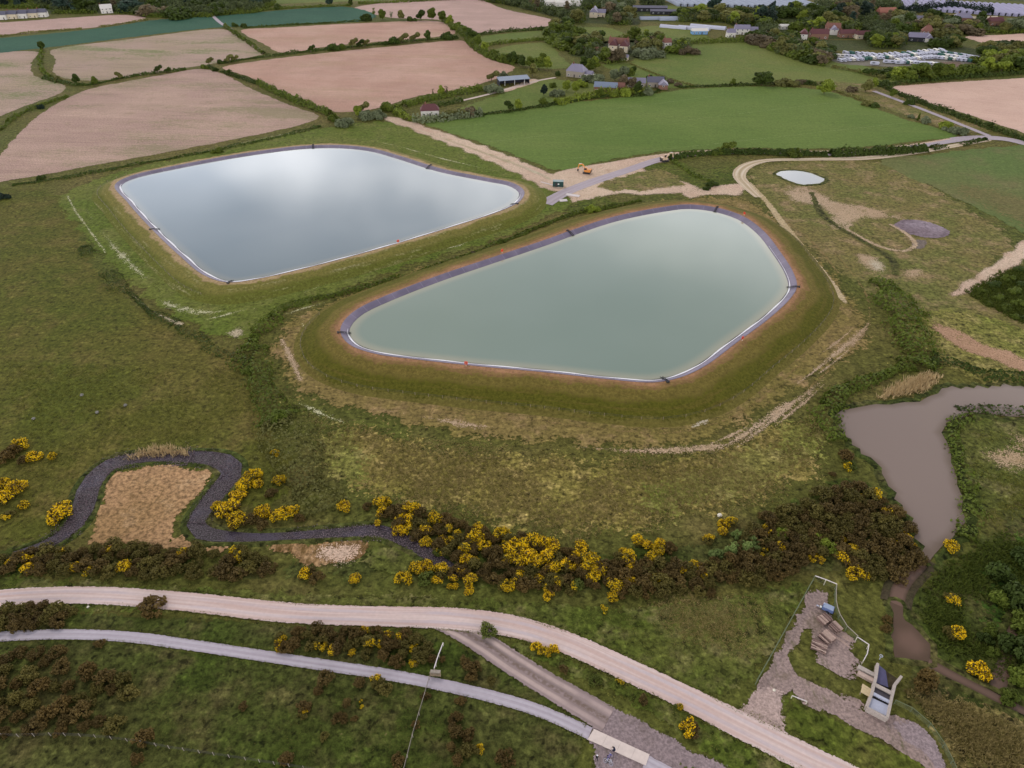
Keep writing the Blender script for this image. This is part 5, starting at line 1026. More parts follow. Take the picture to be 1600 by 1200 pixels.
many([(800, 862, 30), (818, 858, 30), (834, 852, 28), (850, 858, 30), (806, 884, 30), (824, 876, 32), (840, 886, 30), (856, 878, 30), (864, 862, 28), (862, 894, 26), (792, 880, 24, 2), (878, 892, 26, 2), (908, 858, 20), (904, 872, 28), (920, 886, 34), (934, 900, 28), (926, 908, 24), (914, 896, 26), (886, 868, 22, 0, 'rust')], 'in the dense yellow heart of the thicket', 'gorse in the yellow heart')
many([(652, 894, 26), (668, 894, 26), (630, 912, 26), (690, 900, 28, 2), (684, 912, 20, 2), (703, 920, 12), (711, 920, 13), (735, 914, 28), (732, 926, 18), (791, 922, 26, 2), (810, 906, 24, 2), (842, 910, 18), (857, 936, 18), (480, 902, 26, 2), (496, 910, 24, 0, 'brown'), (554, 910, 24), (666, 912, 28, 0, 'green'), (720, 895, 26, 0, 'brown'), (755, 905, 24, 0, 'brown'), (770, 912, 26, 0, 'brown'), (820, 920, 28, 0, 'rust'), (875, 915, 26, 1, 'olive'), (900, 922, 30, 1, 'green')], 'along the verge above the main track', 'gorse along the verge')
many([(980, 878, 28), (984, 894, 20), (972, 868, 18), (997, 850, 24), (1010, 856, 20), (1032, 856, 24), (1030, 868, 22), (1016, 878, 26), (1046, 862, 22, 0, 'rust'), (962, 924, 30), (957, 938, 20), (985, 914, 22), (1020, 910, 24, 2), (1086, 890, 20), (1068, 898, 18, 2), (1102, 906, 16, 2), (1130, 836, 20), (1130, 824, 18), (1143, 822, 22, 2), (1106, 848, 20, 2), (942, 956, 14, 2, 'green'), (1000, 896, 30, 0, 'brown'), (1012, 890, 26, 0, 'rust'), (960, 890, 24, 0, 'brown')], 'in the thicket right of the yellow heart', 'gorse right of the yellow heart')
many([(1314, 846, 16), (1392, 853, 18), (1410, 836, 14), (1416, 846, 18), (1424, 856, 16), (1270, 876, 18), (1281, 878, 14, 2), (1318, 880, 28, 2), (1330, 868, 26, 2), (1338, 906, 32), (1346, 780, 14, 1), (1309, 798, 12, 1, 'green'), (1190, 868, 20, 1)], 'in the dark thicket beside the muddy pond', 'flowering gorse beside the pond')
many([(1487, 862, 24), (1486, 942, 24, 2), (1490, 996, 30, 2), (1528, 1056, 32, 3)], 'in the marsh right of the brown pool', 'gorse in the marsh')
many([(551, 1024, 16), (646, 1041, 15), (850, 1024, 20), (838, 1016, 18), (866, 1018, 16), (1078, 1146, 30, 2), (967, 1070, 14, 2, 'green'), (1060, 1108, 14, 2, 'green'), (1320, 722, 30, 0, 'rust'), (1328, 734, 20, 1, 'green'), (1300, 745, 12, 0, 'rust')], 'standing alone beside the tracks', 'single gorse bushes')
# darker bushes standing singly on the heath
many([(240, 958, 40, 0, 'rust'), (510, 1070, 30, 0, 'brown'), (498, 1084, 20, 0, 'rust'), (562, 1072, 24, 0, 'brown'), (590, 1070, 22, 1, 'olive'), (600, 1086, 26, 0, 'olive'), (543, 1104, 20, 0, 'brown'), (563, 1104, 14, 1, 'green'), (475, 1110, 22, 0, 'rust'), (474, 1120, 16, 1, 'olive'), (531, 1130, 24, 0, 'rust'), (554, 1126, 12, 0, 'rust'), (508, 1156, 16, 0, 'olive'), (448, 1192, 30, 0, 'rust'), (665, 1092, 16, 0, 'rust'), (650, 1136, 14, 0, 'rust'), (720, 1100, 18, 0, 'rust'), (712, 1130, 24, 0, 'rust'), (712, 1150, 26, 0, 'brown'), (732, 1154, 24, 0, 'rust'), (706, 1172, 20, 0, 'brown'), (728, 1180, 28, 0, 'olive'), (746, 1178, 20, 1, 'olive'), (716, 1194, 24, 0, 'rust'), (790, 1192, 30, 0, 'rust'), (622, 1196, 26, 0, 'rust'), (738, 1050, 28, 0, 'rust'), (737, 1064, 20, 0, 'rust'), (726, 1038, 18, 0, 'brown'), (676, 1034, 20, 0, 'rust'), (692, 1034, 14, 0, 'rust'), (768, 1068, 16, 0, 'olive'), (760, 994, 30, 0, 'green'), (380, 1108, 16, 0, 'rust'), (215, 1192, 22, 0, 'rust'), (225, 1160, 30, 0, 'rust'), (180, 1142, 34, 0, 'olive'), (156, 1012, 18, 0, 'brown'), (94, 1024, 26, 0, 'brown'), (1450, 1072, 40, 0, 'rust'), (1438, 1080, 26, 0, 'brown'), (1386, 972, 16, 0, 'rust'), (1384, 986, 18, 0, 'brown'), (930, 1070, 22, 0, 'green'), (880, 1052, 20, 0, 'brown'), (1005, 1098, 18, 0, 'brown'), (1215, 905, 22, 0, 'rust'), (1200, 905, 18, 0, 'brown'), (1090, 930, 22, 0, 'olive'), (1110, 930, 18, 0, 'rust')], 'alone on the grass', 'single brown gorse bushes')
PENDING = []
def thicket(px, n, leaves, wr, place, group, seed, p1=0.12, mind=0.55):
    poly = np.array(px, float); r = random.Random(seed); lo, hi = poly.min(0), poly.max(0); got = []; tries = 0
    while len(got) < n and tries < n*80:
        tries += 1; u, v = r.uniform(lo[0], hi[0]), r.uniform(lo[1], hi[1]); w = r.uniform(*wr)
        if not inside(poly, np.array([[u, v]]))[0]: continue
        if any(((u-a)**2 + ((v-b)*1.35)**2)**.5 < mind*(w+c)/2 for a, b, c in got): continue
        if any(((u-a)**2 + ((v-b)*1.35)**2)**.5 < 0.45*(w+c)/2 for a, b, c in YPOS): continue
        got.append((u, v, w))
    for u, v, w in got: PENDING.append((u, v, w, 1 if r.random() < p1 else 0, r.choice(leaves), place, group))
thicket([(0, 878), (50, 866), (110, 856), (200, 852), (300, 862), (420, 868), (428, 890), (380, 902), (250, 902), (150, 894), (0, 897)], 52, ['brown', 'olive', 'olive'], (22, 34), 'packed in the thicket below the bare spit', 'gorse below the bare spit', 1, .05)
many([(18, 884, 20, 2), (45, 896, 26, 3), (58, 890, 18, 3), (100, 868, 18, 2), (118, 892, 20, 3), (172, 868, 22, 2), (196, 892, 26, 3)], 'in the thicket below the bare spit', 'flowering gorse below the bare spit')
thicket([(605, 800), (650, 800), (700, 815), (790, 838), (870, 850), (945, 885), (940, 922), (870, 925), (780, 915), (690, 895), (740, 890), (690, 872), (650, 840)], 60, ['brown', 'rust', 'brown', 'olive'], (20, 30), 'packed in the middle thicket', 'brown gorse in the middle thicket', 2, .1)
thicket([(940, 890), (975, 870), (1000, 880), (1050, 880), (1100, 890), (1160, 855), (1170, 900), (1100, 915), (1040, 928), (960, 930)], 42, ['brown', 'olive', 'brown', 'rust'], (22, 34), 'packed right of the yellow heart', 'brown gorse right of the yellow heart', 3, .06)
thicket([(1150, 868), (1190, 815), (1240, 795), (1285, 772), (1340, 762), (1390, 790), (1425, 830), (1436, 870), (1420, 900), (1380, 905), (1345, 895), (1300, 870), (1250, 880), (1190, 915), (1165, 905)], 96, ['brown', 'olive', 'brown', 'olive'], (24, 36), 'packed in the dark thicket beside the pond', 'brown gorse beside the pond', 4, .03)
thicket([(-5, 1020), (40, 1010), (90, 1035), (160, 1050), (210, 1066), (205, 1085), (150, 1100), (160, 1130), (110, 1150), (40, 1140), (-5, 1150)], 34, ['brown', 'rust', 'brown', 'olive'], (20, 38), 'in the dark heath at the bottom left', 'gorse at the bottom left', 5, .0, .86)
thicket([(-5, 952), (60, 948), (118, 950), (100, 975), (40, 980), (-5, 984)], 16, ['brown', 'olive'], (24, 36), 'between the two tracks at the left edge', 'gorse between the tracks at left', 6, .0)
thicket([(432, 1000), (480, 984), (560, 985), (650, 992), (680, 1010), (660, 1034), (620, 1040), (540, 1020), (440, 1016)], 34, ['brown', 'olive', 'rust', 'olive'], (20, 30), 'in the strip between path and main track', 'gorse between path and main track', 7, .1)

# the bushes that show largest stay single things, the rest of the thickets is one mass
PENDING.sort(key=lambda t: -t[2]*(1.0 if t[1] > 930 else 0.97)); n_single = max(0, 296 - sum(1 for o, _, _ in REG if o.name.startswith('gorse_bush')))
for t in PENDING[:n_single]: gorse(*t, share=True)
def mesh_arrays(me):
    co = np.empty(len(me.vertices)*3, np.float32); me.vertices.foreach_get('co', co); ti = np.empty(len(me.polygons), np.float32); me.attributes['tint'].data.foreach_get('value', ti); return co.reshape(-1, 3), ti
MA = [(mesh_arrays(f), mesh_arrays(b_[2])) for f, _, b_ in GORSE]; mass = {}
for u, v, w, fl, lf, _, _ in PENDING[n_single:]:
    s = w/px_per_m(u, v)/2.9; x, y, _ = P(u, v); a = g_rng.uniform(0, 6.28); k = g_rng.randrange(6); R_ = np.array([[math.cos(a), -math.sin(a), 0], [math.sin(a), math.cos(a), 0], [0, 0, 1]])
    for (co, ti), key in ((MA[k][0], lf),) + (((MA[k][1], 'bloom'),) if fl else ()):
        m_ = mass.setdefault(key, ([], [])); m_[0].append(co@R_.T*s + np.array([x, y, 0])); m_[1].append(ti)
e = empty('gorse_thicket', P(900, 890)); e['kind'] = 'stuff'; e['label'] = 'closed mass of brown gorse filling the thickets'
for key, (vs, ts) in mass.items():
    V = np.concatenate(vs) - np.array(P(900, 890)); link('blossom' if key == 'bloom' else 'foliage', mesh_np('thicket_'+key, V, quads=np.arange(len(V)).reshape(-1, 4), face_attrs={'tint': np.concatenate(ts)}), M['bloom'] if key == 'bloom' else GORSE_LEAF[key], e)

# ---- pale green willow bushes in the thickets
LEAF['willow'] = leaf_mat('leaf_willow', (92, 112, 52), (142, 156, 92), .4); LOOK['willow'] = 'pale willow-green'
for u, v, h in ((1118, 872, 2.2), (1140, 866, 2.4), (1160, 858, 2.6), (1176, 852, 2.2), (1222, 836, 2.0), (1284, 850, 2.4), (1300, 862, 2.2), (1152, 838, 1.6)): tree(u, v, h*1.25, 'bushy', 'willow' if u < 1200 else 'bright', 'among the brown gorse', 'pale bushes in the gorse', .85)
for u, v, h, l in ((1560, 900, 4, 'dark'), (1585, 940, 5, 'dark'), (1600, 980, 4.5, 'mid'), (1560, 940, 3, 'mid'), (1592, 1020, 4.5, 'dark'), (1598, 1060, 4, 'mid'), (1545, 985, 2.2, 'mid'), (1600, 880, 4, 'dark'), (1575, 1090, 2.5, 'mid'), (1540, 1000, 2, 'dark'), (1550, 1020, 1.8, 'mid')): tree(u, v, h, 'bushy', l, 'by the dark side stream', 'marsh bushes at the right edge', .9)

# ================================================================== GRASS, REEDS (not countable)
def tufts(px, n, h, mat, name, label, seed, spread=0.28, blades=4, clump=True, keep_clear=None, lean=None, w=0.05, z0=0.0):
    if lean is None: lean = 2.2; h = h*.5
    rng = np.random.default_rng(seed); poly = W2(px); lo, hi = poly.min(0), poly.max(0); q = rng.uniform(lo, hi, (int(n*2.2), 2)); q = q[inside(poly, q)][:n]; q = q[rng.random(len(q)) < np.clip(dist_poly(poly, q)/(7.0 if clump else 3.5), .04, 1)]
    if clump:
        f = np.sin(q[:, 0]*.31+seed)*np.cos(q[:, 1]*.27) + np.sin(q[:, 0]*.11)*np.sin(q[:, 1]*.13+seed); q = q[f + rng.normal(size=len(q))*.5 > -.35]
    m = len(q); c = np.repeat(q, blades, 0) + rng.normal(size=(m*blades, 2))*spread*.4; N = len(c); hh = h*rng.uniform(.5, 1.2, N)*np.repeat(rng.uniform(.6, 1.2, m), blades)
    a = rng.uniform(0, 6.28, N); d = np.c_[np.cos(a), np.sin(a)]; sd = np.c_[-d[:, 1], d[:, 0]]*(w*rng.uniform(.7, 1.6, N))[:, None]
    tip = c + d*(hh*lean*rng.uniform(.3, 1.2, N))[:, None]
    V = np.stack([np.c_[c-sd, np.full(N, z0)], np.c_[c+sd, np.full(N, z0)], np.c_[tip, z0+hh]], 1).reshape(-1, 3)
    t = np.clip(np.repeat(rng.random(m), blades)*.7 + rng.random(N)*.3, 0, 1)
    o = link(name, mesh_np(name, V, tris=np.arange(3*N).reshape(N, 3), face_attrs={'tint': t}), mat); o['kind'] = 'stuff'; o['label'] = label; return o
def tuft_mat(name, a, b):
    t = NT(name); col = t.mix(t.attr('tint'), lin(a), lin(b)); nz = t.n('ShaderNodeCombineXYZ'); nz.inputs[2].default_value = 1.0
    g_ = t.n('ShaderNodeNewGeometry'); mixn = t.n('ShaderNodeMix'); mixn.data_type = 'VECTOR'; mixn.inputs[0].default_value = .75; t.put(mixn.inputs[4], g_.outputs['Normal']); t.put(mixn.inputs[5], nz.outputs[0])
    vn = t.n('ShaderNodeVectorMath', operation='NORMALIZE'); t.put(vn.inputs[0], mixn.outputs[1])
    d_ = t.bsdf(col, .9, .08, vn.outputs[0]); tr = t.n('ShaderNodeBsdfTranslucent'); t.put(tr.inputs['Color'], col); m_ = t.n('ShaderNodeMixShader'); m_.inputs[0].default_value = .35; t.put(m_.inputs[1], d_); t.put(m_.inputs[2], tr.outputs[0])
    return t.done(m_.outputs[0])
G1 = tuft_mat('tuft_straw', (98, 90, 40), (176, 156, 104)); G2 = tuft_mat('tuft_green', (80, 88, 28), (140, 136, 68)); G3 = leaf_mat('reed_tan', (150, 128, 92), (206, 182, 140), .5); G4 = leaf_mat('reed_green', (54, 70, 20), (104, 112, 42), .4); G5 = tuft_mat('tuft_heath', (60, 66, 22), (112, 102, 56)); G6 = tuft_mat('tuft_olive', (96, 92, 38), (152, 140, 80)); GD = tuft_mat('tuft_dry', (120, 96, 56), (186, 156, 108))
tufts([(470, 640), (700, 685), (900, 705), (1080, 705), (1220, 660), (1300, 640), (1310, 740), (1200, 795), (1060, 830), (900, 850), (760, 830), (600, 790), (500, 740)], 26000, .42, G1, 'grass', 'straw-tipped tussocks over the meadow', 1, w=.10)
tufts([(470, 640), (700, 685), (900, 705), (1080, 705), (1220, 660), (1300, 640), (1310, 740), (1200, 795), (1060, 830), (900, 850), (760, 830), (600, 790), (500, 740)], 9000, .40, G6, 'grass', 'green tussocks over the meadow', 2, w=.10)
tufts([(0, 560), (380, 570), (470, 720), (480, 800), (400, 760), (370, 715), (180, 705), (120, 760), (80, 840), (0, 850)], 16000, .32, G2, 'grass', 'green tussocks on the left pasture', 3, w=.08)
tufts([(-20, 1010), (300, 1020), (600, 1065), (860, 1130), (910, 1190), (880, 1215), (-20, 1215)], 22000, .26, G5, 'grass', 'short tussocks on the bottom heath', 4, w=.07)
tufts([(-20, 900), (300, 908), (600, 925), (900, 945), (1150, 935), (1260, 920), (1190, 1050), (1120, 1085), (900, 1000), (760, 955), (500, 945), (200, 915), (-20, 912)], 20000, .3, G2, 'grass', 'verge tussocks above the main track', 5, w=.08)
tufts([(960, 950), (1060, 920), (1160, 930), (1230, 930), (1180, 1040), (1060, 1010), (1000, 980)], 9000, .4, G1, 'grass', 'straw tussocks left of the compound', 6, w=.08)
tufts([(1500, 455), (1560, 425), (1640, 405), (1660, 520), (1600, 510), (1540, 480)], 5000, 1.0, G4, 'reeds', 'dark green reed bed at the right edge', 7, .6, 5, False, w=.16, lean=.8)
tufts([(1360, 625), (1400, 596), (1450, 580), (1475, 590), (1455, 612), (1400, 624)], 1500, 1.5, G3, 'reeds', 'tan reeds on the far shore of the pond', 8, .4, 5, False, lean=.6, w=.09)
tufts([(190, 722), (215, 702), (260, 696), (305, 702), (300, 716), (240, 718)], 900, 1.3, G3, 'reeds', 'tan reeds at the top of the stream loop', 9, .4, 5, False, lean=.6, w=.08)
tufts([(1440, 900), (1520, 850), (1640, 780), (1660, 1060), (1560, 1070), (1470, 1030), (1430, 960)], 16000, .6, G4, 'grass', 'lush marsh grass right of the brown pool', 10, w=.12, lean=1.2)
tufts([(1400, 1070), (1500, 1090), (1640, 1140), (1640, 1215), (1500, 1215), (1450, 1130)], 9000, .5, G1, 'grass', 'straw marsh grass at the bottom right', 11, w=.1, lean=1.2)
tufts([(150, 740), (320, 735), (300, 790), (290, 830), (140, 835)], 3000, .3, GD, 'grass', 'dry tufts on the bare spit', 12, w=.08)
tufts([(1500, 670), (1640, 660), (1660, 800), (1540, 830), (1515, 760)], 7000, .5, G2, 'grass', 'grass on the pond island', 13, w=.1)
tufts([(720, 990), (860, 1015), (1000, 1075), (1160, 1155), (1250, 1215), (1180, 1215), (1060, 1150), (960, 1095), (860, 1050)], 8000, .35, G2, 'grass', 'tussocks between the forking tracks', 14, w=.09)
#tufts([(20, 866), (110, 815), (130, 757), (165, 725), (380, 730), (350, 770), (315, 820), (420, 845), (600, 835), (720, 895)], 1200, .4, G5, 'grass', 'tufts along the stream banks', 16, w=.08)

# ---- rushes in the stony stream, ragged grass along the tracks
M['rush'] = leaf_mat('dead_rushes', (92, 78, 82), (158, 140, 146), .4)
def growth(px, w, h, mat, name, label, seed, qs, dens, wild=.5, off=0.0):
    c = smooth(W2(px), False, 3.0)
    if off: c = c + normals2(c, False)*off
    o0 = c[0].copy(); o = link(name, hedge_mesh(name, c - o0, w, h, seed, qs, dens, 0, wild=wild), mat, None, (o0[0], o0[1], .12)); o['kind'] = 'stuff'; o['label'] = label
STREAM = [(70, 852), (105, 832), (128, 800), (142, 757), (172, 727), (215, 716), (300, 714), (348, 721), (363, 738), (346, 762), (322, 792), (306, 818)]
growth(STREAM[:7], 4.0, .3, M['rush'], 'rushes', 'dead mauve rushes in the left arm of the stream', 3, .10, 60)
growth(STREAM[6:], 4.0, .3, M['rush'], 'rushes', 'dead mauve rushes in the right arm of the stream', 4, .10, 50)
growth([(450, 838), (540, 832), (595, 830), (640, 848), (690, 880), (720, 896)], 2.4, .3, M['rush'], 'rushes', 'dead rushes in the lower stream', 5, .10, 50)
GV = leaf_mat('verge_blades', (70, 82, 26), (124, 120, 60), .35)
MAIN = [(-40, 938), (50, 931), (150, 930), (300, 941), (450, 957), (600, 963), (700, 966), (800, 978), (880, 1002), (960, 1037), (1060, 1084), (1160, 1134), (1260, 1184), (1330, 1218)]
for s_ in (-1, 1):
    growth(MAIN, .7, .16, GV, 'grass', 'ragged grass along the ' + ('lower' if s_ > 0 else 'upper') + ' edge of the main track', 10+s_, .07, 70, .8, s_*2.75)
    growth([(-20, 996), (100, 991), (200, 995), (300, 1008), (400, 1023), (500, 1038), (600, 1053), (680, 1068), (760, 1086), (830, 1106), (880, 1126), (912, 1141)], .5, .14, GV, 'grass', 'ragged grass along the ' + ('lower' if s_ > 0 else 'upper') + ' edge of the cycle path', 20+s_, .06, 80, .8, s_*1.3)

for u, v, h, l in ((1532, 456, 1.8, 'mid'), (1552, 446, 2.2, 'dark'), (1574, 436, 2.4, 'mid'), (1594, 424, 2.2, 'dark'), (1560, 466, 1.8, 'mid'), (1584, 456, 2.2, 'mid'), (1600, 446, 2.4, 'dark'), (1572, 482, 2.0, 'mid'), (1594, 476, 2.2, 'mid'), (1600, 500, 2.0, 'dark'), (1586, 496, 1.6, 'mid'), (1545, 474, 1.4, 'mid')): tree(u, v, h, 'bushy', l, 'in the reed bed at the right edge', 'bushes in the reed bed', 1.5)
# ================================================================== BUILDINGS
M['white_wall'] = plain('white_render', (206, 200, 192), 0.85, 0.2, 0.06); M['cream_wall'] = plain('cream_render', (198, 184, 160), 0.85, 0.2, 0.08); M['brick'] = plain('red_brick', (126, 94, 80), 0.9, 0.15, 0.15, 5); M['stone_wall'] = plain('flint_wall', (150, 140, 128), 0.9, 0.15, 0.15, 4); M['dark_board'] = plain('dark_boarding', (46, 46, 52), 0.8, 0.2, 0.15)
M['tile_red'] = plain('red_tile', (120, 84, 74), 0.85, 0.15, 0.16, 4); M['tile_brown'] = plain('brown_tile', (98, 64, 66), 0.85, 0.15, 0.18, 4); M['slate'] = plain('slate', (124, 118, 136), 0.6, 0.35, 0.12, 4); M['slate_dark'] = plain('slate_dark', (92, 90, 104), 0.6, 0.35, 0.12, 4); M['tin_blue'] = plain('blue_sheet_roof', (112, 122, 140), 0.5, 0.4, 0.1, 3)
M['glass'] = plain('window_glass', (40, 46, 54), 0.15, 0.5, 0.1); M['frame_white'] = plain('white_frame', (220, 220, 216), 0.6, 0.3, 0.05); M['door'] = plain('door_paint', (70, 62, 58), 0.6, 0.3, 0.1); M['pot'] = plain('chimney_brick', (120, 84, 70), 0.9, 0.1, 0.15, 5)
def roof_mesh(w, d, h, rh, ov=0.35, hip=0.0):
    b = MB(); x, y = w/2+ov, d/2+ov; zb = h-0.12; hx = x - hip; t = .14
    vs = [(-x, -y, zb), (x, -y, zb), (x, y, zb), (-x, y, zb), (-hx, 0, h+rh), (hx, 0, h+rh)]
    b.add(vs, [(0, 1, 5, 4), (2, 3, 4, 5), (1, 2, 5), (3, 0, 4), (3, 2, 1, 0)]); return b
def house_parts(e, w, d, h, rh, wall, roof, hip=0.0, chim=1, wins=3, ox=0.0, oy=0.0, storeys=2, turn=False):
    """Walls with gables, tiled roof (> chimney), windows (> pane) and a door under e; turn = ridge along the local y axis."""
    q = (lambda x, y: (ox - y, oy + x)) if turn else (lambda x, y: (ox + x, oy + y))
    rz = math.pi/2 if turn else 0.0
    def put(o): o.location = (ox, oy, 0); o.rotation_euler = (0, 0, rz); return o
    b = MB(); x, y = w/2, d/2
    if hip: b.box((0, 0, h/2 - .15), (w, d, h + .3))
    else:
        prof = [(-y, -.3), (y, -.3), (y, h), (0, h + rh*(y/(y+.35))*.93), (-y, h)]; vs = [(-x, p[0], p[1]) for p in prof] + [(x, p[0], p[1]) for p in prof]
        b.add(vs, [tuple(range(4, -1, -1)), tuple(range(5, 10))] + [(i, (i+1) % 5, 5+(i+1) % 5, 5+i) for i in range(5)])
    put(b.build('wall', wall, e)); r = put(roof_mesh(w, d, h, rh, .35, hip).build('roof', roof, e))
    for k in range(chim):
        cx = (-1 if k == 0 else 1)*(w/2 - hip*1.0 - .7); MB().box((cx, 0, h + rh + .35), (.8, .6, 1.5)).build('chimney', M['pot'], r)
    for s in range(storeys):
        z = 1.4 + s*2.5
        if z + .6 > h: break
        for k in range(wins):
            wx = -w/2 + w*(k+.5)/wins
            if s == 0 and k == wins//2:
                put(MB().box((wx, -y-.03, 1.0), (1.0, .1, 2.0)).build('door', M['door'], e)); continue
            f = put(MB().box((wx, -y-.03, z), (1.3, .10, 1.2)).build('window', M['frame_white'], e)); MB().box((wx, -y-.09, z), (1.0, .06, .95)).build('pane', M['glass'], f)
    for sx in (-1, 1):
        f = put(MB().box((sx*(x+.03), 0, min(h-.7, 3.6)), (.10, 1.2, 1.1)).build('window', M['frame_white'], e)); MB().box((sx*(x+.09), 0, min(h-.7, 3.6)), (.06, .95, .85)).build('pane', M['glass'], f)
def house(u, v, rz, specs, label, name='house', group='houses of the village and farms'):
    x, y, _ = P(u, v); e = empty(name, (x, y, 0), math.radians(rz))
    for s in specs: house_parts(e, **s)
    tag(e, label, 'house' if name != 'barn' else 'barn', group); return e
A_ = dict
house(672, 180, 8, [A_(w=11, d=7, h=3.6, rh=3.2, wall=M['white_wall'], roof=M['tile_brown'], hip=2.4, chim=1)], 'white cottage with a brown-red hipped roof at the farm track corner')
house(901, 119, -28, [A_(w=13, d=9, h=4.2, rh=4.2, wall=M['stone_wall'], roof=M['slate'], hip=3.0, chim=1), A_(w=6, d=5, h=2.8, rh=1.8, wall=M['white_wall'], roof=M['slate'], chim=0, ox=9, oy=1, storeys=1, wins=2)], 'grey slate hipped farmhouse with a small white extension')
house(946, 143, -14, [A_(w=15, d=7, h=3.6, rh=2.6, wall=M['brick'], roof=M['tin_blue'], chim=0, wins=4), A_(w=8, d=6, h=2.8, rh=2.0, wall=M['brick'], roof=M['tile_red'], chim=0, ox=8, oy=7, storeys=1, wins=2)], 'long brick barn conversion with a blue-grey roof')
house(1012, 135, -6, [A_(w=12, d=7, h=3.0, rh=2.6, wall=M['stone_wall'], roof=M['slate'], chim=0, ox=-8), A_(w=11, d=7, h=3.4, rh=3.0, wall=M['stone_wall'], roof=M['slate_dark'], chim=1, ox=5, oy=1), A_(w=8, d=6, h=3.0, rh=2.4, wall=M['brick'], roof=M['slate'], chim=0, ox=10, oy=-4, turn=True, wins=2)], 'cluster of slate-roofed farm buildings beside the low hedge')
house(966, 78, -18, [A_(w=16, d=8, h=5.2, rh=4.2, wall=M['white_wall'], roof=M['tile_red'], chim=2, wins=4), A_(w=10, d=7, h=5.0, rh=4.0, wall=M['cream_wall'], roof=M['tile_brown'], chim=0, ox=-3, oy=-5, turn=True, wins=2), A_(w=10, d=7, h=5.0, rh=4.0, wall=M['cream_wall'], roof=M['tile_brown'], chim=0, ox=6, oy=-5, turn=True, wins=2)], 'large white-gabled house with red tiled roofs')
house(926, 82, -10, [A_(w=20, d=5, h=2.4, rh=2.0, wall=M['brick'], roof=M['tile_red'], chim=0, wins=4, storeys=1)], 'long low red-roofed outbuilding left of the white-gabled house', 'outbuilding')
house(957, 93, -22, [A_(w=9, d=6, h=2.6, rh=2.2, wall=M['white_wall'], roof=M['slate'], chim=0, wins=3, storeys=1), A_(w=6, d=5, h=2.4, rh=1.8, wall=M['cream_wall'], roof=M['slate'], chim=0, ox=9, oy=2, wins=2, storeys=1)], 'small pale cottage below the white-gabled house')
house(1041, 76, 10, [A_(w=6, d=6, h=5.2, rh=3, wall=M['white_wall'], roof=M['tile_red'], chim=1, wins=2)], 'pinkish house among trees above the sloping paddock')
house(928, 26, -12, [A_(w=14, d=8, h=5.0, rh=4.2, wall=M['cream_wall'], roof=M['slate'], chim=1, turn=True, wins=2), A_(w=9, d=7, h=4, rh=3, wall=M['cream_wall'], roof=M['slate'], chim=0, ox=7, oy=2, wins=2)], 'pale gabled house alone in the grey wood')
house(1015, 17, -4, [A_(w=36, d=9, h=3.6, rh=1.6, wall=M['dark_board'], roof=M['slate_dark'], chim=0, wins=6, storeys=1)], 'long dark shed at the top above the village', 'barn')
house(1040, 22, -4, [A_(w=32, d=8, h=3.2, rh=1.4, wall=M['dark_board'], roof=M['slate_dark'], chim=0, wins=6, storeys=1)], 'lower dark shed right of the long dark shed', 'barn')
house(1092, 53, 4, [A_(w=14, d=7, h=3, rh=1.8, wall=plain('blue_wall', (104, 146, 188), .6, .3, .06), roof=M['white_wall'], chim=0, wins=4, storeys=1)], 'low blue-walled building in front of the white rows')
house(1158, 53, -6, [A_(w=13, d=8, h=4.6, rh=3.2, wall=M['white_wall'], roof=M['slate'], chim=1), A_(w=8, d=6, h=3.6, rh=2.6, wall=M['stone_wall'], roof=M['slate'], chim=0, ox=10, wins=2)], 'grey-roofed house pair at the right of the white rows')
house(1141, 58, 6, [A_(w=7, d=6, h=4.2, rh=2.8, wall=M['white_wall'], roof=M['slate'], chim=1, wins=2)], 'small white house left of the grey-roofed pair')
house(1232, 45, 3, [A_(w=18, d=7, h=2.8, rh=1.4, wall=M['white_wall'], roof=M['white_wall'], chim=0, wins=5, storeys=1)], 'low white-roofed building in the village trees')
house(1254, 61, -20, [A_(w=9, d=7, h=4.6, rh=3.4, wall=M['white_wall'], roof=M['tile_brown'], chim=1, turn=True, wins=2)], 'white gable-fronted house left of the brick houses')
house(1278, 60, -4, [A_(w=15, d=8, h=4.4, rh=3.4, wall=M['brick'], roof=M['tile_brown'], chim=2)], 'wide brown-roofed house among village trees')
house(1299, 52, -8, [A_(w=12, d=8, h=5.2, rh=3.6, wall=M['brick'], roof=M['tile_red'], chim=1), A_(w=8, d=6, h=4.4, rh=3, wall=M['white_wall'], roof=M['slate'], chim=0, oy=-5, turn=True, wins=2)], 'tall red-brick house with a white gable')
house(1322, 58, 4, [A_(w=14, d=7, h=3.6, rh=2.8, wall=M['brick'], roof=M['tile_brown'], chim=1)], 'brown-roofed house right of the tall brick house')
house(1346, 60, 4, [A_(w=12, d=7, h=3.6, rh=2.8, wall=M['cream_wall'], roof=M['tile_brown'], chim=1)], 'cream brown-roofed house nearest the dark belt')
house(1383, 25, 6, [A_(w=18, d=9, h=4, rh=4, wall=M['brick'], roof=plain('orange_tile', (150, 100, 86), .85, .15, .12, 4), chim=1)], 'orange-roofed house in the dark belt')
house(1432, 64, -16, [A_(w=15, d=8, h=3.6, rh=3.2, wall=M['dark_board'], roof=M['slate'], chim=0, wins=3, storeys=1), A_(w=7, d=6, h=3.4, rh=3.0, wall=M['white_wall'], roof=M['slate'], chim=0, ox=8.5, oy=-2, turn=True, wins=2)], 'dark-boarded barn with a white gable end above the caravans', 'barn')
house(1446, 57, -16, [A_(w=9, d=8, h=4.8, rh=4.6, wall=M['brick'], roof=M['tile_red'], hip=3.2, chim=1)], 'red-tiled house with a steep roof behind the dark barn')
house(1501, 34, -6, [A_(w=17, d=9, h=4.2, rh=3.6, wall=M['brick'], roof=M['slate'], hip=3.4, chim=1)], 'brick house with a grey hipped roof below the windbreak')
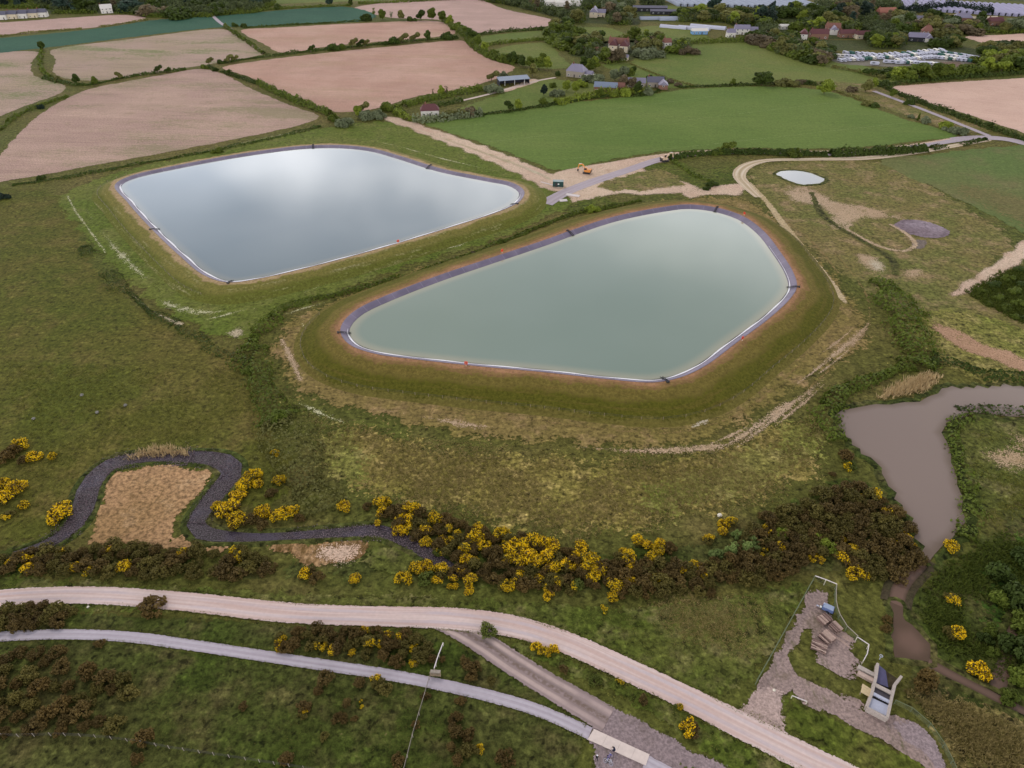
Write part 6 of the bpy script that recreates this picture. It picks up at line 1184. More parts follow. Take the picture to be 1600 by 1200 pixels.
house(1438, 33, 0, [A_(w=10, d=6, h=3, rh=2.0, wall=M['white_wall'], roof=M['slate'], chim=0)], 'small white house near the thin-leaved tree')
house(1552, 39, 8, [A_(w=14, d=8, h=4, rh=3, wall=M['brick'], roof=M['tile_brown'], chim=1)], 'brick house near the right edge gardens')
house(1530, 32, 3, [A_(w=34, d=7, h=2.6, rh=1.2, wall=M['white_wall'], roof=M['cream_wall'], chim=0, wins=8, storeys=1)], 'long pale low building below the plastic tunnels')
house(168, 20, 25, [A_(w=11, d=8, h=4.6, rh=3.6, wall=M['white_wall'], roof=M['white_wall'], chim=1)], 'white house in the wood along the top left')
for i, (u, v) in enumerate([(6, 30), (22, 29), (38, 28), (54, 27), (68, 26)]):
    house(u, v, 6, [A_(w=8.5, d=7, h=4.4, rh=3.0, wall=M['white_wall'] if i % 2 == 0 else M['cream_wall'], roof=M['slate_dark'], chim=1, wins=2)], ['leftmost', 'second', 'third', 'fourth', 'rightmost'][i] + ' house of the pale row below the top left wood', group='row of pale houses at top left')
for u, v, w in ((862, 8, 26), (888, 9, 30)): house(u, v, 2, [A_(w=w, d=12, h=4, rh=1.6, wall=M['white_wall'], roof=M['white_wall'], chim=0, wins=5, storeys=1)], f'{"left" if u < 870 else "right"} one of two big white-roofed sheds at the top', 'barn')

# ---- open-fronted barn
x, y, _ = P(802, 131); e = empty('barn', (x, y, 0), math.radians(18)); tag(e, 'long open-fronted barn with a blue-grey roof beside the bare yard', 'barn', 'farm barns')
MB().box((0, 3, 1.8), (22, .2, 3.8)).box((-10.9, 0, 1.8), (.2, 6.2, 3.8)).box((10.9, 0, 1.8), (.2, 6.2, 3.8)).build('wall', M['dark_board'], e)
b = MB(); b.add([(-11.4, -3.7, 3.3), (11.4, -3.7, 3.3), (11.4, 3.5, 4.4), (-11.4, 3.5, 4.4), (-11.4, -3.7, 3.5), (11.4, -3.7, 3.5), (11.4, 3.5, 4.6), (-11.4, 3.5, 4.6)], [(3, 2, 1, 0), (4, 5, 6, 7), (0, 1, 5, 4), (1, 2, 6, 5), (2, 3, 7, 6), (3, 0, 4, 7)]); b.build('roof', M['tin_blue'], e)
for k in range(7): MB().box((-10.8 + k*3.6, -3.2, 1.6), (.25, .25, 3.6)).build('post', M['frame_white'] if k % 2 else M['dark_board'], e)

# ================================================================== CARAVANS
M['van_white'] = plain('caravan_white', (182, 182, 196), 0.7, 0.15, 0.04); M['van_cream'] = plain('caravan_cream', (206, 200, 190), 0.4, 0.4, 0.04); M['cover'] = plain('green_cover', (58, 92, 84), 0.8, 0.2, 0.1); M['tyre'] = plain('tyre', (30, 30, 32), 0.9, 0.2, 0.1)
def caravan_meshes():
    b = MB(); prof = [(-1.1, .45), (1.1, .45), (1.15, 1.2), (1.1, 2.3), (.9, 2.55), (-.9, 2.55), (-1.1, 2.3), (-1.15, 1.2)]
    rows = [(-3.1, .75, .25), (-2.9, .93, .1), (-2.4, 1.0, 0), (2.4, 1.0, 0), (2.9, .95, .05), (3.05, .82, .2)]; vs = []; fs = []; n = len(prof)
    for yy, s, dz in rows: vs += [(px_, yy, 1.4 + (pz-1.4)*s) for px_, pz in prof]
    for k in range(len(rows)-1): fs += [(k*n+i, k*n+(i+1) % n, (k+1)*n+(i+1) % n, (k+1)*n+i) for i in range(n)]
    fs += [tuple(range(n-1, -1, -1)), tuple(range((len(rows)-1)*n, len(rows)*n))]; b.add(vs, fs); body = b.mesh('body')
    win = [MB().box((s*1.14, 0.9, 1.75), (.06, 2.0, .7)).mesh('window') for s in (-1, 1)] + [MB().box((0, -3.08, 1.7), (1.5, .08, .6)).mesh('window')]
    wh = [MB().tube((s*.95-.1, 0, .33), (s*.95+.1, 0, .33), .33, n=10).mesh('wheel') for s in (-1, 1)]
    tow = MB().bar((0, -3.0, .5), (0, -4.2, .5), .12).bar((-.6, -2.9, .5), (0, -3.9, .5), .1).bar((.6, -2.9, .5), (0, -3.9, .5), .1).mesh('drawbar')
    body.materials.append(M['van_white']); [m.materials.append(M['glass']) for m in win]; [m.materials.append(M['tyre']) for m in wh]; tow.materials.append(M['dark_board']); return body, win, wh, tow
CV = caravan_meshes(); cv_rng = random.Random(3)
def caravan(u, v, rz, place, cover=None):
    x, y, _ = P(u, v); e = empty('caravan', (x, y, 0), rz); sc = cv_rng.uniform(.92, 1.12); e.scale = (.92, sc*.92, .95)
    kind = cover if cover is not None else cv_rng.choice(['w']*7 + ['c']*2 + ['g']); o = link('body', CV[0], None, e)
    if kind != 'w': set_mat(o, M['van_cream'] if kind == 'c' else M['cover'])
    if kind != 'g': [link('window', m, None, e) for m in CV[1]]
    [link('wheel', m, None, e) for m in CV[2]]; link('drawbar', CV[3], None, e)
    reg(e, f"{ {'w': 'white', 'c': 'cream', 'g': 'green-covered'}[kind]} caravan {place}", 'caravan', 'caravans in storage')
def row(a, b, n, rz, place):
    for i in range(n):
        t = i/max(1, n-1); caravan(a[0]+(b[0]-a[0])*t, a[1]+(b[1]-a[1])*t + cv_rng.uniform(-.2, .2), math.radians(rz + cv_rng.uniform(-5, 5)), place)
row((1304, 89), (1330, 90.5), 5, 80, 'in the short back row at left')
for u, v in ((1321, 85), (1330, 85), (1340, 86), (1349, 86.6), (1356, 87), (1364, 87.6)): caravan(u, v, math.radians(15), 'standing apart in the rear left')
row((1312, 96.5), (1396, 91), 14, 12, 'in the long middle row, left half'); row((1403, 90), (1476, 84), 13, 12, 'in the long middle row, right half')
row((1334, 92), (1400, 86.6), 9, 12, 'in the row behind the long middle row')
row((1412, 86), (1470, 80.6), 8, 12, 'in the rearmost row by the trees')
row((1385, 98.5), (1404, 100), 3, 75, 'at the left end of the front row'); row((1410, 99.2), (1456, 102), 10, 8, 'in the front row')
row((1402, 96.6), (1452, 92), 9, 12, 'in the row behind the front row'); row((1456, 91.5), (1512, 96.5), 10, 20, 'in the slanting right row'); row((1484, 86), (1524, 92), 7, 28, 'in the outer right row')
row((1470, 88), (1505, 92.5), 6, 20, 'in the row behind the slanting right row')
caravan(1366, 101.5, math.radians(75), 'alone below the front rows', 'w'); caravan(1465, 103, math.radians(40), 'alone on the brown plot', 'w')
sheet('caravan_yard', [(1296, 86), (1380, 84), (1480, 79), (1530, 90), (1524, 98), (1470, 106), (1400, 105), (1330, 102), (1304, 98)], soil_mat('yard_ground', (120, 112, 104), (112, 108, 92), (104, 100, 78), sparse=.2), 4, 3, label='grey hardstanding of the caravan park')
sheet('bare_plot', [(1448, 99), (1500, 97), (1504, 103), (1462, 106)], soil_mat('brown_plot', (116, 96, 84), (106, 88, 76)), 5, 1.5)

# ---- white plastic tunnels
M['plastic'] = plain('tunnel_plastic', (150, 146, 170), 0.85, 0.08, 0.05); M['plastic_dull'] = plain('tunnel_plastic_dull', (146, 152, 166), 0.85, 0.08, 0.06)
def tunnel_mesh(w, L, h):
    b = MB(); n = 9; a = [(w/2*math.cos(math.pi*i/(n-1)), h*math.sin(math.pi*i/(n-1))) for i in range(n)]; vs = [(x, -L/2, z) for x, z in a] + [(x, L/2, z) for x, z in a]
    return b.add(vs, [(i, i+1, n+i+1, n+i) for i in range(n-1)] + [tuple(range(n-1, -1, -1)), tuple(range(n, 2*n))]).mesh('cover')
def tunnel_hoops(w, L, h):
    b = MB(); n = 9
    for k in range(int(L/10)+1):
        yy = -L/2 + k*10; p = [((w/2+.03)*math.cos(math.pi*i/(n-1)), yy, (h+.03)*math.sin(math.pi*i/(n-1))) for i in range(n)]
        for i in range(n-1): b.bar(p[i], p[i+1], .1)
    return b.mesh('frame')
def tunnels(a, b_, n, L, rz, w, h, place, group, mat):
    cm = tunnel_mesh(w, L, h); cm.materials.append(mat); hm = MB().box((0, -L/2-.06, h*.42), (1.6, .08, h*.8)).mesh('door'); hm.materials.append(M['dark_board'])
    for i in range(n):
        t = i/max(1, n-1); x, y, _ = P(a[0]+(b_[0]-a[0])*t, a[1]+(b_[1]-a[1])*t); e = empty('polytunnel', (x, y, 0), math.radians(rz)); link('cover', cm, None, e); link('door', hm, None, e); reg(e, f'long white plastic tunnel {place}', 'polytunnel', group)
tunnels((1408, 8), (1660, 22), 27, 74, -14, 6.6, 3.2, 'in the striped field at top right', 'plastic tunnels at top right', M['plastic'])
tunnels((1052, 4), (1266, 8), 22, 56, 6, 7.2, 3.2, 'in the pale field at the top', 'plastic tunnels at the top', M['plastic_dull'])
tunnels((1052, 44), (1062, 41), 1, 26, 62, 5, 2.6, 'leftmost of three beside the blue-walled building', 'white tunnels beside the blue building', M['van_white'])
tunnels((1084, 46), (1084, 46), 1, 30, 62, 6, 2.8, 'middle of three beside the blue-walled building', 'white tunnels beside the blue building', M['van_white'])
tunnels((1106, 44), (1106, 44), 1, 34, 62, 6, 2.8, 'rightmost of three beside the blue-walled building', 'white tunnels beside the blue building', M['van_white'])
for u, v, L in ((1030, 30, 40), (1065, 31, 46)): tunnels((u, v), (u, v), 1, L, 92, 8, 2.6, 'above the white rows, ' + ('left one' if u < 1050 else 'right one'), 'white tunnels above the rows', M['plastic_dull'])

# ================================================================== WORKS AREA
M['dig_orange'] = plain('digger_orange', (206, 132, 58), 0.5, 0.4, 0.08); M['dig_cream'] = plain('digger_cream', (196, 168, 140), 0.5, 0.4, 0.08); M['steel_dark'] = plain('dark_steel', (52, 48, 48), 0.6, 0.4, 0.15)
def excavator(u, v, rz, paint, label, arm=1.0):
    x, y, _ = P(u, v); e = empty('excavator', (x, y, 0), math.radians(rz)); tag(e, label, 'excavator', 'excavators in the works area')
    for s in (-1, 1):
        prof = [(-1.9, .25), (-1.6, 0), (1.6, 0), (1.9, .25), (1.9, .6), (1.6, .85), (-1.6, .85), (-1.9, .6)]; b = MB(); vs = [(p[0], s*1.15-.3, p[1]) for p in prof] + [(p[0], s*1.15+.3, p[1]) for p in prof]; n = 8
        t = b.add(vs, [tuple(range(n)), tuple(range(2*n-1, n-1, -1))] + [(i, n+i, n+(i+1) % n, (i+1) % n) for i in range(n)]).build('track', M['steel_dark'], e)
        for k in range(4): MB().tube((-1.3+.87*k, s*1.15-.33, .4), (-1.3+.87*k, s*1.15+.33, .4), .28, n=10).build('roller', M['tyre'], t)
    MB().box((0, 0, .75), (1.6, 1.8, .4)).build('undercarriage', M['steel_dark'], e)
    h = MB().box((-.45, 0, 1.5), (3.2, 2.5, .9)).box((-1.5, 0, 2.05), (1.2, 2.4, .5)).build('house', paint, e)
    MB().box((-1.95, 0, 1.5), (.5, 2.5, 1.0)).build('counterweight', M['steel_dark'], h)
    c = MB().box((.55, .75, 2.35), (1.4, .95, 1.5)).build('cab', paint, e); MB().box((.62, .75, 2.5), (1.36, 1.0, .9)).build('window', M['glass'], c)
    MB().bar((.6, -.2, 1.7), (2.6, -.2, 4.3*arm), .45, .55).bar((2.6, -.2, 4.3*arm), (4.4, -.2, 3.9*arm), .4, .45).build('boom', paint, e)
    MB().bar((4.3, -.2, 4.1*arm), (4.8, -.2, 1.6), .32, .4).build('stick', paint, e)
    MB().bar((1.0, -.2, 1.9), (2.5, -.2, 3.4*arm), .14).bar((3.0, -.2, 4.6*arm), (4.4, -.2, 4.4*arm), .14).build('ram', M['frame_white'], e)
    b = MB(); b.add([(4.5, -.7, 1.7), (4.5, .3, 1.7), (5.1, .3, 1.5), (5.1, -.7, 1.5), (4.3, -.7, .9), (4.3, .3, .9), (4.9, .3, .55), (4.9, -.7, .55)], [(0, 1, 2, 3), (4, 7, 6, 5), (0, 4, 5, 1), (1, 5, 6, 2), (3, 7, 4, 0)]); b.build('bucket', M['steel_dark'], e)
excavator(917, 271, 160, M['dig_orange'], 'orange excavator on bare soil beside the green field', 1.0)
excavator(1038, 252, 20, M['dig_cream'], 'pale excavator at the end of the dark hedge', .95)
M['dark_green'] = plain('container_green', (34, 66, 62), 0.55, 0.35, 0.1); x, y, _ = P(872, 291); e = empty('site_container', (x, y, 0), math.radians(-6)); tag(e, 'dark green site container beside the far reservoir corner', 'container')
MB().box((0, 0, 1.35), (5.0, 2.4, 2.5)).build('body', M['dark_green'], e); MB().box((0, 0, 2.66), (5.1, 2.5, .12)).build('roof', plain('pale_roof', (120, 136, 136), .5, .4, .06), e); MB().box((-.8, -1.23, 1.2), (.9, .08, 1.9)).build('door', M['steel_dark'], e); MB().box((.2, -1.23, 1.5), (.7, .08, .5)).build('notice', M['frame_white'], e)
for k in range(8): MB().box((-2.3+.66*k, -1.23, 1.35), (.12, .06, 2.4)).build('rib', M['dark_green'], e)
M['pale_board'] = plain('pale_boards', (206, 196, 194), .8, .2, .08)
def board_stack(u, v, rz, L, w, n, label):
    x, y, _ = P(u, v); e = empty('board_stack', (x, y, 0), math.radians(rz)); tag(e, label, 'board stack', 'board stacks in the works area')
    for k in range(n): MB().box((0, -w/2 + w*(k+.5)/n, .25 + .03*(k % 2)), (L*(1-.04*(k % 3)), w/n*.94, .4)).build('board', M['pale_board'], e)
board_stack(895, 306, -22, 6.5, 2.0, 4, 'long stack of pale boards on the works grass'); board_stack(880, 314, 12, 3.6, 1.8, 4, 'short stack of pale boards left of the long one')
strip('kerb_strip', [(845, 284), (860, 288), (874, 292)], 0.8, M['pale_board'], 0, .2, z=.2)

# ================================================================== RESERVOIR FITTINGS
M['black_rubber'] = plain('black_rubber', (34, 34, 40), .7, .3, .1); M['red_paint'] = plain('red_paint', (206, 66, 40), .5, .4, .06); M['post_wood'] = plain('post_wood', (140, 124, 104), .9, .1, .2); M['post_pale'] = plain('post_pale', (190, 184, 164), .9, .1, .15)
def near_idx(c, u, v, z): p = np.array(P(u, v, z)[:2]); return int(np.argmin(((c-p)**2).sum(1)))
def ladder(c, n, run, Hc, wl, u, v, label, L=2.6):
    i = near_idx(c, u, v, Hc); d = n[i]; a = math.atan2(-d[1], -d[0]); e = empty('escape_ladder', (c[i][0], c[i][1], Hc+.14), a); tag(e, label, 'ladder', 'escape ladders down the reservoir lining')
    sl = (Hc-wl)/run
    f = lambda t: (t, -sl*t + .02 if t > 0 else .02)
    for s in (-1, 1): (x0, z0), (x1, z1) = f(-.8), f(run+1.2); MB().bar((x0, s*.35, z0+.08), (0, s*.35, .1), .12).bar((0, s*.35, .1), (x1, s*.35, max(z1, wl-Hc-.1)+.1), .12).build('rail', M['black_rubber'], e)
    for k in range(8): t = -.6 + (run+1.4)*k/7; xx, zz = f(t); MB().box((xx, 0, max(zz, wl-Hc-.1)+.1), (.16, .7, .1)).build('rung', M['black_rubber'], e)
    MB().box((-1.0, 0, .15), (.5, 1.0, .25)).build('anchor', M['black_rubber'], e)
for (u, v), lb in (((488, 229), 'top of the far reservoir'), ((670, 259), 'far reservoir, upper right side'), ((240, 356), 'far reservoir, left side'), ((357, 439), 'far reservoir, bottom corner'), ((806, 318), 'far reservoir, right corner')): ladder(fc, fn, frun, 3.0, 2.2, u, v, 'black escape ladder at the ' + lb)
for (u, v), lb in (((1117, 325), 'near reservoir, top side'), ((886, 362), 'near reservoir, upper left side'), ((538, 520), 'near reservoir, left tip'), ((1243, 449), 'near reservoir, right tip'), ((1044, 594), 'near reservoir, bottom corner')): ladder(nc, nn, nrun, 4.0, 3.1, u, v, 'black escape ladder at the ' + lb)
def lifebuoy(c, n, Hc, u, v, label):
    i = near_idx(c, u, v, Hc); p = c[i] + n[i]*.9; e = empty('lifebuoy_post', (p[0], p[1], Hc+.04), math.atan2(n[i][1], n[i][0])); tag(e, label, 'lifebuoy post', 'lifebuoy posts round the reservoirs')
    MB().box((0, 0, .7), (.12, .12, 1.5)).build('post', M['post_pale'], e)
    b = MB(); pts = [(0.1, .38*math.cos(t), 1.2 + .38*math.sin(t)) for t in [2*math.pi*k/12 for k in range(12)]]
    for k in range(12): b.tube(pts[k], pts[(k+1) % 12], .11, n=6, cap=False)
    b.build('ring', M['red_paint'], e); MB().box((-.08, 0, 1.2), (.1, .9, 1.0)).build('housing', M['red_paint'], e)
for (u, v), lb in (((724, 572), 'bottom side of the near reservoir'), ((1158, 337), 'upper right of the near reservoir'), ((1158, 532), 'lower right side of the near reservoir'), ((788, 397), 'upper left side of the near reservoir')): lifebuoy(nc, nn, 4.0, u, v, 'red lifebuoy post on the ' + lb)
for (u, v), lb in (((618, 381), 'lower side of the far reservoir'), ): lifebuoy(fc, fn, 3.0, u, v, 'red lifebuoy post on the ' + lb)

# ================================================================== FENCES
def fence(pts3, spacing, h, label, wires=(0.4, 0.75, 1.1), post=None, wire=None, pw=.12, ww=.03, rail=None, name='wire_fence', cat='fence', closed=False):
    p = smooth(np.array(pts3, float), closed, spacing) if len(pts3) > 2 else np.array([np.array(pts3[0]) + (np.array(pts3[1])-np.array(pts3[0]))*t for t in np.linspace(0, 1, max(2, int(np.linalg.norm(np.array(pts3[1])-np.array(pts3[0]))/spacing)+1))])
    o = p[0].copy(); e = empty(name, tuple(o)); tag(e, label, cat, 'fences')
    pm = MB().box((0, 0, h/2-.1), (pw, pw, h+.2)).mesh('post'); pm.materials.append(post or M['post_wood'])
    for q in p: link('post', pm, None, e, tuple(q-o))
    for z in wires:
        b = MB()
        for a, c_ in zip(p[:-1], p[1:]): b.bar(tuple(a-o+np.array([0, 0, z])), tuple(c_-o+np.array([0, 0, z])), ww)
        w = b.build('wire' if ww < .06 else 'rail', wire or M['steel_dark'], e); w['kind'] = 'stuff'
    if rail:
        for a, c_ in zip(p[:-1], p[1:]): MB().bar(tuple(a-o+np.array([0, 0, h])), tuple(c_-o+np.array([0, 0, h])), rail[0], rail[0]).build('top_rail', rail[1], e)
    return e
def ring_fence(c, n, off, Hc, crest, slope, sel, label):
    i = np.where(sel)[0]; br = np.where(np.diff(i) > 1)[0]
    if len(br): i = np.concatenate([i[br[0]+1:], i[:br[0]+1]])
    p = c[i] + n[i]*off; z = max(0.02, Hc*(1-(off-crest)/(slope*Hc))); fence(np.c_[p, np.full(len(p), z)][::2], 4.5, 1.1, label, wires=(.5, 1.0), pw=.09, ww=.035)
ring_fence(nc, nn, 13.0, 4.0, 3.5, 3.0, nn[:, 1] < .45, 'thin post-and-wire fence low on the near reservoir bank')
ring_fence(fc, fn, 8.0, 3.0, 3.0, 2.6, (fn[:, 0] < -.35) & (fn[:, 1] < .6), 'thin post-and-wire fence on the far reservoir bank')
Q = lambda l, z=0.02: [P(u, v, z) for u, v in l]
fence(Q([(-10, 1150), (30, 1152), (80, 1150), (150, 1153), (222, 1162), (265, 1170), (312, 1177), (384, 1188), (475, 1202), (560, 1215)]), 2.6, 1.2, 'wire fence with pale posts across the bottom left heath', post=M['stone_wall'], pw=.08)
fence(Q([(671, 1062), (664, 1088), (655, 1118), (645, 1152), (637, 1184), (630, 1212)]), 2.4, 1.15, 'pale-railed fence running down from the cycle path', post=M['stone_wall'], rail=(.06, M['stone_wall']), wires=(.4, .8))
fence(Q([(693, 1010), (686, 1028), (679, 1050)]), 1.8, 1.25, 'white-railed fence between gate and side track', post=M['post_pale'], rail=(.16, M['pale_board']), wires=(.5, .9))
x, y, _ = P(681, 1055); e = empty('kissing_gate', (x, y, 0), math.radians(-4)); tag(e, 'small grey wooden gate beside the cycle path', 'gate')
for s in (-.95, 0, .95): MB().box((s, .3 if s == 0 else -.3, .65), (.14, .14, 1.5)).build('post', M['post_wood'], e)
for z in (.25, .5, .75, 1.0, 1.2): MB().box((0, -.3, z), (1.8, .06, .12)).build('rail', M['post_wood'], e)
MB().box((0, 0, 1.22), (1.9, .7, .08)).build('cap', M['stone_wall'], e)
M['fence_green'] = plain('green_mesh_fence', (96, 104, 78), .7, .3, .1)
M['mesh'] = M['fence_green']
fence(Q([(1180, 1070), (1210, 1016), (1240, 962), (1270, 908)]), 2.4, 1.8, 'long mesh fence on the left side of the compound', wires=(.1, .35, .6, .85, 1.1, 1.35, 1.6), post=M['fence_green'], wire=M['fence_green'], rail=(.10, M['fence_green']))
fence(Q([(1270, 908), (1287, 914), (1304, 921)]), 2.0, 1.8, 'pale-topped mesh fence at the upper end of the compound', wires=(.35, .85, 1.35), post=M['post_pale'], wire=M['fence_green'], rail=(.14, M['pale_board']))
fence(Q([(1304, 921), (1303, 945), (1309, 968), (1320, 986), (1337, 1002)]), 2.2, 1.7, 'mesh fence behind the timber stacks', wires=(.35, .6, .85, 1.1, 1.35), post=M['fence_green'], wire=M['fence_green'], rail=(.12, M['stone_wall']))
fence(Q([(1336, 1002), (1354, 1014), (1346, 1038)]), 1.6, 1.5, 'pale-topped fence corner beside the sluice', wires=(.5, 1.0), post=M['post_pale'], wire=M['fence_green'], rail=(.14, M['pale_board']))
fence(Q([(1396, 1100), (1422, 1112), (1450, 1136), (1472, 1168), (1492, 1210)]), 2.4, 1.4, 'green mesh fence curving along the lower compound', wires=(.25, .5, .75, 1.0, 1.25), post=M['fence_green'], wire=M['fence_green'], rail=(.07, M['fence_green']))
fence(Q([(1236, 1091), (1259, 1100)]), 1.6, .9, 'short pale rail beside the compound entrance', wires=(.45,), post=M['post_pale'], rail=(.12, M['pale_board']))

# ================================================================== SLUICE
M['concrete'] = plain('concrete', (168, 156, 148), .9, .15, .14, 2.5, bump=.2); M['steel_blue'] = plain('blue_steel_plate', (78, 74, 108), .4, .5, .12, 1.5); M['galv'] = plain('galvanised', (168, 170, 186), .4, .5, .06); M['rust'] = plain('rusty_edge', (170, 116, 90), .8, .2, .15)
x, y, _ = P(1375, 1090); O = np.array([x, y, 0.0]); e = empty('sluice', (x, y, 0)); tag(e, 'concrete sluice channel with steel plates at the pool outlet', 'sluice')
def S_(u, v, z): p = np.array(P(u, v, z)) - O; return tuple(p)
def wall_run(px, z, w, mat, name='channel_wall'):
    pts = [np.array(P(u, v, z)) - O for u, v in px]
    for a, b_ in zip(pts[:-1], pts[1:]):
        a2, b2 = a.copy(), b_.copy(); a2[2] = b2[2] = z/2 - .2; MB().bar(tuple(a2), tuple(b2), w, z + .4).build(name, mat, e)
wall_run([(1372, 1036), (1369, 1058), (1363, 1082), (1355, 1104)], 1.3, .45, M['concrete']); wall_run([(1409, 1056), (1399, 1068), (1394, 1088), (1387, 1121)], 1.302, .45, M['concrete']); wall_run([(1355, 1105), (1387, 1122)], 1.298, .4, M['concrete'], 'end_wall')
def plate(px, z, t, mat, name):
    c = [P(u, v, z) for u, v in px]; poly = [(p[0]-O[0], p[1]-O[1]) for p in c]; a = sum(poly[i][0]*poly[(i+1) % 4][1] - poly[(i+1) % 4][0]*poly[i][1] for i in range(4))
    MB().prism(poly if a > 0 else poly[::-1], z-t, z).build(name, mat, e)
plate([(1372, 1038), (1384, 1048), (1388, 1074), (1368, 1066)], .62, .12, M['steel_blue'], 'steel_plate'); plate([(1384, 1048), (1402, 1060), (1396, 1076), (1388, 1074)], .42, .2, M['bankmud'], 'silt_bed')
plate([(1368, 1067), (1396, 1081), (1395, 1086), (1366, 1071)], 1.25, .3, M['concrete'], 'cross_beam'); plate([(1366, 1071), (1394, 1086), (1392, 1095), (1363, 1080)], .75, .2, plain('dark_plate', (84, 78, 84), .6, .3, .1), 'deck_plate'); plate([(1363, 1080), (1392, 1095), (1391, 1099), (1362, 1084)], 1.22, .3, M['galv'], 'cross_beam')
plate([(1362, 1084), (1391, 1099), (1390, 1103), (1360, 1089)], .55, .2, M['steel_dark'], 'gate_slot'); plate([(1360, 1089), (1390, 1103), (1386, 1119), (1356, 1104)], .95, .2, M['galv'], 'apron_plate')
b = MB(); a_, c_ = np.array(S_(1374, 1030, .3)), np.array(S_(1372, 1037, 1.2)); b.tube(tuple(a_), tuple(a_ + np.array([0, 0, 1.1])), .08, n=8); b.build('winding_post', M['galv'], e)
b = MB(); cc = a_ + np.array([0, 0, 1.1]); ring = [tuple(cc + np.array([.28*math.cos(t), .28*math.sin(t), 0])) for t in [2*math.pi*k/10 for k in range(10)]]
for k in range(10): b.tube(ring[k], ring[(k+1) % 10], .05, n=5, cap=False)
b.build('handwheel', M['galv'], e)
def block(px, z, mat, name, label, cat, boards=0):
    c = [P(u, v, z) for u, v in px]; cx_, cy_ = sum(p[0] for p in c)/4, sum(p[1] for p in c)/4; ee = empty(name, (cx_, cy_, 0)); tag(ee, label, cat)
    p = [np.array([q[0]-cx_, q[1]-cy_]) for q in c]; n = boards or 1
    for k in range(n):
        t0, t1 = k/n, (k+.93)/n if boards else 1.0; quad = [p[0]+(p[3]-p[0])*t0, p[1]+(p[2]-p[1])*t0, p[1]+(p[2]-p[1])*t1, p[0]+(p[3]-p[0])*t1]; a = sum(quad[i][0]*quad[(i+1) % 4][1] - quad[(i+1) % 4][0]*quad[i][1] for i in range(4))
        MB().prism([tuple(q) for q in (quad if a > 0 else quad[::-1])], -.1 if not boards else z-.15, z).build('board' if boards else 'block', mat, ee)
    if boards:
        for q in p: MB().box((q[0]*.9, q[1]*.9, z/2-.1), (.14, .14, z)).build('leg', M['post_wood'], ee)
block([(1348, 1068), (1362, 1077), (1359, 1089), (1345, 1081)], .9, plain('yellow_timber', (196, 176, 140), .85, .15, .1), 'timber_platform', 'pale timber platform against the left sluice wall', 'platform', 4)
block([(1342, 1038), (1368, 1052), (1367, 1057), (1340, 1043)], .9, M['concrete'], 'concrete_wall', 'upper concrete block wall left of the sluice', 'wall'); block([(1342, 1047), (1366, 1060), (1364, 1065), (1340, 1052)], .7, plain('pink_concrete', (182, 160, 148), .9, .15, .12), 'concrete_wall', 'lower pinkish concrete wall left of the sluice', 'wall')

# ---- timber stacks, loose poles, pump
LOGS = [plain('log_a', (142, 118, 110), .9, .1, .25, 4), plain('log_b', (104, 84, 78), .9, .1, .25, 4), plain('log_c', (178, 154, 142), .9, .1, .2, 4)]; lg = random.Random(9)
def log_stack(u, v, rz, L, cols, rows, label, messy=0.04, r=.11):
    x, y, _ = P(u, v); e = empty('timber_stack', (x, y, 0), math.radians(rz)); tag(e, label, 'timber stack', 'stacks of fence timber')
    for j in range(rows):
        for k in range(cols):
            yy = (k-(cols-1)/2)*r*2.05 + (r if j % 2 else 0); a = lg.uniform(-messy, messy); l2 = L*lg.uniform(.92, 1.05); zz = .12 + r + j*r*1.85
            MB().tube((-l2/2*math.cos(a), yy - l2/2*math.sin(a), zz), (l2/2*math.cos(a), yy + l2/2*math.sin(a), zz + lg.uniform(-.03, .03)), r*lg.uniform(.85, 1.05), n=7).build('log', lg.choice(LOGS), e)
    for s in (-.3, .3): MB().box((L*s, 0, .06), (.12, cols*r*2, .12)).build('bearer', M['post_wood'], e)
log_stack(1287, 970, -62, 1.9, 10, 4, 'timber stack nearest the blue pump'); log_stack(1304, 983, -62, 2.0, 8, 4, 'timber stack beside the loose poles'); log_stack(1291, 998, -58, 2.3, 11, 4, 'largest timber stack in the compound'); log_stack(1279, 1011, 152, 2.8, 10, 3, 'splayed untidy timber stack nearest the grass', .22)
def poles(u, v, rz, n, L, w, label):
    x, y, _ = P(u, v); e = empty('pole_bundle', (x, y, 0), math.radians(rz)); tag(e, label, 'pole bundle')
    for k in range(n): a = lg.uniform(-.05, .05); yy = (k-(n-1)/2)*w/n; MB().tube((-L/2, yy-a, .1), (L/2*lg.uniform(.85, 1.05), yy+a, .12), .07, n=6).build('pole', LOGS[2], e)
poles(1320, 995, -42, 8, 2.8, 1.3, 'neat row of pale poles laid by the mesh fence'); poles(1315, 1002, -50, 3, 3.2, .5, 'three loose pale poles crossing the gravel')
x, y, _ = P(1292, 955); e = empty('towable_pump', (x, y, 0), math.radians(-32)); tag(e, 'blue-grey towable pump above the timber stacks', 'pump'); M['pump_blue'] = plain('pump_blue', (92, 108, 150), .5, .4, .1)
MB().box((0, 0, .95), (2.1, 1.1, .9)).build('body', M['pump_blue'], e); MB().box((0, 0, 1.45), (1.9, 1.16, .12)).build('lid', plain('pump_lid', (140, 152, 176), .5, .4, .08), e); MB().box((0, 0, .5), (2.6, .9, .12)).bar((-1.2, 0, .5), (-2.2, 0, .45), .1).build('chassis', M['steel_dark'], e)
for s in (-1, 1): w = MB().tube((.1, s*.6-.1, .32), (.1, s*.6+.1, .32), .32, n=12).build('wheel', M['tyre'], e); MB().tube((.1, s*.6-.12, .32), (.1, s*.6+.12, .32), .15, n=8).build('rim', M['galv'], w)
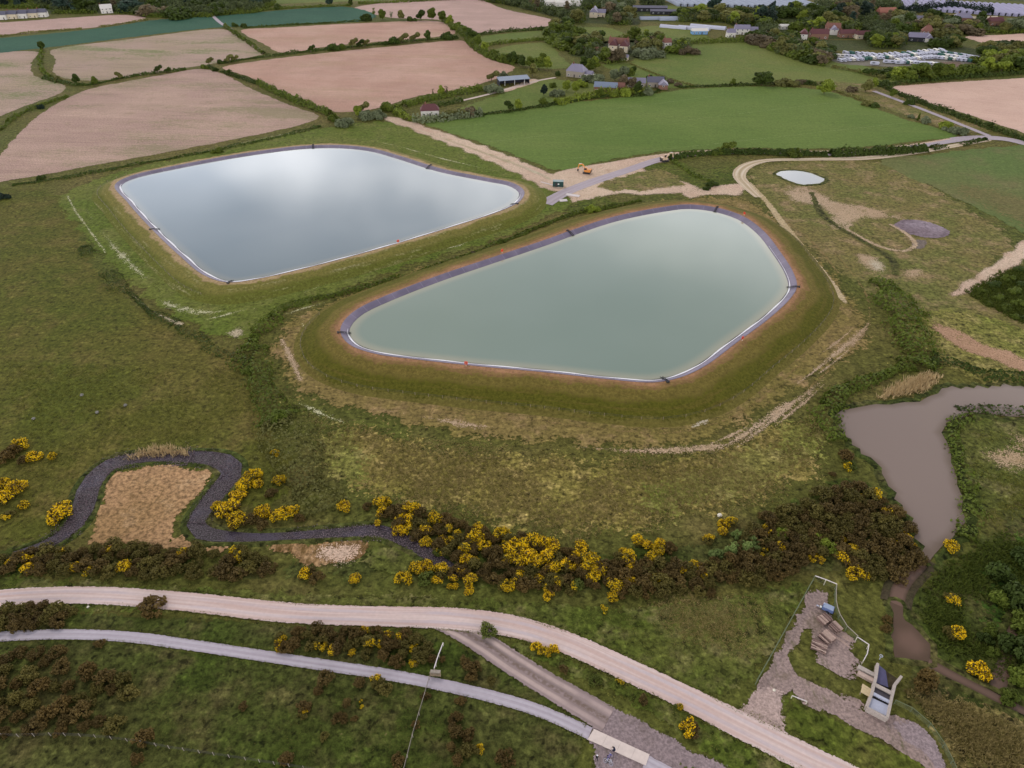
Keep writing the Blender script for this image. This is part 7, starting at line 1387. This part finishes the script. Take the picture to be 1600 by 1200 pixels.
MB().tube((-1.0, .2, 1.5), (-1.0, .2, 1.9), .09, n=7).build('exhaust', M['galv'], e); MB().tube((-1.5, -.2, .75), (-1.15, -.2, .75), .22, n=10).build('suction_port', M['frame_white'], e); MB().tube((-2.1, .1, .3), (-1.7, -.2, .7), .16, n=8).build('hose', M['galv'], e)

# ================================================================== SLAB, PEOPLE, BICYCLES
c = [P(*q) for q in ((928, 1140), (1015, 1180), (1009, 1197), (918, 1156))]; O2 = np.mean(np.array(c), 0); pl = [(p[0]-O2[0], p[1]-O2[1]) for p in c][::-1]
M['slab'] = plain('pale_concrete', (208, 192, 184), .9, .1, .07, 1.2, bump=.15); e = empty('path_slab', (O2[0], O2[1], 0)); e['kind'] = 'structure'; e['label'] = 'pale pinkish concrete slab carrying the cycle path'
pa = [np.array(p) for p in pl]; 
for k in range(4):
    # four bays along the slab; pa order: lower-left, lower-right, upper-right, upper-left
    t0, t1 = k/4, (k+.99)/4; q = [pa[0]+(pa[1]-pa[0])*t0, pa[0]+(pa[1]-pa[0])*t1, pa[3]+(pa[2]-pa[3])*t1, pa[3]+(pa[2]-pa[3])*t0]; a = sum(q[i][0]*q[(i+1) % 4][1]-q[(i+1) % 4][0]*q[i][1] for i in range(4)); MB().prism([tuple(v_) for v_ in (q if a > 0 else q[::-1])], -.1, .26).build('bay', M['slab'], e)
def skin_body(name, verts, edges, radii, mat, parent, root=0):
    me = bpy.data.meshes.new(name); me.from_pydata(verts, edges, []); me.update(); o = link(name, me, mat, parent)
    m = o.modifiers.new('skin', 'SKIN'); m.use_smooth_shade = True
    sk = me.skin_vertices[0].data if len(me.skin_vertices) else None
    if sk is None: 
        bm = bmesh.new(); bm.from_mesh(me); bm.verts.layers.skin.verify(); bm.to_mesh(me); bm.free(); sk = me.skin_vertices[0].data
    for i, r in enumerate(radii): sk[i].radius = (r, r) if np.isscalar(r) else r; sk[i].use_root = (i == root)
    s = o.modifiers.new('subdivision', 'SUBSURF'); s.levels = 1; s.render_levels = 2; return o
M['skin'] = plain('skin', (196, 150, 126), .6, .3, .05); M['black_cloth'] = plain('black_cloth', (30, 30, 34), .9, .1, .15); M['navy'] = plain('navy_cloth', (40, 42, 62), .9, .1, .15); M['helmet'] = plain('white_helmet', (226, 226, 230), .3, .5, .04); M['hair'] = plain('dark_hair', (44, 34, 28), .8, .2, .15)
def head(e, x, y, z, cap, facing):
    h = bpy.data.meshes.new('head'); bm = bmesh.new(); bmesh.ops.create_uvsphere(bm, u_segments=14, v_segments=10, radius=.11)
    for v_ in bm.verts: v_.co.z *= 1.2; v_.co.y *= 1.08; v_.co.x *= .85
    fx, fy = math.sin(facing), math.cos(facing)
    def lump(px_, py_, pz_, r, sx=1): bmesh.ops.create_icosphere(bm, subdivisions=1, radius=r, matrix=Matrix.Translation((px_*fy + py_*fx, py_*fy - px_*fx, pz_)))
    lump(0, .115, -.015, .02); lump(-.09, 0, 0, .025); lump(.09, 0, 0, .025); lump(-.035, .105, .02, .012); lump(.035, .105, .02, .012); lump(0, .108, -.06, .018)
    bm.to_mesh(h); bm.free(); o = link('head', h, M['skin'], e, (x, y, z))
    c_ = bpy.data.meshes.new('cap'); bm = bmesh.new(); bmesh.ops.create_uvsphere(bm, u_segments=14, v_segments=8, radius=.135)
    for v_ in bm.verts: v_.co.z = max(v_.co.z*1.05, .02)
    bm.to_mesh(c_); bm.free(); link('helmet' if cap is M['helmet'] else 'hair', c_, cap, o, (0, -.01*fy, .02)); return o
def person(u, v, rz, label, pose):
    x, y, _ = P(u, v, .12 if pose == 'stand' else .26); e = empty('person', (x, y, .13 if pose == 'stand' else .27), math.radians(rz)); tag(e, label, 'person', 'people beside the slab')
    if pose == 'stand':
        v_ = [(0, 0, .95), (0, .02, 1.15), (0, .02, 1.38), (0, .02, 1.5), (-.2, 0, 1.42), (-.28, .06, 1.14), (-.22, .28, .98), (.2, 0, 1.42), (.28, .06, 1.14), (.22, .28, .98), (-.11, 0, .88), (-.12, .05, .48), (-.13, -.02, .07), (-.14, .16, .04), (.11, 0, .88), (.14, .02, .48), (.16, -.04, .07), (.17, .14, .04)]
        rad = [.15, .13, .16, .06, .075, .055, .04, .075, .055, .04, .10, .07, .05, .045, .10, .07, .05, .045]
    else:
        v_ = [(0, 0, .42), (0, .14, .62), (0, .3, .8), (0, .38, .9), (-.2, .28, .78), (-.3, .42, .52), (-.14, .62, .38), (.2, .28, .78), (.3, .42, .52), (.14, .62, .38), (-.13, .02, .38), (-.2, .42, .42), (-.18, .18, .08), (-.2, .36, .04), (.13, .02, .38), (.2, .42, .42), (.18, .18, .08), (.2, .36, .04)]
        rad = [.16, .14, .16, .06, .075, .055, .04, .075, .055, .04, .11, .075, .055, .045, .11, .075, .055, .045]
    ed = [(0, 1), (1, 2), (2, 3), (2, 4), (4, 5), (5, 6), (2, 7), (7, 8), (8, 9), (0, 10), (10, 11), (11, 12), (12, 13), (0, 14), (14, 15), (15, 16), (16, 17)]
    skin_body('body', v_, ed, rad, M['black_cloth'] if pose == 'stand' else M['navy'], e)
    hz = np.array(v_[3]) + (np.array([0, .03, .14]) if pose == 'stand' else np.array([0, .1, .1])); head(e, *hz, M['helmet'] if pose == 'stand' else M['hair'], 0.0)
    for k in (6, 9):
        # hand: palm and five fingers, each its own short chain
        hx, hy, hz_ = v_[k]; s = -1 if hx < 0 else 1; hv = [(hx, hy, hz_), (hx, hy+.06, hz_-.02), (hx, hy+.10, hz_-.03)]; he = [(0, 1), (1, 2)]; hr = [.03, .035, .03]
        for f in range(4): i0 = len(hv); ox = (f-1.5)*.02; hv += [(hx+ox, hy+.13, hz_-.045), (hx+ox, hy+.165 + .01*(f in (1, 2)), hz_-.075)]; he += [(2, i0), (i0, i0+1)]; hr += [.010, .008]
        i0 = len(hv); hv += [(hx-s*.045, hy+.07, hz_-.04), (hx-s*.05, hy+.10, hz_-.06)]; he += [(1, i0), (i0, i0+1)]; hr += [.011, .009]
        skin_body('hand', hv, he, hr, M['skin'], e)
person(932, 1188, -20, 'person in black standing beside the slab with a white helmet', 'stand')
person(961, 1174, 60, 'person in dark clothes crouching on the pale slab', 'crouch')
def bicycle(u, v, rz, tilt, paint, tyre, label):
    x, y, _ = P(u, v, .12); e = empty('bicycle', (x, y, .125), math.radians(rz)); e.rotation_euler = (math.radians(tilt), 0, math.radians(rz)); tag(e, label, 'bicycle', 'bicycles beside the slab')
    for s in (-.52, .52):
        b = MB(); r = .33; pts = [(s + r*math.cos(t), 0, .35 + r*math.sin(t)) for t in [2*math.pi*k/16 for k in range(16)]]
        for k in range(16): b.tube(pts[k], pts[(k+1) % 16], .028, n=5, cap=False)
        w = b.build('wheel', tyre, e); sp = MB()
        for k in range(8): t = 2*math.pi*k/8; sp.bar((s, 0, .35), (s + .31*math.cos(t), 0, .35 + .31*math.sin(t)), .008)
        sp.build('spokes', M['galv'], w)
    fr = MB(); A1, B1, C1, D1 = (-.52, 0, .35), (-.08, 0, .33), (-.2, 0, .82), (.38, 0, .85)
    for a, c_ in ((A1, B1), (B1, C1), (C1, D1), (B1, D1), (A1, C1), (D1, (.52, 0, .35))): fr.tube(a, c_, .03, n=6)
    fr.build('frame', paint, e); MB().box((-.24, 0, .93), (.28, .14, .06)).build('saddle', M['tyre'], e); MB().bar((.36, -.28, .98), (.36, .28, .98), .03).bar((.38, 0, .85), (.36, 0, .98), .03).build('handlebar', M['galv'], e); MB().tube((-.08, -.03, .33), (-.08, .03, .33), .1, n=10).build('chainring', M['steel_dark'], e)
bicycle(954, 1187, 35, -38, plain('bike_blue', (52, 58, 168), .4, .5, .05), M['tyre'], 'blue bicycle leaning on gravel below the slab')
bicycle(949, 1194, -30, -62, plain('bike_white', (200, 200, 208), .4, .5, .05), M['galv'], 'white bicycle lying on gravel left of the blue one')

# ---- odd small things
def boulder(u, v, r, mat, label, seed):
    bm = bmesh.new(); bmesh.ops.create_icosphere(bm, subdivisions=2, radius=r); rr = random.Random(seed)
    for v_ in bm.verts: v_.co *= rr.uniform(.82, 1.12); v_.co.z *= .75
    me = bpy.data.meshes.new('boulder'); bm.to_mesh(me); bm.free(); x, y, _ = P(u, v); o = link('boulder', me, mat, None, (x, y, r*.5)); tag(o, label, 'boulder')
M['white_stone'] = plain('white_stone', (214, 206, 190), .9, .1, .08); boulder(1124, 806, .55, M['white_stone'], 'single white boulder on grass above the dark thicket', 1); boulder(1209, 1079, .3, M['white_stone'], 'small white stone at the compound entrance', 2); boulder(138, 949, .28, M['white_stone'], 'small pale stone on the lower edge of the main track', 3)
for k, (u, v) in enumerate(((196, 634), (152, 645), (53, 655), (128, 618))): boulder(u, v, .5, plain('grey_stone_%d' % k, (122, 118, 112), .9, .1, .12), ['grey stone heap, rightmost of four on the left pasture', 'grey stone, second from right on the left pasture', 'grey stone, leftmost of four on the left pasture', 'grey stone, uppermost of four on the left pasture'][k], 10+k)
finish_labels()
